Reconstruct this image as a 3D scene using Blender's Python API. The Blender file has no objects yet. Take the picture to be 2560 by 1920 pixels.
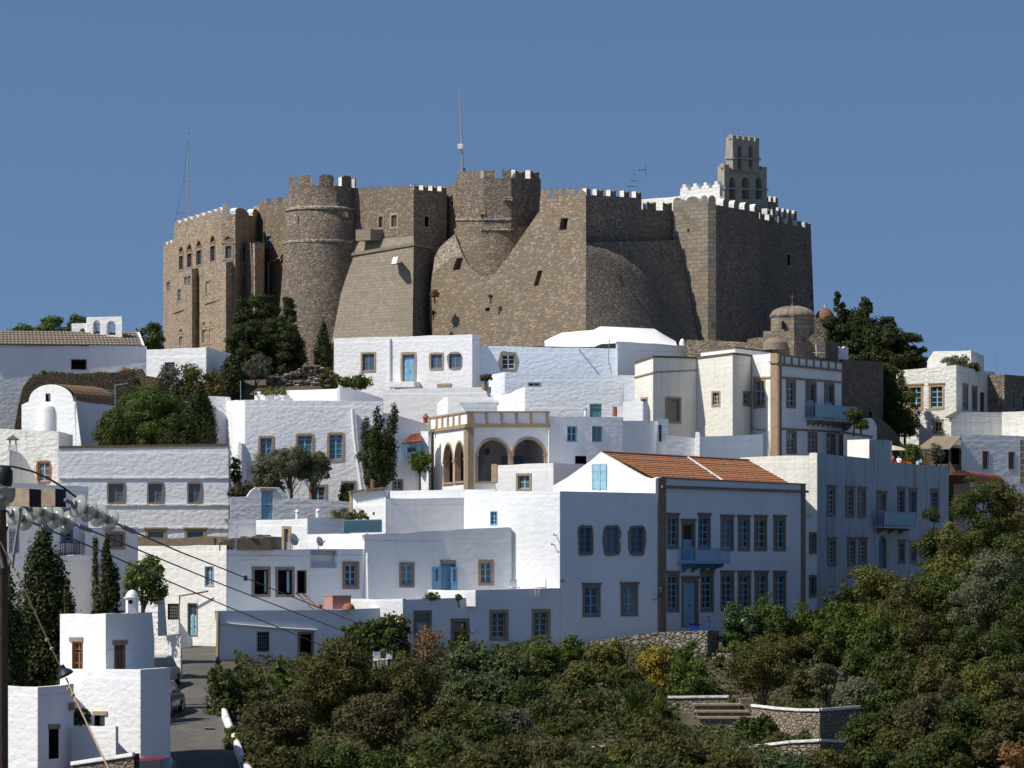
import bpy, bmesh, math, random
import numpy as np
from mathutils import Vector, Matrix
from mathutils.geometry import delaunay_2d_cdt
R = math.radians
# ---------------------------------------------------------------- camera, sky, sun, exposure
F, HZ, CX = 9600.0, 1440.0, 1280.0           # focal length in photo pixels, eye level row, centre column
scn = bpy.context.scene
cd = bpy.data.cameras.new('camera'); cam = bpy.data.objects.new('camera', cd); scn.collection.objects.link(cam)
cam.location = (0, 0, 0); cam.rotation_euler = (R(90), 0, 0)
cd.lens = 135; cd.sensor_width = 36; cd.shift_y = 480 / 2560; cd.clip_end = 9000; cd.clip_start = 1
scn.camera = cam
SUN = Vector((-.60, -.26, .755)).normalized()
EL = math.asin(SUN.z); ROT = math.atan2(SUN.x, SUN.y)
w = bpy.data.worlds.new('World'); scn.world = w; w.use_nodes = True
wn = w.node_tree.nodes; wl = w.node_tree.links
sky = wn.new('ShaderNodeTexSky'); sky.sky_type = 'NISHITA'; sky.sun_disc = False
sky.sun_elevation = EL; sky.sun_rotation = ROT
sky.altitude = 300; sky.air_density = 1.1; sky.dust_density = 0.9; sky.ozone_density = 6.0
wtc = wn.new('ShaderNodeTexCoord'); wmp = wn.new('ShaderNodeVectorMath'); wmp.operation = 'ADD'
wmp.inputs[1].default_value = (0, 0, .21)
wl.new(wtc.outputs['Generated'], wmp.inputs[0]); wl.new(wmp.outputs[0], sky.inputs['Vector'])
bg = wn['Background']; bg.inputs[1].default_value = .083
wl.new(sky.outputs[0], bg.inputs[0])
sl = bpy.data.lights.new('sun', 'SUN'); sl.energy = 4.2; sl.angle = R(.5); sl.color = (1, .95, .86)
so = bpy.data.objects.new('sun', sl); scn.collection.objects.link(so)
so.rotation_euler = SUN.to_track_quat('Z', 'Y').to_euler()
vs = scn.view_settings; vs.view_transform = 'Standard'; vs.look = 'None'; vs.gamma = 1; vs.exposure = .22
scn.render.film_transparent = False
scn.cycles.max_bounces = 5; scn.cycles.diffuse_bounces = 3; scn.cycles.glossy_bounces = 2
# ---------------------------------------------------------------- materials
def mk(name):
    m = bpy.data.materials.new(name); m.use_nodes = True
    return m, m.node_tree, m.node_tree.nodes['Principled BSDF']
def nd(nt, t, **k):
    n = nt.nodes.new('ShaderNode' + t)
    for a, v in k.items(): setattr(n, a, v)
    return n
def ln(nt, a, b): nt.links.new(a, b)
def coords(nt, sc=(1, 1, 1), warp=0):
    tc = nd(nt, 'TexCoord'); mp = nd(nt, 'Mapping'); mp.inputs['Scale'].default_value = sc
    ln(nt, tc.outputs['Object'], mp.inputs[0]); o = mp.outputs[0]
    if warp:
        nz = nd(nt, 'TexNoise'); nz.inputs['Scale'].default_value = 1.3; ln(nt, o, nz.inputs['Vector'])
        mx = nd(nt, 'VectorMath', operation='MULTIPLY_ADD'); mx.inputs[1].default_value = (warp,) * 3
        ln(nt, nz.outputs['Color'], mx.inputs[0]); ln(nt, o, mx.inputs[2]); o = mx.outputs[0]
    return o
def noise(nt, v, sc, det=4, rough=.55):
    n = nd(nt, 'TexNoise'); n.inputs['Scale'].default_value = sc; n.inputs['Detail'].default_value = det
    n.inputs['Roughness'].default_value = rough; ln(nt, v, n.inputs['Vector']); return n.outputs['Fac']
def ramp(nt, f, stops, interp='LINEAR'):
    r = nd(nt, 'ValToRGB'); r.color_ramp.interpolation = interp
    e = r.color_ramp.elements
    while len(e) < len(stops): e.new(.5)
    for i, (p, c) in enumerate(stops):
        e[i].position = p; e[i].color = (c, c, c, 1) if isinstance(c, (int, float)) else (*c, 1)
    ln(nt, f, r.inputs[0]); return r.outputs[0]
def mix(nt, f, a, b, mode='MIX'):
    m = nd(nt, 'Mix', data_type='RGBA', blend_type=mode)
    for s, v in ((m.inputs[0], f), (m.inputs[6], a), (m.inputs[7], b)):
        if isinstance(v, (int, float)): s.default_value = v
        elif isinstance(v, tuple): s.default_value = (*v, 1)
        else: ln(nt, v, s)
    return m.outputs[2]
def math2(nt, op, a, b):
    m = nd(nt, 'Math', operation=op)
    for s, v in ((m.inputs[0], a), (m.inputs[1], b)):
        if isinstance(v, (int, float)): s.default_value = v
        else: ln(nt, v, s)
    return m.outputs[0]
def bump(nt, b, h, st, dist, bev=0):
    n = nd(nt, 'Bump'); n.inputs['Strength'].default_value = st; n.inputs['Distance'].default_value = dist
    ln(nt, h, n.inputs['Height']); ln(nt, n.outputs[0], b.inputs['Normal'])
    if bev:
        q = nd(nt, 'Bevel', samples=3); q.inputs['Radius'].default_value = bev; ln(nt, q.outputs[0], n.inputs['Normal'])
def M_white(name, col=(.83, .83, .82), lump=.5, sc=2.6, stain=.1, streak=0., dirt=(.42, .39, .33), fine=.5):
    m, nt, b = mk(name); v = coords(nt, warp=.5)
    big = noise(nt, v, .35, 5); c = mix(nt, ramp(nt, big, [(.35, 0), (.7, 1)]), col, tuple(x * .93 for x in col))
    if stain:
        f = ramp(nt, noise(nt, v, 1.1, 8, .68), [(.52, 0), (.75, stain)]); c = mix(nt, f, c, dirt)
    if streak:
        v2 = coords(nt, (2.2, 2.2, .16)); f = ramp(nt, noise(nt, v2, 1.6, 5, .6), [(.5, 0), (.72, streak)])
        c = mix(nt, f, c, tuple(x * .6 for x in dirt))
    ln(nt, c, b.inputs['Base Color']); b.inputs['Roughness'].default_value = .9
    b.inputs['Specular IOR Level'].default_value = .1
    vz = coords(nt, (1, 1, 1.7), warp=.35)
    vo = nd(nt, 'TexVoronoi', feature='SMOOTH_F1'); vo.inputs['Scale'].default_value = sc; ln(nt, vz, vo.inputs['Vector'])
    h = math2(nt, 'ADD', math2(nt, 'MULTIPLY', vo.outputs['Distance'], -1.0), math2(nt, 'MULTIPLY', noise(nt, vz, sc * 2.3, 5), fine * 1.6))
    bump(nt, b, h, lump, .16, .07); return m
def M_rubble(name, cols, sc=2.6, mortar=(.3, .25, .18), st=.7, zs=1.55, mw=.06, patch=None, pk=.6, dist=.09):
    m, nt, b = mk(name); v = coords(nt, (1, 1, zs), warp=.25)
    vo = nd(nt, 'TexVoronoi'); vo.inputs['Scale'].default_value = sc; ln(nt, v, vo.inputs['Vector'])
    ve = nd(nt, 'TexVoronoi', feature='DISTANCE_TO_EDGE'); ve.inputs['Scale'].default_value = sc; ln(nt, v, ve.inputs['Vector'])
    sp = nd(nt, 'SeparateColor'); ln(nt, vo.outputs['Color'], sp.inputs[0])
    k = len(cols); c = ramp(nt, sp.outputs[0], [(i / k, x) for i, x in enumerate(cols)], 'CONSTANT')
    c = mix(nt, ramp(nt, noise(nt, v, 5, 6, .7), [(.3, .55), (.7, 0)]), c, tuple(x * .55 for x in cols[0]))
    vb = coords(nt, warp=.6); bigm = ramp(nt, noise(nt, vb, .28, 6, .6), [(.38, 0), (.66, 1)])
    if patch: c = mix(nt, math2(nt, 'MULTIPLY', bigm, pk), c, patch)
    e = ramp(nt, ve.outputs['Distance'], [(0, 1), (mw, 0)])
    vs_ = coords(nt, (1.1, 1.1, .12), warp=.3); c = mix(nt, ramp(nt, noise(nt, vs_, 1.3, 5, .6), [(.52, 0), (.72, .38)]), c, tuple(x * .42 for x in cols[0]))
    c = mix(nt, ramp(nt, noise(nt, vb, 1.7, 8, .72), [(.6, 0), (.72, .5)]), c, (cols[0][0] * 1.25, cols[0][1] * .95, cols[0][2] * .5))
    c = mix(nt, ramp(nt, noise(nt, vb, .9, 7, .7), [(.6, 0), (.74, .55)]), c, tuple(x * 1.5 for x in cols[0]))
    c = mix(nt, math2(nt, 'MULTIPLY', e, .8), c, mortar)
    ln(nt, c, b.inputs['Base Color']); b.inputs['Roughness'].default_value = .95; b.inputs['Specular IOR Level'].default_value = .05
    h = math2(nt, 'ADD', ramp(nt, ve.outputs['Distance'], [(0, 0), (.16, 1)]), math2(nt, 'MULTIPLY', noise(nt, v, 7, 5), .8))
    bump(nt, b, h, st, dist); return m
def M_ashlar(name, tan, cols, bw=.6, bh=.28, mortar=(.17, .14, .11), st=.5, ms=.018):
    m, nt, b = mk(name); tc = nd(nt, 'TexCoord'); sx = nd(nt, 'SeparateXYZ'); ln(nt, tc.outputs['Object'], sx.inputs[0])
    u = math2(nt, 'ADD', math2(nt, 'MULTIPLY', sx.outputs[0], tan[0]), math2(nt, 'MULTIPLY', sx.outputs[1], tan[1]))
    cb = nd(nt, 'CombineXYZ'); ln(nt, u, cb.inputs[0]); ln(nt, sx.outputs[2], cb.inputs[1])
    nz = nd(nt, 'TexNoise'); nz.inputs['Scale'].default_value = 1.1; ln(nt, cb.outputs[0], nz.inputs['Vector'])
    mx = nd(nt, 'VectorMath', operation='MULTIPLY_ADD'); mx.inputs[1].default_value = (.12,) * 3
    ln(nt, nz.outputs['Color'], mx.inputs[0]); ln(nt, cb.outputs[0], mx.inputs[2])
    br = nd(nt, 'TexBrick'); ln(nt, mx.outputs[0], br.inputs['Vector']); br.inputs['Scale'].default_value = 1
    br.inputs['Brick Width'].default_value = bw; br.inputs['Row Height'].default_value = bh; br.inputs['Mortar Size'].default_value = ms
    br.inputs['Color1'].default_value = (0, 0, 0, 1); br.inputs['Color2'].default_value = (1, 1, 1, 1); br.inputs['Mortar'].default_value = (.5, .5, .5, 1)
    k = len(cols); c = ramp(nt, br.outputs['Color'], [(i / max(1, k - 1), x) for i, x in enumerate(cols)])
    v = coords(nt, warp=.4)
    c = mix(nt, ramp(nt, noise(nt, v, 3, 7, .7), [(.35, .5), (.65, 0)]), c, tuple(x * .55 for x in cols[0]))
    c = mix(nt, ramp(nt, noise(nt, v, .35, 5), [(.45, 0), (.7, .45)]), c, tuple(x * .7 for x in cols[-1]))
    c = mix(nt, math2(nt, 'MULTIPLY', br.outputs['Fac'], .7), c, mortar)
    ln(nt, c, b.inputs['Base Color']); b.inputs['Roughness'].default_value = .95; b.inputs['Specular IOR Level'].default_value = .05
    h = math2(nt, 'SUBTRACT', math2(nt, 'MULTIPLY', noise(nt, v, 6, 5), .7), br.outputs['Fac'])
    bump(nt, b, h, st, .06); return m
def M_plain(name, col, rough=.7, var=.25, sc=2.5, st=.15, metal=0., spec=.3, dirt=None, dk=.5):
    m, nt, b = mk(name); v = coords(nt, warp=.3)
    c = mix(nt, ramp(nt, noise(nt, v, sc, 7, .65), [(.35, 0), (.68, 1)]), col, tuple(max(0, x * (1 - var)) for x in col))
    if dirt: c = mix(nt, ramp(nt, noise(nt, v, .8, 8, .65), [(.48, 0), (.7, dk)]), c, dirt)
    ln(nt, c, b.inputs['Base Color']); b.inputs['Roughness'].default_value = rough; b.inputs['Metallic'].default_value = metal
    b.inputs['Specular IOR Level'].default_value = spec
    if st: bump(nt, b, noise(nt, v, sc * 4, 5), st, .03)
    return m
def M_leaf(name, c1, c2, c3=None, tr=.25, frac=.8):
    c1, c2 = tuple(x * .45 + y * .45 for x, y in zip(c1, c2)), tuple(x * 1.3 for x in c2); tr = max(tr, .36)
    c1 = tuple(x * 1.3 for x in c1)
    m, nt, b = mk(name); g = nd(nt, 'NewGeometry')
    st = [(0, c1), (frac, c2)] + ([(1, c3)] if c3 else [])
    c = ramp(nt, g.outputs['Random Per Island'], st)
    v = coords(nt); c = mix(nt, ramp(nt, noise(nt, v, .9, 4), [(.35, 0), (.7, .6)]), c, tuple(x * .72 for x in c2))
    ln(nt, c, b.inputs['Base Color']); b.inputs['Roughness'].default_value = .6; b.inputs['Specular IOR Level'].default_value = .25
    t = nd(nt, 'BsdfTranslucent'); ln(nt, c, t.inputs[0]); s = nd(nt, 'MixShader'); s.inputs[0].default_value = tr
    ln(nt, b.outputs[0], s.inputs[1]); ln(nt, t.outputs[0], s.inputs[2]); ln(nt, s.outputs[0], nt.nodes['Material Output'].inputs[0]); return m
def M_glass(name, col=(.025, .03, .035), rough=.12):
    m, nt, b = mk(name); b.inputs['Base Color'].default_value = (*col, 1); b.inputs['Roughness'].default_value = rough
    v = coords(nt, warp=.3); bump(nt, b, noise(nt, v, 1.2, 2), .08, .05); return m
WS = M_white('smooth_whitewash', (.84, .84, .83), .16, 1.8, .14, .10)
WR = M_white('lumpy_whitewash', (.83, .83, .83), .22, 3.0, .16, .08)
WM = M_white('soft_whitewash', (.82, .83, .84), .18, 2.6, .16, .07)
WBL = M_white('bluish_whitewash', (.73, .79, .86), .24, 3.0, .12, .08)
WWM = M_white('warm_whitewash', (.83, .80, .74), .22, 2.8, .2, .12)
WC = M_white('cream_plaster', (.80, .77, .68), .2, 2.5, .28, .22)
WG = M_white('weathered_whitewash', (.74, .73, .68), .42, 2.8, .4, .3)
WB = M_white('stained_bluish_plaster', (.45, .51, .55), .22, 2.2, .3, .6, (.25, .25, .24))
WW = M_white('whitewashed_wall_with_bare_stone', (.76, .75, .71), .7, 3.2, .95, .0, (.2, .16, .11))
FT = M_rubble('tan_rubble_masonry', [(0.237, 0.186, 0.129), (0.284, 0.218, 0.153), (0.218, 0.181, 0.144), (0.313, 0.242, 0.163), (0.261, 0.205, 0.144), (0.223, 0.190, 0.168), (0.379, 0.306, 0.224), (.43, .36, .26)], 3.9, (0.274, 0.218, 0.158), .6, 1.7, .06, (0.199, 0.158, 0.114), .35)
FG = M_rubble('grey_rubble_masonry', [(0.261, 0.211, 0.165), (0.339, 0.275, 0.211), (0.215, 0.179, 0.152), (0.392, 0.314, 0.231), (0.300, 0.237, 0.171), (0.189, 0.166, 0.152), (0.431, 0.307, 0.198), (.46, .385, .285), (.17, .15, .13)], 4.1, (0.313, 0.256, 0.191), .85, 1.7, .07, (0.196, 0.166, 0.145), .5)
FL = M_rubble('pale_pointed_rubble', [(.26, .22, .16), (.32, .27, .2), (.23, .2, .16)], 2.6, (.52, .46, .36), .6, 1.5, .16)
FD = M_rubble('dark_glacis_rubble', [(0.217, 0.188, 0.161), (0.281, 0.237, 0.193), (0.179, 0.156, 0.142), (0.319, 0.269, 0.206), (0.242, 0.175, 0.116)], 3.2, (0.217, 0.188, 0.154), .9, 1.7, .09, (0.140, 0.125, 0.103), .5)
FA = M_ashlar('grey_ashlar', (.76, -.65), [(.20, .175, .145), (.285, .25, .195), (.36, .31, .235), (.25, .22, .18), (.38, .295, .195)], .66, .3, (.15, .125, .10), .6, .03)
FS = M_ashlar('talus_ashlar', (.72, -.69), [(.25, .215, .165), (.305, .262, .20), (.34, .285, .21), (.28, .245, .195)], .5, .24, (.19, .16, .12), .5, .022)
FB = M_rubble('brown_squared_rubble', [(0.351, 0.277, 0.208), (0.458, 0.359, 0.254), (0.305, 0.261, 0.231), (0.564, 0.381, 0.231), (0.412, 0.321, 0.239), (0.503, 0.403, 0.293), (0.274, 0.231, 0.208), (.55, .44, .30)], 2.7, (0.442, 0.359, 0.261), .6, 2.1, .06, (0.290, 0.231, 0.177), .4)
FP = M_plain('belfry_plaster', (.35, .32, .265), .9, .25, 2, .3)
FW = M_white('white_parapet_reveal', (.82, .80, .76), .4, 3, .15)
FR = M_rubble('dry_stone_wall', [(.38, .34, .27), (.30, .27, .22), (.44, .39, .31), (.25, .225, .19), (.36, .29, .2)], 3.3, (.06, .05, .04), 1.0, 1.4, .1)
FGW = M_rubble('garden_wall_stone', [(.36, .31, .24), (.30, .26, .2), (.42, .36, .28), (.38, .27, .17), (.27, .235, .19)], 4.2, (.2, .17, .13), .9, 1.4, .07)
FE = M_rubble('earthy_rubble', [(.16, .125, .085), (.20, .16, .11), (.13, .105, .08), (.24, .19, .13)], 4.6, (.11, .085, .055), .9, 1.3, .09, (.10, .085, .045), .6)
TR = M_plain('tan_sandstone_trim', (.44, .31, .19), .85, .3, 3, .3, dirt=(.3, .26, .2))
TG = M_plain('grey_stone_trim', (.30, .25, .20), .85, .3, 3, .3)
TD = M_plain('brown_stone_trim', (.29, .22, .165), .85, .3, 3, .3)
BL = M_plain('blue_paint', (.23, .45, .63), .5, .2, 3, .1)
BD = M_plain('deep_blue_paint', (.11, .24, .42), .5, .2, 3, .1)
BP = M_plain('pale_blue_paint', (.30, .52, .62), .55, .2, 3, .1)
BT = M_plain('teal_paint', (.12, .30, .32), .55, .2, 3, .1)
GP = M_plain('grey_paint', (.42, .46, .50), .55, .2, 3, .1)
WD = M_plain('brown_wood', (.17, .09, .045), .7, .4, 6, .3)
WO = M_plain('orange_wood', (.34, .14, .05), .6, .3, 6, .2)
GL = M_glass('window_glass'); GLS = [GL, GL, M_glass('sky_reflecting_glass', (.045, .06, .075), .06), M_glass('pale_curtained_glass', (.16, .165, .165), .25)]; GLB = M_glass('curtained_glass', (.10, .115, .13), .2)
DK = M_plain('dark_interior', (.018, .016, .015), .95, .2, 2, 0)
BK = M_plain('black_iron', (.02, .02, .022), .5, .2, 4, 0)
ST = M_plain('galvanised_steel', (.45, .46, .47), .4, .2, 4, 0, .6)
GM = M_plain('grey_metal', (.28, .29, .3), .5, .2, 4, 0, .3)
TERR = M_plain('terracotta', (.36, .13, .07), .8, .3, 4, .2)
BRK = M_plain('brick_arch', (.27, .165, .11), .9, .3, 5, .3)
PINK = M_plain('pink_render', (.42, .22, .18), .85, .2, 3, .2)
TO = M_plain('orange_roof_tile', (.46, .195, .09), .85, .5, 9, .4, dirt=(.27, .20, .14), dk=.75)
TB = M_plain('weathered_roof_tile', (.29, .23, .17), .85, .4, 6, .4, dirt=(.2, .175, .14))
TBR = M_plain('brown_roof_tile', (.24, .14, .08), .85, .4, 6, .4, dirt=(.16, .12, .09))
CAPB = M_plain('weathered_roof_edge', (.16, .125, .085), .9, .4, 4, .3)
EARTH = M_plain('dry_earth', (.13, .10, .065), .95, .4, 1.2, .5, dirt=(.08, .075, .035), dk=.8)
ROADM = M_rubble('worn_concrete_lane', [(.15, .14, .125), (.165, .155, .14), (.13, .125, .115)], .45, (.085, .08, .07), .35, 1, .012, (.11, .10, .085), .7, .03)
POLE = M_plain('weathered_pole_wood', (.11, .075, .05), .9, .4, 9, .4)
ARMW = M_plain('grey_crossarm_wood', (.40, .31, .23), .85, .35, 12, .3)
# ---------------------------------------------------------------- scene graph helpers
COL = scn.collection
def thing(name, label, cat, loc=(0, 0, 0), group=None):
    o = bpy.data.objects.new(name, None); COL.objects.link(o); o.location = loc; o.empty_display_size = .3
    o['label'] = label; o['category'] = cat
    o['kind'] = 'thing'
    if group: o['group'] = group
    return o
def worldloc(o):
    return Vector(o.location)
def adopt(o, parent):
    o.parent = parent
    p = parent
    inv = Matrix.Identity(4)
    while p is not None and p.type != 'EMPTY': p = p.parent
    if p is not None and parent.type == 'EMPTY': inv = Matrix.LocRotScale(p.location, p.rotation_euler, p.scale).inverted()
    o.matrix_parent_inverse = inv
class MB:
    def __init__(s): s.v = []; s.f = []; s.m = []; s.mats = []
    def mi(s, mat):
        if mat not in s.mats: s.mats.append(mat)
        return s.mats.index(mat)
    def poly(s, pts, mat):
        i = len(s.v); s.v += [tuple(p) for p in pts]; s.f.append(tuple(range(i, i + len(pts)))); s.m.append(s.mi(mat))
    def tess(s, outer, holes, fn, mat):
        loops = [list(outer)] + [list(h) for h in holes]; co = []; ed = []
        for l in loops:
            i = len(co); co += [Vector(p) for p in l]; ed += [(i + k, i + (k + 1) % len(l)) for k in range(len(l))]
        vo, eo, fo = delaunay_2d_cdt(co, ed, [], 0, 1e-5)[:3]; i = len(s.v); mi = s.mi(mat)
        s.v += [tuple(fn(p.x, p.y)) for p in vo]
        def inside(x, y, l):
            c = False; n = len(l)
            for k in range(n):
                (x0, y0), (x1, y1) = l[k], l[k - 1]
                if (y0 > y) != (y1 > y) and x < (x1 - x0) * (y - y0) / (y1 - y0) + x0: c = not c
            return c
        for t in fo:
            x = sum(vo[k].x for k in t) / len(t); y = sum(vo[k].y for k in t) / len(t)
            if inside(x, y, loops[0]) and not any(inside(x, y, h) for h in loops[1:]): s.f.append(tuple(i + k for k in t)); s.m.append(mi)
    def prism(s, ring, off, mat, cap=None):      # ring extruded by a vector
        off = Vector(off); r = [Vector(p) for p in ring]; q = [p + off for p in r]; n = len(r)
        s.poly(r, mat); s.poly(list(reversed(q)), cap or mat)
        for i in range(n): j = (i + 1) % n; s.poly([r[j], r[i], q[i], q[j]], mat)
    def box(s, c, sx, sy, sz, mat, rot=0):       # base centre, sizes, turn about z
        c = Vector(c); a = Vector((math.cos(rot), math.sin(rot), 0)) * sx / 2; b = Vector((-math.sin(rot), math.cos(rot), 0)) * sy / 2
        s.prism([c - a - b, c + a - b, c + a + b, c - a + b], (0, 0, sz), mat)
    def tube(s, pts, rad, mat, n=8, caps=True):
        pts = [Vector(p) for p in pts]; rad = rad if isinstance(rad, (list, tuple)) else [rad] * len(pts); rings = []
        for k, p in enumerate(pts):
            d = (pts[min(k + 1, len(pts) - 1)] - pts[max(k - 1, 0)]).normalized()
            u = d.orthogonal().normalized() if abs(d.z) > .9 else d.cross(Vector((0, 0, 1))).normalized(); w_ = d.cross(u)
            i = len(s.v)
            for a in range(n):
                an = 2 * math.pi * a / n; s.v.append(tuple(p + (u * math.cos(an) + w_ * math.sin(an)) * rad[k]))
            rings.append(i)
        mi = s.mi(mat)
        for k in range(len(pts) - 1):
            for a in range(n):
                b = (a + 1) % n; s.f.append((rings[k] + a, rings[k] + b, rings[k + 1] + b, rings[k + 1] + a)); s.m.append(mi)
        if caps:
            s.f.append(tuple(rings[0] + a for a in reversed(range(n)))); s.m.append(mi)
            s.f.append(tuple(rings[-1] + a for a in range(n))); s.m.append(mi)
    def lathe(s, c, prof, mat, n=24, a0=0, a1=2 * math.pi, axis=None):
        c = Vector(c); full = abs(a1 - a0 - 2 * math.pi) < 1e-6; m = n if full else n + 1; i0 = len(s.v)
        rot = Vector((0, 0, 1)).rotation_difference(axis).to_matrix() if axis else None
        for r, z in prof:
            for k in range(m):
                a = a0 + (a1 - a0) * k / n; p = Vector((r * math.cos(a), r * math.sin(a), z))
                s.v.append(tuple(c + (rot @ p if rot else p)))
        mi = s.mi(mat)
        for j in range(len(prof) - 1):
            for k in range(n):
                b = (k + 1) % m; s.f.append((i0 + j * m + k, i0 + j * m + b, i0 + (j + 1) * m + b, i0 + (j + 1) * m + k)); s.m.append(mi)
    def grid(s, rows, mat):
        i = len(s.v); m = len(rows[0]); mi = s.mi(mat)
        for r in rows: s.v += [tuple(p) for p in r]
        for j in range(len(rows) - 1):
            for k in range(m - 1): s.f.append((i + j * m + k, i + j * m + k + 1, i + (j + 1) * m + k + 1, i + (j + 1) * m + k)); s.m.append(mi)
    def slab(s, W, s0, s1, z0, z1, o0, o1, mat):
        p = lambda a, b, o: W.pt(a, b, o)
        s.prism([p(s0, z0, o1), p(s1, z0, o1), p(s1, z1, o1), p(s0, z1, o1)], p(s0, z0, o0) - p(s0, z0, o1), mat)
    def ring(s, W, outer, inner, o0, oin, mat):  # flat ring with sides, proud o0, inner side down to oin
        n = len(outer)
        for i in range(n):
            j = (i + 1) % n; a, b = outer[i], outer[j]; c, d = inner[i], inner[j]
            s.poly([W.pt(*a, o0), W.pt(*b, o0), W.pt(*d, o0), W.pt(*c, o0)], mat)
            s.poly([W.pt(*a, 0), W.pt(*b, 0), W.pt(*b, o0), W.pt(*a, o0)], mat)
            s.poly([W.pt(*c, o0), W.pt(*d, o0), W.pt(*d, oin), W.pt(*c, oin)], mat)
    def build(s, name, parent=None, smooth=False, mod=None):
        me = bpy.data.meshes.new(name); me.from_pydata(s.v, [], s.f)
        for m in s.mats: me.materials.append(m)
        me.polygons.foreach_set('material_index', s.m)
        bm = bmesh.new(); bm.from_mesh(me)
        bmesh.ops.remove_doubles(bm, verts=bm.verts, dist=1e-4)
        bmesh.ops.recalc_face_normals(bm, faces=bm.faces); bm.to_mesh(me); bm.free()
        if smooth:
            me.polygons.foreach_set('use_smooth', [True] * len(me.polygons))
        me.update()
        o = bpy.data.objects.new(name, me); COL.objects.link(o)
        if smooth and smooth != True:
            e = o.modifiers.new('es', 'EDGE_SPLIT'); e.split_angle = R(smooth)
        if parent is not None: adopt(o, parent)
        return o
def tag(o, label, cat, group=None):
    o['label'] = label; o['category'] = cat; o['kind'] = 'thing'
    if group: o['group'] = group
    return o
def struct(o): o['kind'] = 'structure'; return o
def P(px, py, d): return Vector(((px - CX) / F * d, d, (HZ - py) / F * d))
class Wall:                                       # a (possibly leaning) plane standing on the line A-B
    def __init__(s, a, b, lean=0., z0=0.):
        s.A = Vector(((a[0] - CX) / F * a[1], a[1])); s.B = Vector(((b[0] - CX) / F * b[1], b[1]))
        s.t = (s.B - s.A).normalized(); s.n = Vector((s.t.y, -s.t.x)); s.L = (s.B - s.A).length; s.lean = lean; s.z0 = z0
    def sz(s, px, py):
        k = (px - CX) / F; z = 0.
        for _ in range(8 if s.lean else 1):
            o = -s.lean * (z - s.z0); ax = s.A.x + s.n.x * o; ay = s.A.y + s.n.y * o
            q = (k * ay - ax) / (s.t.x - k * s.t.y); z = (HZ - py) / F * (ay + s.t.y * q)
        return q, z
    def pt(s, q, z, out=0.):
        o = out - s.lean * (z - s.z0)
        return Vector((s.A.x + s.t.x * q + s.n.x * o, s.A.y + s.t.y * q + s.n.y * o, z))
    def img(s, px, py, out=0.): return s.pt(*s.sz(px, py), out)
def rect(s0, s1, z0, z1): return [(s0, z0), (s1, z0), (s1, z1), (s0, z1)]
def arch(s0, s1, z0, z1, n=10, k=1.):
    r = (s1 - s0) / 2; c = (s0 + s1) / 2; zs = z1 - r * k
    return [(s0, z0), (s1, z0)] + [(c + r * math.cos(math.pi * i / n), zs + r * k * math.sin(math.pi * i / n)) for i in range(n + 1)]
rng = random.Random(7)
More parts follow.
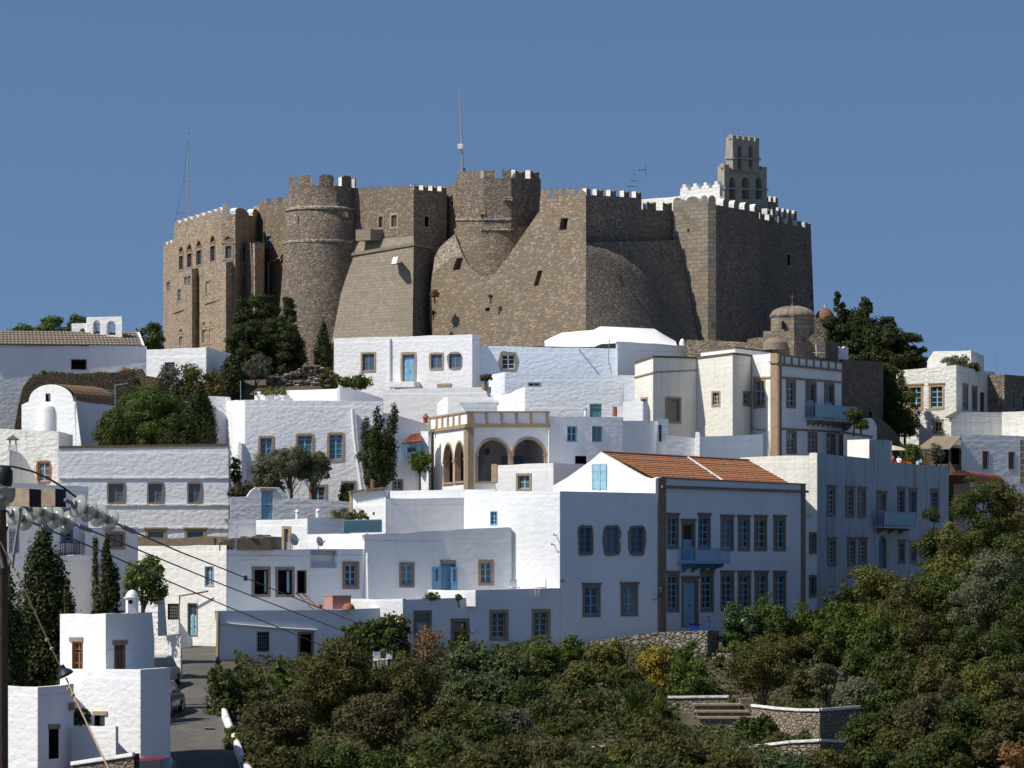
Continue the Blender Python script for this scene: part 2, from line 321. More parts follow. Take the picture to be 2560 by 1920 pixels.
def opening(root, W, holes, x0, y0, x1, y1, kind='sash', fr=.14, sm=None, paint=None, grid=(2, 3), recess=.14, cap=0, jit=0,
            pane=None, bottom=None, proud=.03, shape='rect', trans=0, sub=None, name=None):
    sm = sm or TR; paint = paint or BL; pane = pane or rng.choice(GLS)
    xm, ym = (x0 + x1) / 2, (y0 + y1) / 2
    s0, s1 = W.sz(x0, ym)[0], W.sz(x1, ym)[0]; z1, z0 = W.sz(xm, y0)[1], W.sz(xm, y1)[1]
    isdoor = kind in ('door', 'plankdoor'); fb = 0 if (isdoor if bottom is None else not bottom) else fr
    a0, a1, b0, b1 = s0 + fr, s1 - fr, z0 + fb, z1 - fr
    if shape == 'arch':
        op = arch(a0, a1, b0, b1); outer = arch(s0, s1, z0, z1)
    else:
        op = rect(a0, a1, b0, b1); outer = rect(s0, s1, z0, z1)
    if jit and shape == 'rect':
        def sub4(r_, j):
            o = []
            for i in range(4):
                a, b = r_[i], r_[(i + 1) % 4]
                for t in (0, .25, .5, .75):
                    x, z = a[0] + (b[0] - a[0]) * t, a[1] + (b[1] - a[1]) * t
                    cc = 1.0 if t else .4
                    x = (s0 + s1) / 2 + (x - (s0 + s1) / 2) * (1 - (0 if t else j * 1.3)); z = (z0 + z1) / 2 + (z - (z0 + z1) / 2) * (1 - (0 if t else j * .6))
                    o.append((x + rng.uniform(-1, 1) * j * fr * 3 * cc, z + rng.uniform(-1, 1) * j * fr * 2 * cc))
            return o
        outer = sub4(rect(s0, s1, z0, z1), jit); op2 = []
        q = rect(a0, a1, b0, b1)
        for i in range(4):
            a, b = q[i], q[(i + 1) % 4]; op2 += [(a[0] + (b[0] - a[0]) * t, a[1] + (b[1] - a[1]) * t) for t in (0, .25, .5, .75)]
        op_ring = op2
    else: op_ring = op
    if fr > .01:
        mid = lambda k: [((x * (1 - k) + c[0] * k), (z * (1 - k) + c[1] * k)) for (x, z), c in zip(outer, op_ring)]
        holes.append((mid(.55), 0, None))
    else: holes.append((op, recess if kind != 'dark' else .02, None))
    # main mesh: the joinery
    m = MB(); nm = name or ('door' if isdoor else 'opening' if kind in ('dark', 'grille') else 'window'); o_ = -recess
    ww, hh = a1 - a0, b1 - b0
    subs = []
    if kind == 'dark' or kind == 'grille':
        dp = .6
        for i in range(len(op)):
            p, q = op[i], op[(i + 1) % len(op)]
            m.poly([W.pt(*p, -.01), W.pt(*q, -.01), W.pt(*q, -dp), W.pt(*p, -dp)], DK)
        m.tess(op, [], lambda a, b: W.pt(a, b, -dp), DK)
    else:
        sw = min(.055, ww * .09)
        if kind == 'sash':
            nx, ny = grid
            for a, b in ((a0, a0 + sw), (a1 - sw, a1)): m.slab(W, a, b, b0, b1, o_, o_ + .05, paint)
            for a, b in ((b0, b0 + sw * 1.3), (b1 - sw, b1)): m.slab(W, a0 + sw, a1 - sw, a, b, o_ + .001, o_ + .048, paint)
            for i in range(1, nx):
                c = a0 + ww * i / nx; k = sw * (.8 if i * 2 == nx else .45); m.slab(W, c - k, c + k, b0 + sw, b1 - sw, o_ + .002, o_ + .045, paint)
            tb = b1 - hh * trans if trans else b1
            if trans: m.slab(W, a0 + sw, a1 - sw, tb - sw * .7, tb + sw * .7, o_ + .003, o_ + .052, paint)
            for i in range(1, ny):
                c = b0 + (tb - b0) * i / ny; m.slab(W, a0 + sw, a1 - sw, c - sw * .4, c + sw * .4, o_ + .004, o_ + .04, paint)
            pn = MB(); pn.poly([W.pt(*p, o_ + .012) for p in op], pane); subs.append((pn, 'pane'))
        elif kind == 'shut':
            for i in (0, 1):
                c0, c1 = (a0 + .01, (a0 + a1) / 2 - .008) if i == 0 else ((a0 + a1) / 2 + .008, a1 - .01); sh = MB()
                sh.slab(W, c0, c1, b0 + .01, b1 - .01, o_ + .02, o_ + .05, paint); k = (c1 - c0) * .2
                ny = grid[1]
                for j in range(ny):
                    h0 = b0 + hh * j / ny; h1 = b0 + hh * (j + 1) / ny
                    sh.slab(W, c0 + k, c1 - k, h0 + .07, h1 - .05, o_ + .05, o_ + .068, paint)
                for a, b in ((c0, c0 + k * .8), (c1 - k * .8, c1)): sh.slab(W, a, b, b0 + .012, b1 - .012, o_ + .05, o_ + .085, paint)
                subs.append((sh, 'shutter'))
            m.slab(W, a0, a1, b0, b1, o_ - .02, o_ + .015, paint)
        elif isdoor:
            m.slab(W, a0, a1, b0, b1, o_ - .03, o_, paint)
            tb = b1 - hh * (trans or .0)
            if trans:
                pn = MB(); pn.slab(W, a0 + sw, a1 - sw, tb + sw, b1 - sw, o_ + .001, o_ + .012, pane); subs.append((pn, 'pane'))
            for i in (0, 1):
                c0, c1 = (a0 + .02, (a0 + a1) / 2 - .01) if i == 0 else ((a0 + a1) / 2 + .01, a1 - .02); sh = MB()
                sh.slab(W, c0, c1, b0 + .02, tb - .02, o_ + .001, o_ + .03, paint); k = (c1 - c0) * .22
                for j in range(3): sh.slab(W, c0 + k, c1 - k, b0 + (tb - b0) * (j + .12) / 3, b0 + (tb - b0) * (j + .9) / 3, o_ + .03, o_ + .05, paint)
                subs.append((sh, 'door_leaf'))
            hd = MB(); c = (a0 + a1) / 2 + .06; hd.slab(W, c, c + .04, b0 + (tb - b0) * .45, b0 + (tb - b0) * .5, o_ + .05, o_ + .09, BK); subs.append((hd, 'handle'))
    if kind == 'grille':
        for i in range(1, 5): c = a0 + ww * i / 5; m.slab(W, c - .012, c + .012, b0, b1, -.06, -.035, GM)
        for i in range(1, 5): c = b0 + hh * i / 5; m.slab(W, a0, a1, c - .012, c + .012, -.062, -.04, GM)
    o = m.build(nm, root)
    def sub_(b, n):
        c = b.build(n); c.parent = o
    for b, n in subs: sub_(b, n)
    if fr > .01:
        b = MB(); b.ring(W, outer, op_ring, proud, -recess, sm)
        if cap: b.slab(W, s0 - cap, s1 + cap, z1 + .004, z1 + .09, 0, proud + cap * .9, sm); b.slab(W, s0 - cap * .5, s1 + cap * .5, z1 - .05, z1 + .003, 0, proud + cap * .5, sm)
        sub_(b, 'surround')
    if sub:
        b = MB(); b.slab(W, s0 - .06, s1 + .06, z0 - .07, z0 - .002, -.02, .09, sm); sub_(b, 'sill')
    return o, (s0, s1, z0, z1)
class House:
    def __init__(s, name, label, cat, pts, zb, mat, back=7, tops=None, th=.3, group=None, edge=None, pdrop=.3, wallname='wall'):
        s.pts = pts; s.zb = zb; s.mat = mat; s.back = back; s.tops = tops or {}; s.th = th; s.edge = edge or mat; s.pdrop = pdrop; s.wn = wallname
        a = P(pts[0][0], HZ, pts[0][1]); b = P(pts[-1][0], HZ, pts[-1][1]); c = (a + b) / 2
        s.root = thing(name, label, cat, (c.x, c.y + back / 2, zb), group) if isinstance(name, str) else name
        s.W = [Wall(pts[i], pts[i + 1]) for i in range(len(pts) - 1)]; s.holes = [[] for _ in s.W]
    def win(s, i, x0, y0, x1, y1, **k): return opening(s.root, s.W[i], s.holes[i], x0, y0, x1, y1, **k)
    def hole(s, i, poly, depth): s.holes[i].append((poly, depth, None))
    def build(s):
        m = MB(); n = len(s.W); tps = []
        for i, W in enumerate(s.W):
            tl = s.tops.get(i) or [(s.pts[i][0], s.pts[i][2]), (s.pts[i + 1][0], s.pts[i + 1][2])]
            tp = [list(W.sz(*q)) for q in tl]; tp[0][0] = 0; tp[-1][0] = W.L
            if i not in s.tops and 'white' in s.mat.name and s.wn == 'wall' and W.L > 2:
                k = int(W.L / 1.1) + 1; a, b = tp; tp = [[a[0] + (b[0] - a[0]) * j / k, a[1] + (b[1] - a[1]) * j / k + (rng.uniform(-.028, .02) if 0 < j < k else 0)] for j in range(k + 1)]
            tps.append(tp)
            m.tess([(0, s.zb), (W.L, s.zb)] + [tuple(q) for q in reversed(tp)], [h[0] for h in s.holes[i]], W.pt, s.mat)
            for h, dp, mt in s.holes[i]:
                if dp:
                    for k in range(len(h)):
                        a, b = h[k], h[(k + 1) % len(h)]; m.poly([W.pt(*a), W.pt(*b), W.pt(*b, -dp), W.pt(*a, -dp)], mt or s.mat)
        capz = min(q[1] for tp in tps for q in tp) - s.pdrop
        offs = []
        for i in range(n + 1):
            if i == 0: o = s.W[0].n
            elif i == n: o = s.W[-1].n
            else: a, b = s.W[i - 1].n, s.W[i].n; o = (a + b) / (1 + a.dot(b))
            offs.append(-o * s.th)
        for i, W in enumerate(s.W):
            tp = tps[i]
            for k in range(len(tp) - 1):
                def inn(q):
                    t = q[0] / W.L; o = offs[i] * (1 - t) + offs[i + 1] * t; p = W.pt(*q); return p + Vector((o.x, o.y, 0))
                a, b = W.pt(*tp[k]), W.pt(*tp[k + 1]); c, d = inn(tp[k + 1]), inn(tp[k])
                m.poly([a, b, c, d], s.edge); m.poly([d, c, Vector((c.x, c.y, capz)), Vector((d.x, d.y, capz))], s.mat)
        ring = [W.pt(0, capz) for W in s.W] + [s.W[-1].pt(s.W[-1].L, capz)]
        f, l = ring[0], ring[-1]; mid = (f + l) / 2
        def bk(p):
            q = p * ((p.y + s.back) / p.y); q.z = capz; q.x += (mid.x - p.x) * .12; return q
        br, bl = bk(l), bk(f)
        tpf, tpl = tps[0][0][1], tps[-1][-1][1]
        zz = lambda p, z: Vector((p.x, p.y, z))
        m.tess([(p.x, p.y) for p in ring + [br, bl]], [], lambda x, y: Vector((x, y, capz)), s.mat)
        m.poly([zz(l, s.zb), zz(br, s.zb), zz(br, capz), zz(l, tpl)], s.mat)
        m.poly([zz(br, s.zb), zz(bl, s.zb), zz(bl, capz), zz(br, capz)], s.mat)
        m.poly([zz(bl, s.zb), zz(f, s.zb), zz(f, tpf), zz(bl, capz)], s.mat)
        s.obj = m.build(s.wn, s.root); s.tps = tps; return s
    def band(s, i, x0, x1, y0a, y1a, y0b, y1b, mat, out=.05, name='cornice'):  # moulding between two px columns
        W = s.W[i]; a0 = W.sz(x0, y0a); a1 = W.sz(x0, y1a); b0 = W.sz(x1, y0b); b1 = W.sz(x1, y1b); m = MB()
        m.prism([W.pt(*a1, out), W.pt(*b1, out), W.pt(*b0, out), W.pt(*a0, out)], W.pt(0, 0, -.05) - W.pt(0, 0, out), mat)
        return m.build(name, s.root)
# ---------------------------------------------------------------- fortress on the hilltop
ft = thing('fortress', 'huge brown stone fortress with crenellated towers crowning the hilltop', 'fortress', P(1280, 870, 285))
def merlon(parent, W, s0, s1, z0, h, th=.45, style='swallow', mat=None, side=None, tipz=None):
    mat = mat or FG; side = side or FW; c = (s0 + s1) / 2; r = (s1 - s0) / 2
    if style == 'swallow': pr = [(s0, z0), (s1, z0), (s1, z0 + h), (c, z0 + h * .74), (s0, z0 + h)]
    elif style == 'round': pr = [(s0, z0), (s1, z0)] + [(c + r * math.cos(math.pi * k / 8), z0 + h * .5 + h * .5 * math.sin(math.pi * k / 8)) for k in range(9)]
    elif style == 'step': pr = [(s0, z0), (s1, z0), (s1, z0 + h * .5), (c + r * .45, z0 + h * .5), (c + r * .45, z0 + h), (c - r * .45, z0 + h), (c - r * .45, z0 + h * .5), (s0, z0 + h * .5)]
    else: pr = [(s0, z0), (s1, z0), (s1, z0 + h), (s0, z0 + h)]
    m = MB(); f = [W.pt(a, b, .002) for a, b in pr]; g = [W.pt(a, b, -th) for a, b in pr]; n = len(pr)
    m.poly(f, mat); m.poly(list(reversed(g)), side)
    for i in range(n):
        j = (i + 1) % n; m.poly([f[j], f[i], g[i], g[j]], mat if (style == 'swallow' and 2 <= i <= 3) else side)
    return m.build('merlon', parent)
def merlons(parent, W, tp, xs, h, **k):                     # xs: list of (px0, px1); tp: top line in px [(x,y),(x,y)]
    for x0, x1 in xs:
        yy = lambda x: tp[0][1] + (tp[1][1] - tp[0][1]) * (x - tp[0][0]) / (tp[1][0] - tp[0][0])
        s0 = W.sz(x0, yy(x0)); s1 = W.sz(x1, yy(x1)); merlon(parent, W, s0[0], s1[0], min(s0[1], s1[1]) - .03, h, **k)
def even(x0, x1, n, fill=.58, first=True):
    st = (x1 - x0) / (n if not first else n - 1 + fill); return [(x0 + st * i, x0 + st * (i + fill)) for i in range(n)]
# left palace: far wing, main block, lower block, buttress, stair turret
A = House(ft, '', '', [(408, 310.5, 622), (438, 304.5, 612)], 12, FB, 8)
A.win(0, 417, 702, 425, 727, fr=.08, sm=TG, paint=GP); A.build()
merlons(A.obj, A.W[0], [(408, 622), (438, 612)], even(410, 437, 3, .7), .55, style='round', mat=FB)
Mn = House(ft, '', '', [(434, 302.2, 572), (555, 290, 535), (588, 289.5, 535), (649, 296, 541)], 12, FB, 10)
for x0, x1, y0, y1 in ((447, 459, 614, 678), (467, 481, 608, 672), (490, 505, 599, 666), (525, 539, 587, 657)):
    ym = y0 + (y1 - y0) * .34
    Mn.win(0, x0, ym, x1, y1, fr=.13, sm=TG, paint=WD, grid=(1, 2)); Mn.win(0, x0, y0, x1, ym - 3, fr=.1, sm=BRK, paint=WD, grid=(2, 1), shape='arch')
Mn.win(1, 560, 610, 583, 650, fr=.14, sm=TG, paint=WD, grid=(2, 2), pane=GLB); Mn.win(1, 559, 588, 581, 603, fr=.1, sm=BRK, kind='sash', grid=(1, 1), paint=TG, pane=TG, shape='arch')
Mn.band(1, 553, 590, 604, 609, 604, 609, TG, .07)
Mn.win(0, 444, 720, 453, 756, fr=.1, sm=TG, paint=GP, grid=(2, 3)); Mn.win(0, 514, 701, 526, 737, fr=.09, sm=TG, paint=BP, grid=(2, 4)); Mn.win(0, 536, 693, 546, 731, fr=.09, sm=TG, paint=BP, grid=(2, 4))
for x0, x1, y0, y1 in ((447, 458, 817, 868), (504, 518, 800, 862), (522, 536, 797, 860)):
    Mn.win(0, x0, y0 + 20, x1, y1, fr=.13, sm=TR, paint=GP, grid=(2, 3)); Mn.win(0, x0, y0, x1, y0 + 17, fr=.13, sm=TR, paint=TG, pane=TG, grid=(2, 1), shape='arch')
Mn.build()
Mn.band(0, 434, 480, 780, 784, 764, 768, TG, .08, 'string_course'); Mn.band(0, 512, 556, 757, 761, 744, 748, TG, .08, 'string_course')
merlons(Mn.obj, Mn.W[0], [(434, 572), (555, 535)], even(437, 552, 8, .66), .62, style='round', mat=FB)
merlons(Mn.obj, Mn.W[1], [(555, 535), (588, 535)], [(556, 563)], .8, style='flat', mat=FB)
merlons(Mn.obj, Mn.W[2], [(588, 535), (649, 541)], [(589, 622), (632, 648)], .62, style='round', mat=FB)
Bt = House(ft, '', '', [(459, 298, 676), (480, 295.3, 672), (511, 296.5, 668)], 12, FB, 3, wallname='buttress')
Bt.win(0, 461, 690, 468, 712, fr=.07, sm=TG, paint=GP, grid=(1, 2)); Bt.win(0, 470, 688, 477, 710, fr=.07, sm=TG, paint=GP, grid=(1, 2)); Bt.build()
Bt.band(1, 479, 512, 760, 764, 757, 761, TG, .08, 'string_course')
Lb = House(ft, '', '', [(511, 294.6, 657), (565, 288.6, 654), (617, 292, 652), (640, 293.5, 652)], 12, FB, 5)
Lb.win(1, 600, 692, 621, 727, fr=.12, sm=TG, paint=BP, grid=(2, 4)); Lb.build()
Lb.band(1, 564, 640, 744, 748, 745, 749, TG, .08, 'string_course')
Tt = House(ft, '', '', [(612, 291.6, 604), (635, 290.3, 604), (662, 292.6, 606)], 12, FB, 6, wallname='turret'); Tt.build()
T2 = House(ft, '', '', [(630, 289.7, 609), (637, 289.3, 609), (660, 290.5, 610)], 19.5, FB, 3, wallname='chimney_breast'); T2.build()
m = MB(); m.tube([P(626, 606, 289.6), P(629, 660, 289.5), P(631, 720, 289.5), P(624, 760, 289.5)], .05, TG, 6); m.build('drain_pipe', ft)
m = MB(); m.tube([P(660, 548, 293), P(658, 612, 293)], .05, TG, 6); m.build('drain_pipe', ft)
# curtain wall and round tower
C1 = House(ft, '', '', [(640, 296, 514), (745, 288.5, 505)], 12, FT, 8, wallname='curtain_wall')
C1.win(0, 664, 586, 680, 624, fr=.12, sm=TG, paint=BP, grid=(2, 3)); C1.win(0, 669, 628, 681, 638, fr=.1, sm=TG, kind='dark', shape='arch'); C1.win(0, 703, 634, 709, 650, fr=.05, sm=TG, kind='dark'); C1.build()
merlons(C1.obj, C1.W[0], [(640, 514), (740, 505)], even(650, 722, 3, .6), .5, mat=FT)
merlons(C1.obj, C1.W[0], [(640, 537), (740, 530)], [(630, 648)], .8, style='round', mat=FB)
m = MB(); m.tube([P(671, 740, 292.8), P(671, 657, 292.9), P(702, 644, 291)], .1, FB, 6); m.build('drain_pipe', ft)
ct = P(806, 900, 288.5); ct.z = 0; zf = lambda y, d=288.5: (HZ - y) / F * d
m = MB(); m.lathe(ct, [(3.55, zf(930)), (3.42, zf(860)), (3.2, zf(760)), (3.02, zf(690)), (2.88, zf(612)), (2.72, zf(530)), (2.56, zf(523)), (2.52, zf(472)), (2.1, zf(472)), (2.1, zf(490)), (0, zf(490))], FG, 40)
rt = m.build('round_tower', ft, smooth=40)
m = MB(); m.lathe(ct, [(2.7, zf(531)), (2.82, zf(530)), (2.82, zf(526)), (2.55, zf(522))], FL, 40); m.build('string_course', rt).parent = rt
m = MB(); m.lathe(ct, [(2.86, zf(613)), (2.93, zf(612)), (2.93, zf(608)), (2.82, zf(604))], FL, 40); o = m.build('string_course'); o.parent = rt
for i in range(9):
    a = R(-160 + i * 40); da = R(12.5); m = MB(); i0 = []
    for r_, mt in ((2.53, FG), (2.12, FW)): pass
    pr = []
    for t in (-1, -.5, 0, .5, 1):
        an = a + da * t; c, s_ = math.cos(an), math.sin(an); top = zf(445) if abs(t) < .9 else zf(450)
        pr.append((Vector((ct.x + 2.53 * c, ct.y + 2.53 * s_, zf(473))), Vector((ct.x + 2.53 * c, ct.y + 2.53 * s_, top)), Vector((ct.x + 2.1 * c, ct.y + 2.1 * s_, top)), Vector((ct.x + 2.1 * c, ct.y + 2.1 * s_, zf(473)))))
    for k in range(4): p, q = pr[k], pr[k + 1]; m.poly([p[0], q[0], q[1], p[1]], FG); m.poly([p[1], q[1], q[2], p[2]], FG); m.poly([p[2], q[2], q[3], p[3]], FW)
    for e in (pr[0], pr[-1]): m.poly([e[0], e[1], e[2], e[3]], FW)
    o = m.build('merlon'); o.parent = rt
def tslot(px0, px1, y0, y1, d, mat=DK, name='opening', fr=TG):
    m = MB(); c = P((px0 + px1) / 2, y1, d); wd = (px1 - px0) / F * d; h = (y1 - y0) / F * d
    m.box(c, wd, .3, h, mat)
    for k in (-1, 1): m.box(c + Vector((k * (wd / 2 + .05), -.03, -.05)), .1, .3, h + .1, fr)
    m.box(c + Vector((0, -.03, h)), wd, .3, .1, fr); return m.build(name, ft)
tslot(746, 756, 542, 558, 286.42); tslot(725, 733, 695, 705, 287.0)
tslot(848, 866, 533, 543, 286.42, TR, 'corbel')
# square tower: vertical top, moulding, battered talus
Sq = House(ft, '', '', [(882, 287.6, 482), (1034, 283, 474), (1117, 285.4, 479)], zf(645, 285), FT, 6, wallname='square_tower')
Sq.win(0, 891, 556, 902, 585, fr=.1, sm=TG, paint=GP, grid=(2, 3)); Sq.win(0, 944, 537, 960, 573, fr=.13, sm=TG, paint=WD, grid=(2, 2)); Sq.win(0, 975, 533, 996, 572, fr=.15, sm=TR, paint=WD, grid=(2, 3), pane=GLB)
Sq.win(1, 1058, 537, 1074, 571, fr=.12, sm=TG, kind='dark'); Sq.build()
merlons(Sq.obj, Sq.W[0], [(882, 482), (1034, 474)], even(886, 1033, 7, .6), .42, mat=FT)
merlons(Sq.obj, Sq.W[1], [(1034, 482), (1117, 486)], even(1035, 1116, 4, .55), .62, mat=FG)
m = MB(); a, b, c, dd = P(869, 641, 286.6), P(1035, 613, 281.9), P(1094, 626, 284.9), P(1094, 626, 290)
e = Vector((0, 0, .22)); m.prism([a, b, c, c + Vector((0, 5, 0)), a + Vector((0, 5, 0))], e, FS); m.build('moulding', ft)
m = MB()
q = [P(873, 604, 287.5), P(1034, 590, 282.9), P(1091, 596, 285.3)]; w_ = [P(870, 640, 286.8), P(1034, 614, 282.1), P(1093, 626, 285.1)]
m.grid([q, w_], FS)
lo = [P(829, 856, 284.4), P(1031, 866, 279.2), P(1080, 866, 282.2)]
def lerp(a, b, t): return a * (1 - t) + b * t
def subd(row, n): return [lerp(row[i], row[i + 1], k / n) for i in range(len(row) - 1) for k in range(n)] + [row[-1]]
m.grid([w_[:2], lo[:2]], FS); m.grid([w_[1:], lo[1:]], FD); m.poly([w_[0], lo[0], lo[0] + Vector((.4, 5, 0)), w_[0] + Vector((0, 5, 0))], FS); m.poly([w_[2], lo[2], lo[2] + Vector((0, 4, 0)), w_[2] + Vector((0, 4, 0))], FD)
tal = m.build('talus', ft)
m = MB(); sw = Sq.W[0]; m.prism([sw.img(921, 605, 1.3), sw.img(958, 603, 1.3), sw.img(958, 576, 1.3), sw.img(921, 577, 1.3)], sw.pt(0, 0, -.2) - sw.pt(0, 0, 1.3), FS); m.build('corbelled_box', ft)
m = MB(); tw = Wall((829, 284.4), (1031, 279.2)); m.prism([P(978, 660, 280.9), P(991, 659, 280.6), P(996, 641, 281.2), P(983, 643, 281.5)], (0, 1.2, 0), FW); m.build('plaque', ft)
# gap wall, polygonal tower
G = House(ft, '', '', [(1106, 287, 466), (1150, 284.5, 463)], zf(660, 285), FT, 5, wallname='curtain_wall'); G.win(0, 1126, 500, 1136, 517, fr=.1, sm=TR, kind='dark'); G.build()
Pt = House(ft, '', '', [(1136, 289, 451), (1141, 283.6, 451), (1209, 280.4, 446), (1278, 280.2, 445), (1349, 283.4, 447), (1352, 288, 447)], zf(575, 282), FG, 3, wallname='polygonal_tower')
Pt.build()
merlons(Pt.obj, Pt.W[1], [(1141, 451), (1209, 446)], [(1143, 1159), (1162, 1175), (1180, 1201)], .66, mat=FT)
merlons(Pt.obj, Pt.W[2], [(1209, 446), (1278, 445)], [(1210, 1237), (1255, 1277)], .72, mat=FG)
merlons(Pt.obj, Pt.W[3], [(1278, 448), (1349, 449)], [(1288, 1313), (1326, 1348)], .72, mat=FG)
for nm, y0, y1, ou in (('string_course', 544, 549, .1), ('string_course', 570, 575, .18)):
    for i in (1, 2, 3):
        x = [1141, 1209, 1278, 1349]; Pt.band(i, x[i - 1], x[i], y0 + 3 - i, y1 + 3 - i, y0 + 3 - i + (1 if i == 3 else 0), y1 + 3 - i + (1 if i == 3 else 0), FL if i < 3 else FG, ou, nm)
cc = P(1245, 600, 283.4); cc.z = 0
m = MB(); m.lathe(cc, [(3.35, zf(880, 283)), (3.3, zf(700, 283)), (3.22, zf(620, 283)), (3.18, zf(572, 283)), (2.9, zf(568, 283)), (0, zf(568, 283))], FT, 32); m.build('tower_base', ft, smooth=40)
tslot(1262, 1278, 495, 501, 280.18, TR, 'stone_block', TR); tslot(1199, 1210, 526, 536, 280.5, TR, 'stone_block', TR)
# leaning bastion: lit left glacis with a notch for the tower, shaded right glacis, upper block
BL0 = Wall((1074, 280.6), (1465, 272), .26, zf(862, 272))
ol = [(1465, 866), (1465, 486), (1350, 493), (1349, 527), (1318, 571), (1290, 612), (1262, 652), (1240, 680), (1222, 692), (1203, 690), (1188, 680), (1175, 667), (1165, 652), (1157, 636), (1147, 611), (1137, 585), (1114, 604), (1096, 622), (1086, 645), (1080, 690), (1074, 740), (1074, 800), (1082, 866)]
hs = []
LG = [BL0.sz(*p) for p in ol]
for args in ((1134, 646, 1156, 674), (1337, 677, 1353, 714), (1400, 546, 1418, 574), (1213, 769, 1224, 778)):
    x0, y0, x1, y1 = args; ym = (y0 + y1) / 2; s0 = BL0.sz(x0, ym)[0]; s1 = BL0.sz(x1, ym)[0]; z1 = BL0.sz(x0, y0)[1]; z0 = BL0.sz(x1, y1)[1]; sk = .16 if y1 - y0 > 20 and x0 < 1390 else 0
    h = [(s0, z0), (s1 - sk, z0), (s1, z1), (s0 + sk, z1)]; hs.append(h)
m = MB(); m.tess(LG, hs, BL0.pt, FT)
off = Vector((.2, 3.2, 0)); n = len(LG); pts3 = [BL0.pt(*p) for p in LG]
for i in range(1, n - 1): j = i + 1; m.poly([pts3[i], pts3[j], pts3[j] + off, pts3[i] + off], FT)
gl = m.build('bastion_wall', ft)
for h in hs:
    m = MB()
    for i in range(4): p, q = h[i], h[(i + 1) % 4]; m.poly([BL0.pt(*p), BL0.pt(*q), BL0.pt(*q, -.9), BL0.pt(*p, -.9)], FG)
    m.poly([BL0.pt(*p, -.9) for p in h], DK); m.build('opening', ft)
ln_ = [BL0.sz(*p) for p in [(1087, 646), (1097, 623), (1115, 605), (1136, 589), (1145, 612), (1155, 636), (1150, 642), (1130, 643), (1110, 660), (1083, 684)]]
m = MB(); m.tess(ln_, [], lambda a, b: BL0.pt(a, b, .012), FL); m.build('pale_pointing', ft)
merlons(gl, BL0, [(1350, 493), (1465, 486)], even(1351, 1464, 4, .56), .62, mat=FT)
cornT = BL0.img(1465, 486); cornB = BL0.img(1465, 866)
rT = [cornT, P(1603, 494, 279.2), P(1603, 524, 279.2), P(1690, 527, 281.6)]; 
m = MB(); bt = [cornB, P(1740, 866, 280.6)]
UW = Wall((1465, cornT.y - .02), (1690, 281.7))
H2 = House(ft, '', '', [(1465, cornT.y - .02, 487), (1604, 279.3, 495)], 16, FG, 6, wallname='bastion_wall')
H2.win(0, 1495, 546, 1508, 566, fr=.1, sm=TG, paint=GP); H2.win(0, 1541, 548, 1554, 570, fr=.1, sm=TG, paint=BT); H2.build()
merlons(H2.obj, H2.W[0], [(1465, 487), (1604, 495)], [(1466, 1476), (1492, 1508), (1526, 1540), (1560, 1573), (1590, 1603)], .5, mat=FG)
H3 = House(ft, '', '', [(1604, 279.32, 524), (1682, 281.6, 527)], 20, FG, 5, wallname='curtain_wall'); 
H3.win(0, 1637, 665, 1652, 684, fr=.1, sm=TG, paint=GP); H3.win(0, 1679, 668, 1688, 690, fr=.08, sm=TG, paint=GP); H3.build()
merlons(H3.obj, H3.W[0], [(1604, 524), (1682, 527)], [(1618, 1640), (1657, 1680)], .66, mat=FG)
rows = []
for k in range(9):                                            # the right glacis leans out below the upper wall
    t = k / 8; a = lerp(cornT, cornB, .32 + .68 * t) + Vector((0, -.03, 0)); b = lerp(P(1682, 526, 281.5), P(1750, 866, 279.3), .22 + .78 * t)
    mid = lerp(a, b, .5) + Vector((.25, -.35, 0)) * (t ** .8)
    rows.append([a, lerp(lerp(a, mid, .5), lerp(mid, b, 0), .0), mid, lerp(mid, b, .5), b])
m = MB(); m.grid(rows, FG); m.build('glacis', ft, smooth=True)
tp = [P(1465, 612, 273.9), P(1510, 621, 274.6), P(1555, 640, 275.3), P(1595, 668, 276.0), P(1625, 700, 276.6), P(1650, 740, 277.2)]
bo = [P(1466, 868, 271.6), P(1530, 868, 272.4), P(1590, 868, 273.6), P(1650, 868, 275.1), P(1700, 868, 276.7), P(1742, 868, 278.6)]
rows = [[lerp(a, b, t / 8) + Vector((0, -.22, 0)) * math.sin(math.pi * min(1, t / 8 * 1.1) * .5) * (0 if i == 0 else 1) for i, (a, b) in enumerate(zip(tp, bo))] for t in range(9)]
rows.insert(0, [p + Vector((.2, 3.0, .1)) for p in tp])
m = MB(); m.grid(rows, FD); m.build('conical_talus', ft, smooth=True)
m = MB(); m.prism([P(1546, 686, 273.7), P(1552, 686, 273.75), P(1563, 716, 273.1), P(1556, 716, 273.1)], (0, .6, 0), DK); m.build('opening', ft)
# right ashlar tower and set-back wing
RT = House(ft, '', '', [(1682, 281.4, 515), (1770, 279.2, 508), (1790, 279.3, 512), (1898, 285, 531)], 14, FA, 9, wallname='ashlar_tower')
RT.win(0, 1717, 570, 1725, 582, fr=.06, sm=TG, kind='dark'); RT.win(1, 1777, 805, 1783, 816, fr=.04, sm=TG, kind='dark'); RT.win(2, 1818, 664, 1830, 690, fr=.1, sm=TG, paint=GP); RT.build()
RT.obj.data.materials.append(FG)
for p in RT.obj.data.polygons:
    if abs(p.normal.z) < .5 and p.normal.x > .35: p.material_index = len(RT.obj.data.materials) - 1
merlons(RT.obj, RT.W[0], [(1682, 515), (1770, 508)], [(1683, 1705), (1715, 1746), (1752, 1769)], .62, style='round', mat=FA)
merlons(RT.obj, RT.W[1], [(1770, 508), (1790, 512)], [(1770.5, 1789.5)], .72, style='round', mat=FA)
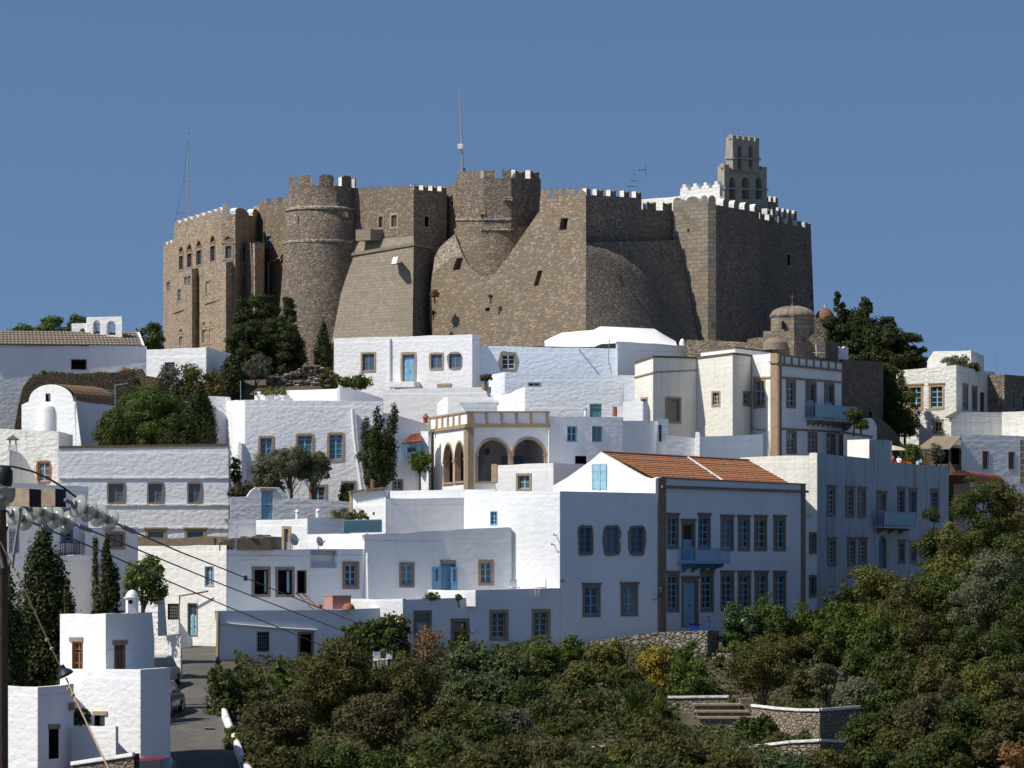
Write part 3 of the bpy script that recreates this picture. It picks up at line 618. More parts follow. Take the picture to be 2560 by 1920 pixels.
merlons(RT.obj, RT.W[2], [(1790, 512), (1898, 531)], [(1808, 1820), (1835, 1846), (1861, 1874), (1886, 1897)], .62, style='round', mat=FA)
SB = House(ft, '', '', [(1885, 286.6, 544), (2028, 296, 573)], 12, FG, 6, wallname='wing')
SB.win(0, 1966, 632, 1977, 668, fr=.12, sm=TG, kind='dark'); SB.win(0, 1978, 735, 1987, 760, fr=.1, sm=TG, kind='dark'); SB.build()
merlons(SB.obj, SB.W[0], [(1899, 547), (2028, 573)], even(1900, 2027, 6, .5), .5, mat=FG)
m = MB(); m.prism([P(2027, 572, 296), P(2036, 800, 296), P(2027, 800, 296)], (0, 6, 0), FG); m.build('wing_batter', ft)
for pts, n in (([(1915, 297, 503), (1945, 299, 506)], 3), ([(1918, 289.5, 535), (1991, 294.5, 549)], 6), ([(1920, 293.5, 528), (1992, 298, 540)], 6)):
    K = House(ft, '', '', pts, 22, FG, 3, wallname='parapet'); K.build()
    merlons(K.obj, K.W[0], [(pts[0][0], pts[0][2]), (pts[1][0], pts[1][2])], even(pts[0][0], pts[1][0], n, .5), .45, mat=FG)
# belfry
be = thing('belfry', 'grey two-tier bell tower with open arches rising above the fortress wall', 'bell tower', P(1855, 540, 289))
def tier(x0, x1, x2, y0, y1, d0, d1, d2, arches, at, ab, nb):
    B = House(be, '', '', [(x0, d0, y0), (x1, d1, y0 + 2), (x2, d2, y0 + (8 if nb > 5 else 12))], (HZ - y1) / F * d1, FP, 1.6, wallname='tier', th=.2)
    W = B.W[1]
    for c, hw in arches:
        s0, s1 = W.sz(c - hw, at)[0], W.sz(c + hw, at)[0]; B.hole(1, arch(s0, s1, W.sz(c, ab)[1], W.sz(c, at)[1]), 1.1)
    B.build(); o = B.obj
    for i, (xa, xb) in ((0, (x0, x1)), (1, (x1, x2))): B.band(i, xa - (2 if i == 0 else 0), xb + (2 if i else 0), (at + ab) / 2 - 2, (at + ab) / 2 + 2, (at + ab) / 2 + (2 if i else -1), (at + ab) / 2 + (6 if i else 3), FP, .1, 'string_course')
    merlons(o, W, [(x1, y0 + 2), (x2, y0 + 10)], even(x1, x2, nb, .62), .32, mat=FP, side=FP)
    return W
W1 = tier(1794, 1811, 1917, 416, 520, 289.6, 288.8, 293, [(1831, 7.5), (1864, 9), (1897, 7.5)], 443, 498, 6)
W2 = tier(1815, 1832, 1898, 343, 424, 289.9, 289.2, 292, [(1849, 5), (1877, 5)], 365, 424, 5)
for c, py, r_, nm in ((1864, 492, .27, 'green bronze bell hanging in the middle lower arch of the belfry'), (1831, 488, .2, 'small dark bell hanging in the left lower arch of the belfry'), (1897, 490, .2, 'small dark bell hanging in the right lower arch of the belfry'), (1849, 400, .15, 'tiny bell in the left upper arch of the belfry'), (1877, 404, .15, 'tiny bell in the right upper arch of the belfry')):
    W = W1 if py > 450 else W2; c0 = W.img(c, py, -.55); m = MB(); m.lathe(c0, [(r_, 0), (r_ * .88, r_ * .25), (r_ * .7, r_ * 1.1), (r_ * .5, r_ * 1.7), (0, r_ * 1.9)], BT if r_ > .25 else BK, 14); m.tube([c0 + Vector((0, 0, r_ * 1.8)), c0 + Vector((0, 0, r_ * 1.8 + .5))], .03, BK, 5)
    tag(m.build('bell', None, smooth=40), nm, 'bell', 'bells in the belfry')
m = MB(); c = P(1858, 336, 290); m.tube([P(1858, 345, 290), c], .03, ST, 5); m.lathe(c, [(0, 0), (.09, .05), (.09, .15), (0, .2)], ST, 10); tag(m.build('finial', None), 'small shiny ball finial on top of the belfry', 'finial')
# white chapel behind the parapet
ch = House('white_chapel', 'white chapel with small stepped battlements behind the fortress parapet', 'chapel', [(1596, 292, 499), (1700, 288.8, 490), (1700.5, 288.4, 478), (1800, 285.5, 468)], 24, FW, 5, wallname='wall')
ch.build()
merlons(ch.obj, ch.W[2], [(1700.5, 478), (1800, 468)], [(1701, 1720), (1728, 1747), (1754, 1772), (1781, 1799)], .5, style='step', mat=FW)
# masts and aerials
def mast(pts, rad, label, name='antenna_mast', cat='antenna', extra=None):
    m = MB(); m.tube(pts, rad, ST, 6)
    if extra: extra(m)
    tag(m.build(name, None), label, cat)
mast([P(471, 560, 300), P(470, 331, 300)], [.05, .035], 'tall grey mast with guy wire at the left end of the fortress', extra=lambda m: (m.lathe(P(470, 334, 300), [(0, 0), (.1, .05), (.1, .14), (0, .2)], ST, 8), m.tube([P(470, 340, 300), P(459, 454, 300), P(437, 555, 300)], .012, BK, 4), m.tube([P(459, 454, 300), P(471, 455, 300)], .012, BK, 4), m.tube([P(437, 533, 300), P(471, 533, 300)], .012, BK, 4)))
mast([P(1157, 440, 284.6), P(1153, 330, 284.6), P(1149, 210, 284.6)], [.1, .07, .035], 'tallest white mast with a small box rising from the polygonal tower', extra=lambda m: (m.box(P(1151, 373, 284.4), .42, .3, .38, FW), m.tube([P(1157, 440, 284.5), P(1157, 420, 284.5)], .2, GM, 8)))
mast([P(1805, 412, 291), P(1803, 293, 291)], .03, 'plain thin pole standing left of the belfry')
mast([P(1594, 500, 284), P(1594, 411, 284)], .04, 'dark television aerial with crossbars behind the fortress battlements', 'television_aerial', 'aerial', lambda m: (m.tube([P(1594, 426, 284), P(1615, 424, 284)], .02, BK, 4), m.tube([P(1615, 408, 284), P(1615, 440, 284)], .02, BK, 4), m.tube([P(1575, 452, 284), P(1594, 452, 284)], .02, BK, 4), m.tube([P(1568, 466, 284), P(1594, 467, 284)], .02, BK, 4), m.tube([P(1590, 426, 284), P(1581, 432, 284), P(1590, 438, 284)], .015, BK, 4)))
# ---------------------------------------------------------------- the town
def tile_roof(parent, eL, eR, rL, rR, nrow, ncol, mat, amp=.04, rise=.05, name='roof'):
    m = MB(); up = (eR - eL).cross(rL - eL).normalized(); up = up if up.z > 0 else -up; K = ncol * 4; r = random.Random(3)
    for j in range(nrow):
        v0, v1 = j / nrow, min(1, (j + 1.15) / nrow); rows = []
        off = r.uniform(-.008, .008)
        for v, h in ((v0, -.02), (v0, rise), (v1, .004)):
            row = []
            for k in range(K + 1):
                u = k / K; p = lerp(lerp(eL, eR, u), lerp(rL, rR, u), v)
                hh = h + off + (amp * abs(math.cos(math.pi * k / 4)) if h >= 0 else 0) + (r.uniform(-.008, .008) if h > .03 else 0)
                row.append(p + up * hh)
            rows.append(row)
        m.grid(rows, mat)
    return m.build(name, parent)
def balcony(h, i, x0, x1, ytop, ybot, out, paint, nb=4, brk=TD, glassy=False, deep=.5):
    W = h.W[i]; xm = (x0 + x1) / 2; s0, s1 = W.sz(x0, ybot)[0], W.sz(x1, ybot)[0]; z1, z0 = W.sz(xm, ytop)[1], W.sz(xm, ybot)[1]
    m = MB(); m.slab(W, s0, s1, z0 - .1, z0, .001, out, paint); b = m.build('balcony', h.root)
    r = MB()
    for o in (out - .04,):
        r.slab(W, s0, s1, z1 - .05, z1, o, o + .04, paint); r.slab(W, s0, s1, z0 + .08, z0 + .11, o, o + .03, paint)
    for s in (s0, s1 - .04): r.slab(W, s, s + .04, z1 - .05, z1 - .001, .002, out - .04, paint); r.slab(W, s, s + .04, z0 + .08, z0 + .11, .002, out - .04, paint)
    n = max(6, int((s1 - s0) / .13))
    for k in range(n + 1):
        s = s0 + (s1 - s0 - .02) * k / n; wd = .045 if k in (0, n) else .02; r.slab(W, s, s + wd, z0, z1 + (.08 if k in (0, n) else -.02), out - .035, out - .035 + wd, paint)
    for s in (s0, s1 - .02):
        for k in range(1, int(out / .15)): r.slab(W, s, s + .02, z0, z1 - .03, k * .15, k * .15 + .02, paint)
    o = r.build('railing'); o.parent = b
    if glassy:
        g = MB(); g.slab(W, s0 + .05, s1 - .05, z0 + .12, z1 - .07, out - .025, out - .015, BP); q = g.build('panel'); q.parent = b
    for k in range(nb):
        s = s0 + (s1 - s0) * (k + .5) / nb; c = MB(); t = .05
        pr = [(0, z0 - .1), (out * .92, z0 - .1), (out * .8, z0 - .1 - deep * .35), (out * .35, z0 - .1 - deep * .55), (.0, z0 - .1 - deep)]
        c.prism([W.pt(s - t, z, o_) for o_, z in pr], W.pt(s + t, 0, 0) - W.pt(s - t, 0, 0), brk); q = c.build('bracket'); q.parent = b
    return b
def vpost(h, i, xs, y0, y1, hw, mat, out=.05, name='pilaster', slope=None):
    W = h.W[i]
    for x in xs:
        k = (lambda x_: 0) if slope is None else slope
        s0, s1 = W.sz(x - hw, y0)[0], W.sz(x + hw, y0)[0]; z1, z0 = W.sz(x, y0 + k(x))[1], W.sz(x, y1 + k(x))[1]
        m = MB(); m.slab(W, s0, s1, z0, z1, -.03, out, mat); m.build(name, h.root)
# --- upper left: long church, lit store, hillside walls
h = House('long_church', 'long whitewashed church with weathered tile roof at the far left edge', 'church', [(-60, 261, 862), (367, 264.5, 866)], 7, WM, 4, pdrop=.1)
h.win(0, 177, 898, 217, 925, fr=.05, sm=TG, kind='dark'); h.build()
ch_ = h
tile_roof(h.root, P(-60, 861, 260.8), P(353, 864, 264.3), P(-60, 827, 264.6), P(340, 831, 267.6), 6, 44, TB, .05, .06)
m = MB(); m.prism([P(353, 864, 264.4), P(340, 830, 267.6), P(346, 866, 270)], (.25, .05, 0), WM); m.build('gable', h.root)
h = House('bell_arch', 'white wall belfry with arched openings on the tiled church roof', 'bell arch', [(179, 266.6, 809), (216, 266.4, 808), (216.5, 266.2, 793), (306, 265.6, 791)], P(200, 850, 266).z, WR, .7, th=.15, pdrop=.02)
W = h.W[2]
for a, b, y in ((233, 250, 801), (267, 289, 803)): s0, s1 = W.sz(a, y)[0], W.sz(b, y)[0]; h.hole(2, arch(s0, s1, W.sz(a, 838)[1], W.sz(a, y)[1], k=1.1), .7)
W = h.W[0]; s0, s1 = W.sz(200, 820)[0], W.sz(212, 820)[0]; h.hole(0, arch(s0, s1, W.sz(200, 838)[1], W.sz(200, 821)[1]), .7)
h.build(); bm = bmesh.new(); bm.from_mesh(h.obj.data); bmesh.ops.delete(bm, geom=[f for f in bm.faces if abs(f.normal.y) > .85 and f.calc_center_median().y > 266.62], context='FACES'); bm.to_mesh(h.obj.data); bm.free()
h = House('white_store', 'small lit whitewashed store with one dark square window below the fortress palace', 'house', [(366, 258.6, 874), (516, 256.6, 868), (578, 259.6, 884)], 10, WR, 5)
h.win(0, 412, 906, 437, 933, fr=.0, kind='grille'); h.build()
h = House('rubble_wall', 'crumbling dry stone wall curving above the barrel roofed chapel', 'wall', [(38, 252, 1062), (336, 254, 930)], 5.5, FE, 3, tops={0: [(38, 1062), (46, 1015), (58, 968), (75, 945), (95, 936), (200, 934), (336, 929)]}, pdrop=2.4); h.build()
h = House('rubble_wall', 'low rubble wall with dry weeds beside the lit white store', 'wall', [(332, 255, 926), (455, 254, 948)], 9, FE, 1.5, tops={0: [(332, 926), (352, 922), (360, 938), (400, 946), (455, 950)]}); h.build()
m = MB(); r = random.Random(5)
for k in range(130):
    t = r.random(); x = 672 + 150 * t; top = 945 - 36 * math.exp(-((x - 775) / 45) ** 2); y = r.uniform(top, 968); d = 262 + r.uniform(-.5, .8) + (960 - y) * .01
    c = P(x, y, d); sz = r.uniform(.12, .3); m.lathe(c, [(0, -sz * .5), (sz * .8, -sz * .3), (sz, .05), (sz * .6, sz * .5), (0, sz * .6)], FR, 6)
tag(m.build('rubble_heap', None), 'heap of loose stones under the cypress by the fortress foot', 'rubble')
# --- barrel vaulted chapel
arc = [(128 + 56 * math.cos(math.pi * k / 14), 1003 - 42 * math.sin(math.pi * k / 14)) for k in range(14, -1, -1)]
h = House('barrel_chapel', 'white chapel with rounded gable, apse and brown barrel tile roof', 'chapel', [(54, 246, 1012), (190, 244, 1006), (268, 247.2, 1011)], 5, WR, 4.6, tops={0: [(54, 1012), (70, 1005)] + arc + [(190, 1006)]}, pdrop=.2)
h.win(0, 114, 984, 126, 1004, fr=.0, kind='dark'); h.build()
W = h.W[0]; V = Vector((.51, .86, 0)) * 4.2
f0 = [W.img(*p, -.3) for p in arc]; rows = [[p + V * (k / 14) + Vector((0, 0, .02 + (.035 if k % 2 else 0))) for p in f0] for k in range(15)]
m = MB(); m.grid(rows, TBR); m.poly(rows[-1], WR); m.build('vault_roof', h.root)
m = MB(); c = W.img(117, 1085, .0); zt = W.img(117, 1014).z - c.z; m.lathe(c, [(.62, -.8), (.6, zt - .12), (.5, zt), (0, zt + .12)], WR, 28); m.build('apse', h.root, smooth=45)
m = MB(); m.prism([W.img(186, 1008, .0), W.img(190, 1008, 0), W.img(205, 1125, 0), W.img(190, 1125, 0)], V, WM); m.build('buttress', h.root)
# --- far left stepped box, its low wall and chimney
h = House('box_house', 'stained white box house at left edge with a red framed window', 'house', [(-40, 236.6, 1070), (147, 234.2, 1078), (182, 237.6, 1087)], 3, WG, 6, edge=CAPB)
h.win(0, 91, 1151, 128, 1209, fr=.13, sm=TERR, paint=GP, grid=(2, 3), jit=.1, pane=GLB); h.build()
h = House('curved_annex', 'low white annex with sloping curved wall in front of the box house', 'annex', [(-40, 232.5, 1122), (24, 231.6, 1124), (95, 234, 1205)], 3, WG, 2.5, tops={1: [(24, 1124), (50, 1132), (66, 1150), (80, 1175), (95, 1205)]}, pdrop=2.0); h.build()
m = MB(); c = P(32, 1135, 233); m.box(c, .5, .5, .55, WG); c2 = c + Vector((0, 0, .55))
for a, b in ((-.18, -.18), (.18, -.18), (.18, .18), (-.18, .18)): m.box(c2 + Vector((a, b, 0)), .08, .08, .3, WG)
m.prism([c2 + Vector((x, y, .3)) for x, y in ((-.34, -.34), (.34, -.34), (.34, .34), (-.34, .34))], (0, 0, .05), CAPB)
for i in range(4):
    q = [(-.34, -.34), (.34, -.34), (.34, .34), (-.34, .34)]; a, b = q[i], q[(i + 1) % 4]; m.poly([c2 + Vector((*a, .35)), c2 + Vector((*b, .35)), c2 + Vector((0, 0, .62))], CAPB)
tag(m.build('chimney', None), 'square chimney with a little pyramid cap at the far left', 'chimney')
# --- three window grey house
h = House('textured_house', 'long lumpy whitewashed house with three dark framed windows under the pine', 'house', [(148, 230, 1119), (572, 230.4, 1113)], .3, WR, 7, edge=CAPB)
for x0, x1 in ((267, 314), (367, 411), (467, 506)): h.win(0, x0, 1205, x1, 1261, fr=.12, sm=TD, paint=TD, grid=(2, 2), pane=M_glass('blue_curtained_glass', (.09, .17, .2), .25) if x0 == 267 else bpy.data.materials['blue_curtained_glass'], jit=.05)
for x0, x1 in ((264, 316), (363, 416), (461, 515)): h.win(0, x0, 1322, x1, 1372, fr=.17, sm=TR, paint=BT, grid=(2, 2), cap=.08, pane=bpy.data.materials['blue_curtained_glass'])
h.build()
for y in (1193, 1261, 1319): h.band(0, 148, 572, y, y + 4, y + (0 if y < 1200 else -1), y + 4, WG, .07, 'string_course')
h.band(0, 147, 573, 1115, 1121, 1109, 1115, CAPB, .05, 'roof_edge')
h = House('shaded_house', 'bluish shaded plaster house behind the tall dark cypresses at left', 'house', [(20, 211, 1206), (221, 216, 1217)], -3.5, WS, 5)
h.win(0, 151, 1270, 182, 1356, fr=.05, sm=BD, paint=BD, grid=(2, 4)); h.win(0, 20, 1322, 48, 1384, fr=.08, sm=GP, paint=GP, grid=(2, 3)); h.build()
balcony(h, 0, 146, 182, 1356, 1387, .5, BK, 2, BK, deep=.2)
h = House('shaded_block', 'narrow shaded white block with cables behind the slim cypress', 'house', [(150, 204.5, 1388), (211, 206.5, 1387), (244, 208.5, 1390)], -4, WS, 4); h.build()
h = House('pink_framed_wing', 'shaded white wing with a tan framed window behind the slim cypress', 'house', [(212, 214.8, 1320), (345, 216.3, 1318)], -2.5, WS, 4); h.win(0, 272, 1328, 313, 1374, fr=.14, sm=TR, paint=TD, grid=(2, 2), pane=GLB); h.build()
# --- lit house above the lane and the row of old houses to its right
h = House('lane_house', 'bright white house above the lane with a pale blue door', 'house', [(345, 202, 1365), (567, 199, 1363)], -4.3, WWM, 4, edge=WS)
h.win(0, 512, 1415, 534, 1466, fr=.04, sm=GP, paint=BP, grid=(2, 3)); h.win(0, 469, 1507, 494, 1590, kind='door', fr=.05, sm=TG, paint=BP, trans=.35); h.win(0, 420, 1509, 447, 1549, kind='grille', fr=.02, sm=WD); h.build()
m = MB(); m.prism([P(363, 1348, 203), P(535, 1345, 201), P(535, 1364, 201), P(363, 1366, 203)], (.1, .35, 0), CAPB); m.build('roof_edge', h.root)
m = MB(); m.tube([P(449, 1580, 199.9), P(449, 1490, 199.9), P(520, 1478, 199.3)], .05, CAPB, 6); m.build('drain_pipe', h.root)
h = House('empty_house', 'old white house with two open dark windows and a sagging tile eave', 'house', [(567, 199, 1374), (773, 201.7, 1373)], -2.9, WM, 4)
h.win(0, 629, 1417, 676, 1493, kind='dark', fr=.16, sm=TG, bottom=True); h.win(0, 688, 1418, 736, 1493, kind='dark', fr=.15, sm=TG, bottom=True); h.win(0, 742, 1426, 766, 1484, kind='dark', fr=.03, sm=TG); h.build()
W = h.W[0]
for xs in ((665, 671), (721, 727)):
    s0, s1 = W.sz(xs[0], 1450)[0], W.sz(xs[1], 1450)[0]; m = MB(); m.slab(W, s0, s1, W.sz(650, 1482)[1], W.sz(650, 1428)[1], -.2, -.15, BP); m.build('shutter', h.root)
m = MB(); a = [P(548, 1356, 199.2), P(676, 1341, 199.6), P(676, 1375, 199.6), P(548, 1376, 199.2)]; m.prism(a, (.4, 3.2, 0), CAPB); rr = random.Random(2)
for k in range(16): m.box(P(556 + k * 7.5, 1355 - k * .95, 199.6 + rr.uniform(0, .8)), .3, .5, rr.uniform(.06, .16), TB, .2)
m.build('tile_eave', h.root)
h = House('niche_house', 'white house with a square wall niche and a bright blue window', 'house', [(773, 201.7, 1373), (912, 203.1, 1372)], -2.9, WM, 4)
h.win(0, 856, 1404, 898, 1473, fr=.17, sm=TD, paint=BL, grid=(2, 3)); W = h.W[0]
nr = rect(W.sz(777, 1400)[0], W.sz(842, 1400)[0], W.sz(800, 1419)[1], W.sz(800, 1376)[1]); h.hole(0, nr, .45); h.build()
m = MB(); m.poly([W.pt(*p, -.45) for p in nr], WM); m.build('niche', h.root)
m = MB(); m.tube([W.img(917, 1383, .1), W.img(919, 1500, .1)], .09, WS, 8); m.build('drain_pipe', h.root)
h = House('terrace_house', 'wide smooth white house with blue double doors opening on the terrace', 'house', [(911, 203.0, 1337), (1100, 204.9, 1328), (1279, 206.3, 1319)], -2.9, WS, 5, tops={0: [(911, 1337), (960, 1334), (1000, 1334), (1050, 1329), (1100, 1327)], 1: [(1100, 1327), (1160, 1322), (1273, 1318), (1279, 1321)]}, edge=WS)
h.win(0, 998, 1436 - 30, 1036, 1469, fr=.15, sm=TD, paint=BL, grid=(2, 3)); h.win(1, 1195, 1399, 1235, 1464, fr=.15, sm=TR, paint=BP, grid=(2, 3), pane=GLB)
h.win(0, 1087, 1408, 1099.5, 1484, fr=.0, kind='shut', paint=BL, grid=(1, 2)) if 0 else None
h.win(1, 1102, 1409, 1139, 1485, fr=.03, kind='door', sm=BD, paint=BL, recess=.25, name='door'); h.build()
W = h.W[1]
for x0, x1 in ((1079, 1103), (1127, 1143)):
    WW_ = W; s0, s1 = W.sz(x0, 1445)[0], W.sz(x1, 1445)[0]; m = MB(); za, zb_ = W.sz(1120, 1481)[1], W.sz(1120, 1418)[1]
    m.slab(W, s0, s1, za, zb_, .02, .06, BL); c = (s0 + s1) / 2
    m.slab(W, c - .07, c + .07, za + .6, zb_ - .1, .06, .07, GLB); o = m.build('shutter', h.root)
h.band(1, 1101, 1139, 1400, 1409, 1400, 1409, TG, .04, 'lintel')
# --- front lower wall
h = House('front_house', 'long low shaded white house along the garden with stepped parapets', 'house', [(543, 195.4, 1527), (1400, 204.85, 1470)], -6.5, WM, 3.4, tops={0: [(543, 1527), (850, 1524), (1005, 1518), (1005.5, 1499), (1188, 1493), (1188.5, 1475), (1400, 1470)]}, pdrop=.5)
h.win(0, 642, 1579, 673, 1629, kind='grille', fr=.05, sm=TG); h.win(0, 744, 1579, 784, 1660, kind='dark', fr=.13, sm=TG)
h.win(0, 1034, 1526, 1079, 1640, kind='door', fr=.16, sm=TD, paint=GP, trans=.24); h.win(0, 1127, 1546, 1173, 1690, kind='door', fr=.18, sm=TD, paint=WD, trans=.2)
for x0, x1, y0, y1 in ((1223, 1271, 1524, 1602), (1329, 1376, 1522, 1599)): h.win(0, x0, y0, x1, y1, fr=.17, sm=TR if x0 < 1300 else TR, paint=GP, grid=(2, 3), trans=.27, recess=.22)
h.build(); fh = h; W = h.W[0]
m = MB(); m.tube([W.img(546, 1557, .1), W.img(600, 1562, .1), W.img(700, 1570, .09), W.img(791, 1575, .08)], .06, WS, 6); m.build('drain_pipe', h.root)
m = MB(); m.box(W.img(1178, 1580, .1), .22, .15, .25, GM); m.build('meter_box', h.root)
m = MB(); m.tube([W.img(543, 1530, .1), W.img(541, 1700, .12)], .09, TR, 6); m.build('corner_pipe', h.root)
h = House('parapet_block', 'lit white parapet block with a step on the front terrace', 'wall', [(866, 200.6, 1497), (1008, 199.2, 1497)], -2.6, WS, 1.0, pdrop=.05); h.build()
h = House('planter_wall', 'lit white planter wall in front of the blue double doors', 'wall', [(1070, 203.2, 1474), (1190, 201.9, 1475)], -1.6, WS, .5, pdrop=.05, th=.1); h.build()
m = MB(); m.box(P(844, 1522, 199.6), 1.05, 1.0, .68, PINK, .5); m.box(P(844, 1490.5, 199.6), 1.1, 1.05, .04, PINK, .5); tag(m.build('water_tank', None), 'pink rendered box tank on the front terrace', 'tank')
m = MB(); m.lathe(P(871, 1523, 198.6), [(.33, 0), (.31, .14), (.2, .27), (0, .33)], TERR, 14); tag(m.build('clay_dome', None, smooth=40), 'small clay oven dome beside the pink tank', 'oven')
m = MB(); m.lathe(P(801, 1522, 198.4), [(.0, 0), (.09, 0), (.12, .22), (.1, .22), (.09, .1), (0, .1)], M_plain('red_plastic', (.45, .04, .03), .4, .1, 3, 0), 12); tag(m.build('bucket', None, smooth=40), 'small red bucket at the foot of the ladder', 'bucket')
m = MB(); a, b = P(748, 1482, 200.9), P(790, 1522, 199.0); sd = Vector((.16, .12, 0))
for k in (-1, 1): m.tube([a + sd * k, b + sd * k], .03, WD, 5)
for t in range(1, 7): c = lerp(a, b, t / 7); m.tube([c - sd, c + sd], .025, TR, 5)
tag(m.build('ladder', None), 'wooden ladder stair leaning up to the open doorway', 'ladder')
# --- tall mansion with orange tile roof
h = House('mansion', 'tall white mansion with orange tile roof, blue windows and a blue balcony', 'house', [(1160, 208.2, 1232), (1400, 204.9, 1228), (1650, 207.9, 1232), (2012, 223.1, 1209)], -3.6, WM, 9,
          tops={0: [(1160, 1232), (1165, 1224), (1250, 1228), (1400, 1228)], 1: [(1400, 1228), (1639, 1233), (1639.5, 1196), (1650, 1193)], 2: [(1650, 1192), (2012, 1209)]}, pdrop=.2)
h.win(0, 1226, 1278, 1243, 1313, fr=.03, sm=BL, paint=BL, grid=(2, 3), recess=.1)
for x0, x1 in ((1443, 1485), (1508, 1551), (1571, 1614)): h.win(1, x0, 1313, x1, 1389, fr=.15, sm=TD, paint=BD, grid=(2, 4), jit=.13, recess=.2)
for x0, x1, y in ((1456, 1501, 1461), (1551, 1595, 1459)): h.win(1, x0, y, x1, y + 82, fr=.15, sm=TD, paint=BL, grid=(2, 3), cap=.06)
for x0, x1, y0, y1 in ((1667, 1697, 1286, 1373), (1745, 1776, 1286, 1375), (1801, 1834, 1290, 1378), (1844, 1875, 1291, 1378), (1885, 1917, 1291, 1378), (1933, 1964, 1291, 1378)): h.win(2, x0, y0, x1, y1, fr=.19, sm=TD, paint=BL, grid=(2, 4), cap=.06, trans=0)
h.win(2, 1703, 1301, 1738, 1400, kind='door', fr=.2, sm=TD, paint=BL, cap=.06, trans=.45)
for x0, x1, y0, y1 in ((1667, 1698, 1431, 1531), (1751, 1784, 1430, 1530), (1801, 1835, 1430, 1528), (1844, 1877, 1430, 1527), (1886, 1919, 1430, 1526), (1933, 1965, 1430, 1524)): h.win(2, x0, y0, x1, y1, fr=.2, sm=TD, paint=BL, grid=(2, 4), cap=.06, trans=.24, bottom=True)
h.win(2, 1703, 1444, 1746, 1568, kind='door', fr=.22, sm=TD, paint=BP, cap=.06, trans=.0); h.build(); man = h
balcony(h, 2, 1694, 1788, 1371, 1405, .9, BL, 4, BD, deep=.5)
h.band(2, 1650, 2012, 1192, 1196, 1209, 1212, TD, .08, 'roof_edge'); h.band(2, 1650, 2016, 1213, 1220, 1226, 1232, TD, .16, 'cornice')
vpost(h, 2, [1657], 1192, 1590, 6.5, TD, .06); vpost(h, 2, [2007], 1211, 1580, 5, TD, .06)
W = h.W[1]; s0, s1 = W.sz(1644, 1300)[0], W.L; m = MB(); m.slab(W, s0, s1, W.sz(1645, 1590)[1], W.sz(1645, 1195)[1], -.03, .05, TD); m.build('pilaster', h.root)
m = MB()
for z in (0, .12, .24): m.tube([W.img(1633 + z, 1490, .45) + Vector((0, 0, z * 3)), W.img(1650 - 2, 1490, .45) + Vector((0, 0, z * 3))], .02, BK, 4)
for x in (1635, 1642, 1648): m.tube([W.img(x, 1490, .45), W.img(x, 1462, .45)], .018, BK, 4)
m.tube([W.img(1640, 1488, .45), W.img(1632, 1498, .3), W.img(1632, 1500, .0)], .02, BK, 4); m.tube([W.img(1641, 1478, .45), W.img(1641, 1468, .45)], .07, GLB, 6)
tag(m.build('wall_lantern', None), 'black iron wall lantern beside the brown corner strip of the mansion', 'lantern')
g = House(man.root, '', '', [(1383, 211.6, 1214), (1642, 208.2, 1199)], P(1500, 1245, 209).z, WS, .5, tops={0: [(1383, 1214), (1418, 1194), (1450, 1171), (1476, 1152), (1502, 1130), (1525, 1142), (1548, 1155), (1567, 1167), (1586, 1178), (1609, 1191), (1625, 1196), (1642, 1199)]}, wallname='gable', pdrop=.6, th=.25)
g.win(0, 1480, 1161, 1517, 1224, kind='shut', fr=.0, paint=BP, grid=(1, 3), recess=.03); g.build()
W = g.W[0]; V = Vector((.51, .86, 0)); rL = W.img(1502, 1133, -.1); eR_ = W.img(1640, 1201, -.1); L1, L2 = 17.6, 16.6
tile_roof(man.root, eR_, eR_ + V * L2, rL, rL + V * L1, 13, 62, TO, .045, .055)
eb = W.img(1386, 1216, -.1); m = MB(); m.poly([rL + Vector((0, 0, .03)), rL + V * L1 + Vector((0, 0, .03)), eb + V * L1, eb], TO); m.build('back_roof', man.root)
m = MB(); a, b = rL + V * L1, eR_ + V * L2; u = Vector((0, 0, .14)); m.prism([a, b, b + u, a + u], V * .22, WS); m.build('verge', man.root)
a, b = rL + V * (L1 * .56), eR_ + V * (L2 * .48); m = MB(); m.prism([a, b, b + u * .9, a + u * .9], V * .16, WS); m.build('fire_wall', man.root)
m = MB(); m.tube([rL + Vector((0, 0, .05)), rL + V * L1 + Vector((0, 0, .05))], .09, TO, 8); m.build('ridge', man.root)
m = MB(); m.poly([eR_ + Vector((0, 0, -.05)), eR_ + V * L2 + Vector((0, 0, -.05)), P(2005, 1214, 222.9), P(1652, 1203, 208.2)], WS); m.build('gutter', man.root)
# --- right stained building
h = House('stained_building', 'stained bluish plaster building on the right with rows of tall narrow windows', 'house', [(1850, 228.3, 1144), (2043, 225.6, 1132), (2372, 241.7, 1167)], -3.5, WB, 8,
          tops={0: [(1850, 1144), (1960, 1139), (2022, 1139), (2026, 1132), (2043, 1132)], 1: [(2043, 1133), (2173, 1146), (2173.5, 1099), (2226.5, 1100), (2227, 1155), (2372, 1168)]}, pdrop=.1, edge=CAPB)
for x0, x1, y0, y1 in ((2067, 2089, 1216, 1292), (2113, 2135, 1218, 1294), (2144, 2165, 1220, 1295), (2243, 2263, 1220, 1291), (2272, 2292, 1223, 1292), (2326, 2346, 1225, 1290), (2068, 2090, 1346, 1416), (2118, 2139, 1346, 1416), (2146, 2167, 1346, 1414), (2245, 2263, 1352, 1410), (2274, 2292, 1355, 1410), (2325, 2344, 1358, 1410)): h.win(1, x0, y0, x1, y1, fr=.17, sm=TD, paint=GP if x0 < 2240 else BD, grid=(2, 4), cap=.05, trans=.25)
h.win(1, 2191, 1230, 2216, 1316, kind='door', fr=.17, sm=TD, paint=GP, cap=.05, trans=.5); h.win(1, 2197, 1338, 2216, 1420, kind='door', fr=.15, sm=TD, paint=BD, shape='arch'); h.build(); sb = h
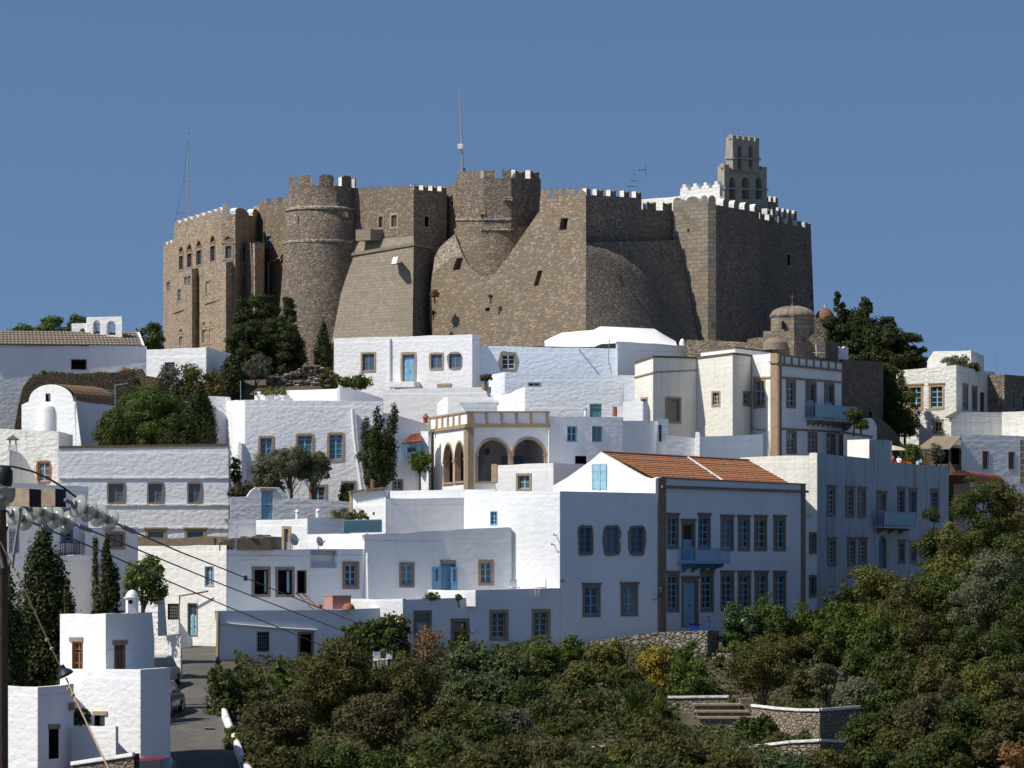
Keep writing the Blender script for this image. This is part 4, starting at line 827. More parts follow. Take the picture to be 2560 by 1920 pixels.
for p in h.obj.data.polygons:
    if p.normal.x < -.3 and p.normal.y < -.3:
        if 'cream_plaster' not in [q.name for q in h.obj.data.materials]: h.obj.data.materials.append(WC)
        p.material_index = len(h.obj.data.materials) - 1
balcony(h, 1, 2181, 2260, 1280, 1317, .8, GP, 3, TG, glassy=True, deep=.35)
h = House(sb.root, '', '', [(2009, 223.6, 1297), (2044, 225.7, 1296)], -3.5, WM, 2, wallname='annex')
h.win(0, 2022, 1330, 2041, 1385, fr=.14, sm=TD, paint=BT, grid=(2, 2)); h.win(0, 2022, 1437, 2041, 1494, fr=.14, sm=TD, paint=BT, grid=(2, 2)); h.build()
h = House('stair_head', 'cream lit stair head block on the flat roof of the stained building', 'roof block', [(2118, 236.5, 1100), (2173, 235.0, 1098), (2230, 240, 1102)], P(2150, 1160, 236).z, WC, 3); h.build()
# --- loggia house
h = House('loggia_house', 'elegant white house with tan arcaded loggia and panelled roof balustrade', 'house', [(1073, 239.8, 1043), (1167, 231, 1028), (1374, 232.4, 1029)], 4.6, WS, 7, pdrop=.7, edge=TR)
W0, W1_ = h.W
hol = []
for i, x0, x1, y0, y1 in ((0, 1110, 1133, 1111, 1206), (0, 1138, 1161, 1106, 1203), (1, 1195, 1272, 1100, 1203), (1, 1283, 1361, 1098, 1203)):
    W = h.W[i]; xm = (x0 + x1) / 2; s0, s1 = W.sz(x0, 1150)[0], W.sz(x1, 1150)[0]; zb_, zt = W.sz(xm, y1)[1], W.sz(xm, y0)[1]
    a = arch(s0, s1, zb_, zt, 16); h.holes[i].append((a, 0, None)); hol.append((i, s0, s1, zb_, zt))
h.build(); lo_ = h
for i, s0, s1, zb_, zt in hol:
    W = h.W[i]; k = .13; m = MB(); o = arch(s0 - k, s1 + k, zb_, zt + k, 16); q = arch(s0, s1, zb_, zt, 16)
    for j in range(2, len(o) - 1): m.poly([W.pt(*o[j], .05), W.pt(*o[j + 1], .05), W.pt(*q[j + 1], .05), W.pt(*q[j], .05)], TR); m.poly([W.pt(*o[j], 0), W.pt(*o[j + 1], 0), W.pt(*o[j + 1], .05), W.pt(*o[j], .05)], TR); m.poly([W.pt(*q[j], .05), W.pt(*q[j + 1], .05), W.pt(*q[j + 1], -.35), W.pt(*q[j], -.35)], TR)
    m.build('arch', h.root)
    for sa, sb_ in ((s0 - k, s0), (s1, s1 + k)):
        zs = zt - (s1 - s0) / 2; m = MB(); m.slab(W, sa, sb_, zb_, zs, -.35, .03, TR); m.slab(W, sa - .05, sb_ + .05, zs - .02, zs + .1, -.1, .08, TR); m.build('column', h.root)
    m = MB(); m.slab(W, s0 - k * 1.3, s1 + k * 1.3, zb_ - .12, zb_ - .004, -.3, .1, TR); m.build('sill', h.root)
m = MB(); a = W0.pt(.3, 0, -.32); ra = [W0.pt(.2, 0, -.33), W0.pt(W0.L - .02, 0, -.33), W1_.pt(W1_.L - .2, 0, -.33), W1_.pt(W1_.L - .2, 0, -4.6), W1_.pt(2.4, 0, -4.6), W0.pt(.2, 0, -2.4)]
zf_, zc = W1_.sz(1280, 1204)[1] - .3, W1_.sz(1280, 1085)[1]
fl = [Vector((p.x, p.y, zf_)) for p in ra]; ce = [Vector((p.x, p.y, zc)) for p in ra]; m.poly(fl, TD); m.poly(ce, WD)  # dark floor, ceiling and grey walls put the loggia's shade into their colour
for k in range(3, 6): j = (k + 1) % 6; m.poly([fl[k], fl[j], ce[j], ce[k]], GP)
m.poly([fl[2], fl[3], ce[3], ce[2]], GP); m.build('loggia_room', h.root)
for x in (1225, 1318, 1345):
    s = W1_.sz(x, 1150)[0]; m = MB(); m.slab(W1_, s - .32, s + .32, zf_, zf_ + 2.0, -4.59, -4.5, TD); m.slab(W1_, s - .22, s + .22, zf_, zf_ + 1.88, -4.5, -4.48, BD); m.build('door', h.root)
m = MB(); c = W1_.img(1231, 1120, -1.2); m.tube([c, c + Vector((0, 0, .6))], .015, BK, 4); m.lathe(c + Vector((0, 0, -.4)), [(0, 0), (.13, .05), (.16, .35), (0, .45)], BK, 6); tag(m.build('hanging_lantern', None), 'black lantern hanging in the left big arch of the loggia', 'lantern')
h.band(1, 1167, 1375, 1028, 1032, 1028, 1032, TR, .08, 'roof_edge'); h.band(1, 1165, 1375, 1060, 1069, 1060, 1069, TR, .14, 'cornice')
h.band(0, 1072, 1168, 1043, 1047, 1028, 1032, TR, .08, 'roof_edge'); h.band(0, 1071, 1168, 1075, 1082, 1060, 1069, TR, .14, 'cornice')
vpost(h, 1, [1216, 1254, 1291, 1327, 1367], 1033, 1060, 3, TR, .07, 'baluster_post'); sl_ = lambda x: (1167 - x) * .158
vpost(h, 0, [1075, 1093, 1107, 1121, 1135, 1150], 1033, 1060, 1.6, TR, .07, 'baluster_post', sl_)
vpost(h, 1, [1176], 1033, 1060, 8, TR, .09, 'corner_post'); vpost(h, 1, [1176], 1069, 1225, 7.5, TR, .06); vpost(h, 0, [1164], 1070, 1225, 2.6, TR, .06); vpost(h, 0, [1077], 1084, 1235, 2, TR, .05)
m = MB(); m.tube([W1_.img(1371, 1075, .12), W1_.img(1371, 1160, .12)], .05, WS, 6); m.build('drain_pipe', h.root)
# --- houses right of the loggia
h = House('porch_block', 'small bright white block with pale blue window in front of the loggia', 'house', [(1240, 229.2, 1163), (1384, 227.3, 1158), (1462, 230.5, 1160)], 3.2, WS, 3); h.win(0, 1290, 1183, 1329, 1228, fr=.14, sm=TR, paint=BP, grid=(2, 2), pane=GLB, recess=.18); h.build()
vpost(h, 0, [1236], 1160, 1205, 7, TR, .05)
h = House('lilac_house', 'grey shaded house with two small bright blue windows right of the loggia', 'house', [(1374, 232.9, 1041), (1557, 234.6, 1043), (1558, 236, 1043)], 4.6, WM, 4)
for x0, x1 in ((1417, 1442), (1479, 1505)): h.win(0, x0, 1065, x1, 1105, fr=.03, sm=BL, paint=BL if x0 < 1450 else BT, grid=(2, 2), recess=.1)
h.win(0, 1438, 1140, 1466, 1162, fr=.0, kind='dark'); h.build()
h = House('lilac_wing', 'plain shaded wing with a narrow green slit window next to the cream house', 'house', [(1556, 236.6, 1052), (1644, 237.8, 1052), (1644.5, 237.5, 1046), (1671, 237.9, 1047)], 5, WM, 4); h.win(2, 1647, 1062, 1655, 1104, fr=.0, kind='sash', paint=BT, grid=(1, 2)); h.build()
h = House('yard_wall', 'lumpy white yard wall with a pillar below the cream house', 'wall', [(1668, 237.3, 1088), (1738, 237.9, 1096), (1739, 237.4, 1080), (1750, 237.3, 1082), (1750.5, 237.9, 1091), (1908, 239.6, 1085)], 5, WR, .5, th=.2, pdrop=.1); h.build()
h = House('green_window_house', 'lumpy white house with green shuttered window behind the loggia roof', 'house', [(1234, 246.4, 990), (1312, 243.3, 967), (1560, 243.8, 967)], 7.5, WR, 5, tops={0: [(1234, 990), (1275, 984), (1290, 975), (1312, 967)]}, pdrop=.9); h.win(1, 1475, 1010, 1504, 1046, kind='shut', fr=.0, paint=BT, grid=(1, 1)); h.build()
m = MB(); m.tube([P(1464, 1041, 240), P(1464, 1022, 240)], .1, WS, 8); m.lathe(P(1464, 1023, 240), [(.02, 0), (.16, 0), (0, .14)], ST, 8); tag(m.build('flue', None), 'thin white flue with metal hat beside the green shutters', 'flue')
m = MB(); m.tube([P(1537, 1041, 240), P(1537, 1018, 240)], .15, TERR, 10); m.tube([P(1537, 1018, 240), P(1537, 1017, 240)], .12, DK, 10); tag(m.build('clay_flue', None), 'clay pipe flue standing on the grey shaded house roof', 'flue')
h = House('rounded_block', 'small rounded white block between green window house and cream house', 'house', [(1558, 242.6, 1005), (1608, 242.2, 1003), (1626, 243.6, 1015)], 7.5, WS, 3, tops={1: [(1608, 1003), (1616, 1004), (1622, 1012), (1626, 1030)]}, pdrop=.8); h.build()
h = House('low_annex', 'low white flat roofed annex with projecting roof slab behind the loggia', 'annex', [(1152, 240.9, 1008), (1243, 241, 1008)], 7, WS, 3); h.build()
m = MB(); m.prism([P(1147, 1001, 240.6), P(1246, 1001, 240.7), P(1246, 1007, 240.7), P(1147, 1007, 240.6)], (0, 3.2, 0), WS); m.build('roof_slab', h.root)
h = House('stepped_wall', 'bright white stepped wall rising behind the loggia balustrade', 'wall', [(1092, 249, 1004), (1120, 248, 992), (1240, 247.6, 992)], 7, WS, 2, tops={0: [(1092, 1010), (1110, 993), (1120, 992)]}, pdrop=1); h.build()
# --- long bright upper house, terraces, vault
h = House('long_bright_house', 'long bright white house with blue door directly below the square tower', 'house', [(835, 266.4, 846), (1181, 262.2, 836), (1200, 263.2, 838)], 10.5, WR, 5)
h.win(0, 902, 880, 940, 931, fr=.13, sm=TR, paint=BD, grid=(2, 2), pane=GLB); h.win(0, 1001, 880, 1042, 955, kind='door', fr=.17, sm=TR, paint=BL, jit=.05, trans=.2, pane=BD)
h.win(0, 1073, 881, 1110, 926, fr=.14, sm=TR, paint=BD, grid=(2, 3), jit=.06, pane=GLB); h.win(0, 1119, 880, 1157, 925, fr=.13, sm=TG, paint=BD, grid=(2, 3), jit=.2, pane=GLB); h.build()
vpost(h, 0, [975], 846, 975, 2.5, WS, .14, 'buttress')
h.band(0, 1093, 1129, 959, 967, 958, 966, TR, .05, 'lintel')
m = MB(); W = h.W[0]; m.prism([W.img(985, 955, .9), W.img(1050, 955, .9), W.img(1050, 970, .9), W.img(985, 970, .9)], W.pt(0, 0, 0) - W.pt(0, 0, .9), WR); m.build('doorstep', h.root)
h = House('pale_long_wing', 'pale bluish lumpy wing with open white window beside the vault', 'house', [(1199, 263.3, 865), (1546, 263.6, 871)], 10.5, WBL, 5); h.win(0, 1247, 879, 1294, 930, fr=.2, sm=TG, paint=WS, grid=(2, 3), jit=.14, recess=.2); h.build(); W = h.W[0]
m = MB(); m.tube([W.img(1446, 872, 0), W.img(1446, 872, .7)], .06, WS, 6); m.build('spout', h.root)
sec = [(1362, 866, 862), (1385, 866, 850), (1405, 867, 841), (1445, 867, 837), (1486, 867, 834), (1503, 860, 825), (1560, 857, 827), (1640, 859, 831), (1662, 861, 845), (1692, 864, 862)]
rows = []
for x, ye, yc in sec:
    e, c = P(x, ye, 264), P(x, yc, 267.5); b = P(x, ye, 271); rows.append([Vector((e.x, 264 + 7 * t / 10, e.z + (c.z + .25 - e.z) * math.sin(math.pi * t / 10) ** .8)) for t in range(11)])
h = House('vaulted_house', 'smooth white barrel vaulted building below the dark glacis', 'house', [(1544, 262.8, 854), (1692, 264.6, 862), (1768, 266.6, 873)], 9.5, WS, 5); h.build()
m = MB(); m.grid(rows, WS); m.build('vault_roof', h.root, smooth=50)
m = MB(); m.tube([P(1524, 848, 262.9), P(1522, 870, 263), P(1521, 900, 263), P(1530, 935, 263)], .03, GM, 5); m.build('cable', h.root)
m = MB(); m.lathe(P(1706, 857, 265.5), [(.22, -.4), (.22, .0), (.12, .22), (0, .3)], WS, 10); tag(m.build('chimney', None, smooth=40), 'small pointed white chimney right of the vault', 'chimney')
h = House('terrace_wall', 'smooth bright terrace wall below the long bright house', 'wall', [(956, 257.6, 973), (1226, 256.2, 967)], 7.5, WS, 3); h.build()
h = House('lumpy_terrace', 'bluish lumpy terrace wall with a low window under the pale wing', 'wall', [(1222, 258, 938), (1262, 256.6, 930), (1592, 256.9, 939)], 7.5, WBL, 4); h.win(1, 1319, 955, 1351, 968, fr=.06, sm=GP, paint=GP, grid=(2, 1)); h.build()
m = MB(); m.lathe(P(1212, 975, 256), [(0, 0), (.16, 0), (.24, .42), (.2, .42), (0, .36)], TR, 12); tag(m.build('plant_pot', None, smooth=40), 'large clay pot on the bright terrace wall', 'plant pot')
# --- cream house, balustraded mansion, stone church, wall
h = House('cream_house', 'angular cream house with stained plaster and zigzag walls', 'house', [(1587, 252.6, 906), (1633, 250.6, 891), (1742, 252.7, 894), (1832, 250.1, 883), (1881, 253.1, 889)], 6, WC, 6, edge=CAPB)
h.win(1, 1663, 992, 1703, 1059, fr=.15, sm=TR, paint=TG, grid=(1, 1), pane=TG); h.win(2, 1779, 977, 1801, 1017, fr=.12, sm=TR, paint=GP, grid=(2, 3)); h.win(3, 1857, 978, 1875, 1016, fr=.12, sm=TG, paint=GP, grid=(1, 2), pane=GLB); h.win(0, 1602, 993, 1620, 1030, fr=.12, sm=TR, paint=GP); h.build()
for i, x0, x1, ya, yb in ((0, 1587, 1633, 942, 930), (1, 1633, 1742, 930, 924)): h.band(i, x0, x1, ya, ya + 3, yb, yb + 3, TG, .07, 'string_course')
for i, a in enumerate(((1587, 906, 1633, 891), (1633, 891, 1742, 894), (1742, 894, 1832, 883), (1832, 883, 1881, 889))): h.band(i, a[0], a[2], a[1] - 2, a[1] + 3, a[3] - 2, a[3] + 3, CAPB, .06, 'roof_edge')
h = House('roof_room', 'low white roof room with brown edge behind the cream house', 'house', [(1752, 256.8, 879), (1838, 254.6, 869), (1938, 258.8, 881)], 12, WS, 4, edge=CAPB); h.build(); h.band(0, 1752, 1838, 877, 881, 867, 871, CAPB, .05, 'roof_edge'); h.band(1, 1838, 1938, 867, 871, 879, 883, CAPB, .05, 'roof_edge')
h = House('balustraded_mansion', 'white mansion with brown corner pilaster, panelled parapet and glass balcony', 'house', [(1880, 252.9, 888), (1927, 250.8, 883), (1946, 250.5, 885), (2104, 258.9, 906)], 5.5, WS, 6, edge=TD)
h.win(0, 1884, 946, 1914, 1021, fr=.16, sm=TR, paint=GP, grid=(2, 2), trans=.4, pane=GLB)
for x0, x1, y0, y1 in ((1965, 1989, 949, 1021), (1966, 1991, 1077, 1135), (2019, 2043, 1080, 1138), (2066, 2088, 1084, 1140)): h.win(3 - 0 if False else 2, x0, y0, x1, y1, fr=.14, sm=TD, paint=GP, grid=(2, 3), trans=.3)
for x0, x1, y0, y1 in ((2013, 2041, 953, 1045), (2060, 2086, 957, 1050)): h.win(2, x0, y0, x1, y1, kind='door', fr=.16, sm=TD, paint=GP, trans=.5)
h.build(); balcony(h, 2, 2012, 2110, 1014, 1050, .8, BP, 8, TD, glassy=True, deep=.4)
h.band(2, 1946, 2104, 885, 889, 906, 909, TD, .07, 'roof_edge'); h.band(2, 1946, 2106, 908, 914, 925, 930, TD, .14, 'cornice'); h.band(2, 1946, 2104, 941, 946, 954, 958, TD, .09, 'string_course'); h.band(2, 1946, 2112, 1069, 1074, 1079, 1083, TD, .09, 'string_course'); h.band(0, 1884, 1927, 942, 946, 941, 945, TR, .08, 'string_course')
sl2 = lambda x: (x - 1946) * .115
vpost(h, 2, [1960 + k * 18.4 for k in range(8)], 890, 908, 1.6, TD, .06, 'baluster_post', sl2); vpost(h, 1, [1936], 883, 1150, 9, TR, .06); vpost(h, 2, [1949], 886, 1150, 3.5, TD, .06); vpost(h, 2, [2101], 1085, 1150, 3, TD, .06); h.band(1, 1925, 1947, 903, 908, 903, 908, TR, .15, 'capital')
m = MB(); W = h.W[0]; m.tube([W.img(1879, 890, .1), W.img(1880, 1060, .1), W.img(1884, 1072, .1), W.img(1922, 1076, .1), W.img(1926, 1140, .1)], .035, GM, 5); m.build('drain_pipe', h.root)
m = MB(); m.tube([P(2041, 890, 257), P(2040, 860, 257)], .03, WS, 5); m.tube([P(2032, 882, 257), P(2062, 882, 257)], .03, TR, 5); tag(m.build('roof_aerial', None), 'cross shaped pale aerial on the balustraded mansion roof', 'aerial')
h = House('dark_stone_wall', 'high dark stone wall right of the balustraded mansion', 'wall', [(2105, 259.3, 898), (2208, 264.5, 905)], 4, FD, 3); h.build()
h = House('ramp_wall', 'dark sloping ramp wall beneath the green bush', 'wall', [(2180, 261, 1030), (2250, 264, 1090)], 4, FD, 2, tops={0: [(2180, 1030), (2205, 1047), (2270 - 20, 1092)]}); h.build()
h = House('scroll_wall', 'small white scroll topped wall with plants beside the balustraded mansion', 'wall', [(2108, 255.4, 1078), (2192, 258.5, 1060)], 4, WS, .8, th=.2, tops={0: [(2108, 1080), (2125, 1076), (2140, 1060), (2150, 1047), (2178, 1045), (2186, 1052), (2192, 1066)]}, pdrop=.1); h.build()
h.band(0, 2108, 2180, 1078, 1084, 1090, 1095, TD, .08, 'string_course')
sc_ = House('domed_church', 'small brown stone church with ribbed tile dome in front of the fortress', 'church', [(1912, 260.4, 850), (1986, 258.2, 851), (2096, 262.8, 856)], 8, FG, 5); sc_.build()
c = P(1981, 840, 261); c.z = 0; zz_ = lambda y, d=261: (HZ - y) / F * d
m = MB(); m.lathe(c, [(1.46, zz_(860)), (1.46, zz_(794)), (1.55, zz_(793)), (1.55, zz_(789)), (1.3, zz_(787))], FA, 8); dr = m.build('drum', sc_.root)
prof = [(1.5 * math.cos(a * math.pi / 16), zz_(790) + .66 * math.sin(a * math.pi / 16)) for a in range(9)]
m = MB(); m.lathe(c, prof, TB, 32); dm = m.build('dome', sc_.root, smooth=True)
m = MB()
for k in range(20):
    a = 2 * math.pi * k / 20; m.tube([Vector((c.x + r_ * math.cos(a), c.y + r_ * math.sin(a), z)) for r_, z in prof[:-1]], .035, TB, 4)
o = m.build('rib'); o.parent = dm
m = MB(); t = Vector((c.x, c.y, zz_(766))); m.tube([t, t + Vector((0, 0, .2))], [.09, .04], BRK, 6); m.tube([t + Vector((0, 0, .15)), t + Vector((0, 0, .85))], .022, BRK, 5); m.tube([t + Vector((-.16, 0, .62)), t + Vector((.16, 0, .62))], .022, BRK, 5); m.build('cross', sc_.root)
m = MB(); m.box(Vector((c.x - .74, c.y - 1.35, zz_(826))), .14, .2, .55, DK, -.5); m.build('opening', sc_.root)
h = House(sc_.root, '', '', [(1908, 258.9, 827), (1985, 257.3, 829), (2006, 258.6, 831)], 12, FG, 3, wallname='nave'); h.build()
m = MB(); m.lathe(P(1938, 853, 257.9), [(.8, -.6), (.78, -.1), (.55, .12), (.3, .22), (0, .26)], TB, 16); m.build('apse_roof', sc_.root, smooth=40)
m = MB(); a = P(2040, 858, 259.9); pr = [Vector((.62 * math.cos(math.pi * k / 10), 0, .62 * math.sin(math.pi * k / 10))) for k in range(11)]
for p in pr: p.z *= 1.05
m.prism([a + p for p in pr] + [a + Vector((-.62, 0, -1)), a + Vector((.62, 0, -1))], (.6, 3.4, 0), FG); m.build('side_vault', sc_.root)
m = MB(); m.prism([P(2032, 794, 264), P(2050, 796, 264), P(2068, 850, 264), P(2032, 850, 264)], (0, 2, 0), FG); m.build('buttress', sc_.root)
h = House('ruined_wall', 'low ruined stone wall between the vault and the domed church', 'wall', [(1716, 264, 850), (1868, 262, 858), (1915, 261.5, 852)], 11, FG, 2, tops={0: [(1716, 849), (1800, 852), (1868, 856)], 1: [(1868, 848), (1895, 843), (1915, 846)]}); h.build()
m = MB(); c = P(2062, 812, 285); c.z = 0; m.lathe(c, [(.62, zz_(850, 285)), (.62, zz_(800, 285)), (.74, zz_(799, 285)), (.66, zz_(786, 285)), (.42, zz_(774, 285)), (0, zz_(768, 285))], TBR, 16); m.tube([Vector((c.x, c.y, zz_(770, 285))), Vector((c.x, c.y, zz_(761, 285)))], .05, WS, 5); tag(m.build('tiled_dome', None, smooth=40), 'second smaller tiled dome half hidden by the dark trees', 'dome')
h = House('white_merlon_wall', 'small white wall with notched top right of the domed church', 'wall', [(2093, 264, 870), (2121, 265, 868)], 11, WS, 1, th=.2, tops={0: [(2093, 870), (2100, 866), (2106, 871), (2113, 866), (2121, 868)]}); h.build()
# --- far right houses
h = House('weathered_house', 'weathered cream house with white framed windows at the right skyline', 'house', [(2241, 270, 926), (2391, 266.6, 913), (2462, 271.5, 928), (2487, 273, 930)], 5, WG, 6)
h.win(0, 2270, 962, 2308, 1027, fr=.18, sm=TR, paint=BP, grid=(2, 4), cap=.06); h.win(0, 2322, 960, 2361, 1025, fr=.18, sm=TR, paint=BP, grid=(2, 4), cap=.06); h.win(0, 2332, 1051, 2358, 1084, fr=.12, sm=TR, paint=GP, grid=(2, 2), cap=.03)
h.win(1, 2406, 962, 2420, 1026, fr=.14, sm=TD, paint=GP, cap=.03); h.win(1, 2429, 968, 2443, 1028, fr=.14, sm=TD, paint=BT, cap=.03); h.win(1, 2450, 981, 2459, 1030, fr=.05, kind='door', sm=WD, paint=WD); h.build()
h = House('roof_block', 'plain white block with bushes on the roof at the right skyline', 'house', [(2318, 276, 902), (2334, 275, 878), (2428, 272.8, 876), (2460, 276, 890)], 12, WG, 4); h.build()
h = House('lean_to', 'streaked grey lean-to with small awning under the weathered house', 'annex', [(2378, 265.9, 1040), (2532, 268, 1030)], 5, WG, 2.2, tops={0: [(2378, 1044), (2392, 1036), (2400, 1030), (2532, 1030)]}); h.build()
m = MB(); m.prism([P(2362, 1045, 265), P(2390, 1030, 266), P(2400, 1030, 266), P(2385, 1046, 265)], (0, 0, .06), CAPB); m.build('awning', h.root)
h = House('brown_stone_house', 'brown stone house cut by the right edge of the photo', 'house', [(2466, 272, 937), (2511, 270.8, 936), (2620, 277, 945)], 5, FG, 5); h.win(1, 2527, 975, 2540, 1025, fr=.12, sm=TG, paint=BT); h.win(1, 2552, 985, 2566, 1030, fr=.12, sm=TG, paint=BT); h.build()
h = House('streaked_wall', 'sunlit streaked wall at the right edge under the stone house', 'wall', [(2505, 266.5, 1030), (2620, 264.5, 1025)], 5, WG, 2); h.build()
h = House('plain_white_house', 'plain white house with two tall dark windows at the right edge', 'house', [(2403, 262.2, 1086), (2548, 263.6, 1090), (2640, 264.6, 1092)], 3, WS, 4)
h.win(0, 2455, 1127, 2471, 1173, fr=.07, sm=TD, kind='sash', paint=WD); h.win(0, 2520, 1129, 2536, 1173, fr=.07, sm=TD, kind='sash', paint=WD); h.build()
for k in range(7): h.band(1, 2549, 2549 + (14 if k % 2 else 9), 1100 + k * 16, 1112 + k * 16, 1100 + k * 16, 1112 + k * 16, TR, .04, 'quoin')
h = House('taverna', 'dark shaded taverna front under a beige awning', 'taverna', [(2262, 262.5, 1112), (2404, 262.8, 1112)], 4, TD, 3); h.win(0, 2335, 1123, 2372, 1160, fr=.0, kind='dark'); h.win(0, 2378, 1120, 2398, 1160, fr=.0, kind='dark'); h.build()
m = MB(); m.prism([P(2290, 1123, 258.8), P(2374, 1124, 258.9), P(2403, 1092, 262.5), P(2334, 1092, 262.5)], (0, 0, .05), M_plain('beige_awning', (.30, .24, .17), .9, .2, 2, .1))
for x in (2315, 2352, 2372): m.tube([P(x, 1123, 258.9), P(x, 1180, 258.9)], .04, BK, 5)
tag(m.build('awning', None), 'beige sloping awning on thin posts over the taverna terrace', 'awning')
m = MB(); c = P(2233, 1150, 252); m.tube([c, c + Vector((0, 0, .95))], .03, WD, 5); m.lathe(c + Vector((0, 0, .62)), [(1.05, 0), (.6, .2), (0, .34)], M_plain('cream_canvas', (.62, .52, .34), .9, .1, 2, 0), 8); tag(m.build('parasol', None), 'cream parasol on the taverna terrace', 'parasol')
h = House('ochre_vault', 'white outbuilding with rusty ochre barrel roof among the right hand trees', 'house', [(2384, 252, 1210), (2425, 250, 1205), (2520, 254, 1222)], 2, WG, 3); h.build()
a = P(2404, 1206, 251); m = MB(); pr = [Vector((-.95 * math.cos(math.pi * k / 12), .3 * -math.cos(math.pi * k / 12), .8 * math.sin(math.pi * k / 12))) for k in range(13)]
m.prism([a + p for p in pr], (2.4, 3.4, -.15), TERR); m.build('vault_roof', h.root)
# --- middle left house, gate wall, slope
h = House('blue_window_house', 'large lumpy white house with three blue windows behind olive trees', 'house', [(520, 240.2, 990), (566, 240.2, 992), (567, 240.1, 1002), (612, 236.6, 1000), (958, 236.9, 1003)], 2, WR, 7)
for x0, x1, y0, y1 in ((645, 686, 1089, 1156), (738, 786, 1083, 1160), (817, 862, 1081, 1155)): h.win(3 if False else 3, x0, y0, x1, y1, fr=.15, sm=TR, paint=BL, grid=(2, 4), pane=bpy.data.materials['blue_curtained_glass'], jit=.05, trans=.15 if x0 > 700 else 0)
h.win(3, 772, 1211, 818, 1258, fr=.15, sm=TR, paint=BP, grid=(2, 3)); h.win(3, 852, 1202, 891, 1256, fr=.13, sm=TG, paint=BD, grid=(2, 2)); h.build(); W = h.W[3]
m = MB(); m.tube([W.img(881, 1024, .2), W.img(887, 1100, .2), W.img(905, 1225, .25)], .12, WS, 8); m.build('drain_pipe', h.root)
m = MB(); m.prism([W.img(596, 1105, .2), W.img(605, 1110, .2), W.img(605, 1240, .6), W.img(588, 1240, .6)], (.3, .4, 0), WR); m.build('buttress', h.root)
h = House('back_terrace_wall', 'curving sunlit white terrace wall behind the blue window house', 'wall', [(636, 247, 978), (842, 244.6, 970), (850, 244.6, 967), (958, 246.4, 994)], 8, WS, 1, tops={0: [(636, 980), (680, 976), (760, 975), (838, 972)], 2: [(850, 967), (880, 972), (920, 984), (958, 996)]}, th=.25); h.build()
h = House('gate_wall', 'rough white garden wall with a raised gateway and pale blue gate', 'wall', [(574, 226.4, 1243), (962, 229, 1262)], 1, WR, .5, th=.3, tops={0: [(574, 1243), (618, 1241), (628, 1226), (640, 1218), (698, 1218), (710, 1230), (722, 1246), (800, 1250), (962, 1260)]}, pdrop=.1)
h.win(0, 654, 1228, 682, 1298, kind='plankdoor', fr=.0, paint=BL, recess=.1); h.build(); h.band(0, 650, 689, 1220, 1227, 1221, 1228, TR, .05, 'lintel')
h = House('sloping_house', 'white house side with a long sloping wall left of the loggia', 'house', [(958, 237.2, 1034), (1078, 238.6, 1066)], 3, WS, 3, tops={0: [(958, 1032), (975, 1034), (1040, 1052), (1078, 1064)]}, pdrop=1.2); h.win(0, 981, 1198, 1008, 1228, fr=.12, sm=TG, paint=GP, grid=(2, 2)); h.build()
h = House('blue_porch', 'little blue wooden porch with tiled roof between tree and loggia', 'porch', [(1012, 236.2, 1108), (1053, 236.5, 1105)], P(1030, 1141, 236).z, BL, 1.5, pdrop=.02); h.win(0, 1016, 1116, 1042, 1134, fr=.05, sm=BL, paint=BD, grid=(3, 1)); h.build()
tile_roof(h.root, P(1004, 1109, 235.6), P(1054, 1104, 235.9), P(1030, 1086, 237.4), P(1053, 1083, 237.6), 4, 9, TERR, .04, .04)
h = House('white_pier', 'narrow white pier between blue porch and loggia', 'pier', [(1052, 237, 1078), (1072, 236.6, 1078)], 4, WR, 1); h.build()
m = MB(); c = P(1064, 1058, 238); m.lathe(c, [(.14, 0), (.14, .3), (.22, .32), (.22, .36), (.02, .62), (0, .64)], TERR, 10); tag(m.build('chimney_pot', None), 'red clay chimney pot left of the loggia balustrade', 'chimney')
# --- terrace block in the centre
h = House('terrace_block', 'white terrace block with a shaded front and tile edged side wall', 'house', [(876, 216.2, 1233), (963, 214.9, 1224), (964, 214.8, 1244), (1164, 216.6, 1243)], -1, WS, 4, tops={2: [(964, 1245), (1020, 1247), (1164, 1244)]}); h.build(); W = h.W[0]
m = MB(); rr = random.Random(4)
for k in range(12): x = 878 + k * 7.2; m.box(P(x, 1232 - k * .85, 215.9 - k * .1), .24, .4, .1, TB, .2)
m.build('roof_edge', h.root); vpost(h, 0, [878], 1233, 1300, 3, TR, .05)
h = House('rear_parapet', 'smooth white parapet strip behind the central terrace block', 'wall', [(966, 219.6, 1227), (1110, 219, 1225), (1240, 218.6, 1222)], 2, WS, 1); h.build()
m = MB(); c = P(931, 1232, 215.8); m.tube([c, c + Vector((0, 0, .75))], .09, TERR, 10); m.lathe(c + Vector((0, 0, -.35)), [(.16, 0), (.13, .4)], WS, 10); tag(m.build('stove_pipe', None), 'rust coloured stove pipe in front of the spiky juniper', 'flue')
h = House('dish_house', 'small sunlit white house with a tan framed door behind satellite dishes', 'house', [(640, 211.7, 1300), (768, 209.9, 1296), (769, 209.9, 1294), (860, 211, 1296)], -1, WS, 3); h.win(0, 705, 1315, 728, 1376, kind='door', fr=.16, sm=TR, paint=BP, trans=.6); h.build()
h = House('dish_terrace', 'lit white terrace wall below the blue railing', 'wall', [(768, 206.8, 1336), (914, 204.8, 1334)], -2, WS, 1.5); h.build()
h = House('shaded_yard', 'dark shaded yard wall left of the dish house', 'wall', [(570, 213.4, 1297), (642, 215, 1297)], -1, WM, 1); h.build()
RLP = M_plain('faded_teal_paint', (.20, .38, .42), .6, .2, 3, .1)
m = MB(); a, b = P(858, 1331, 209), P(954, 1329, 210.4); hgt = Vector((0, 0, .68)); t = (b - a).normalized()
for q in (0, .94): m.tube([a + hgt * q, b + hgt * q], .04, RLP, 5)
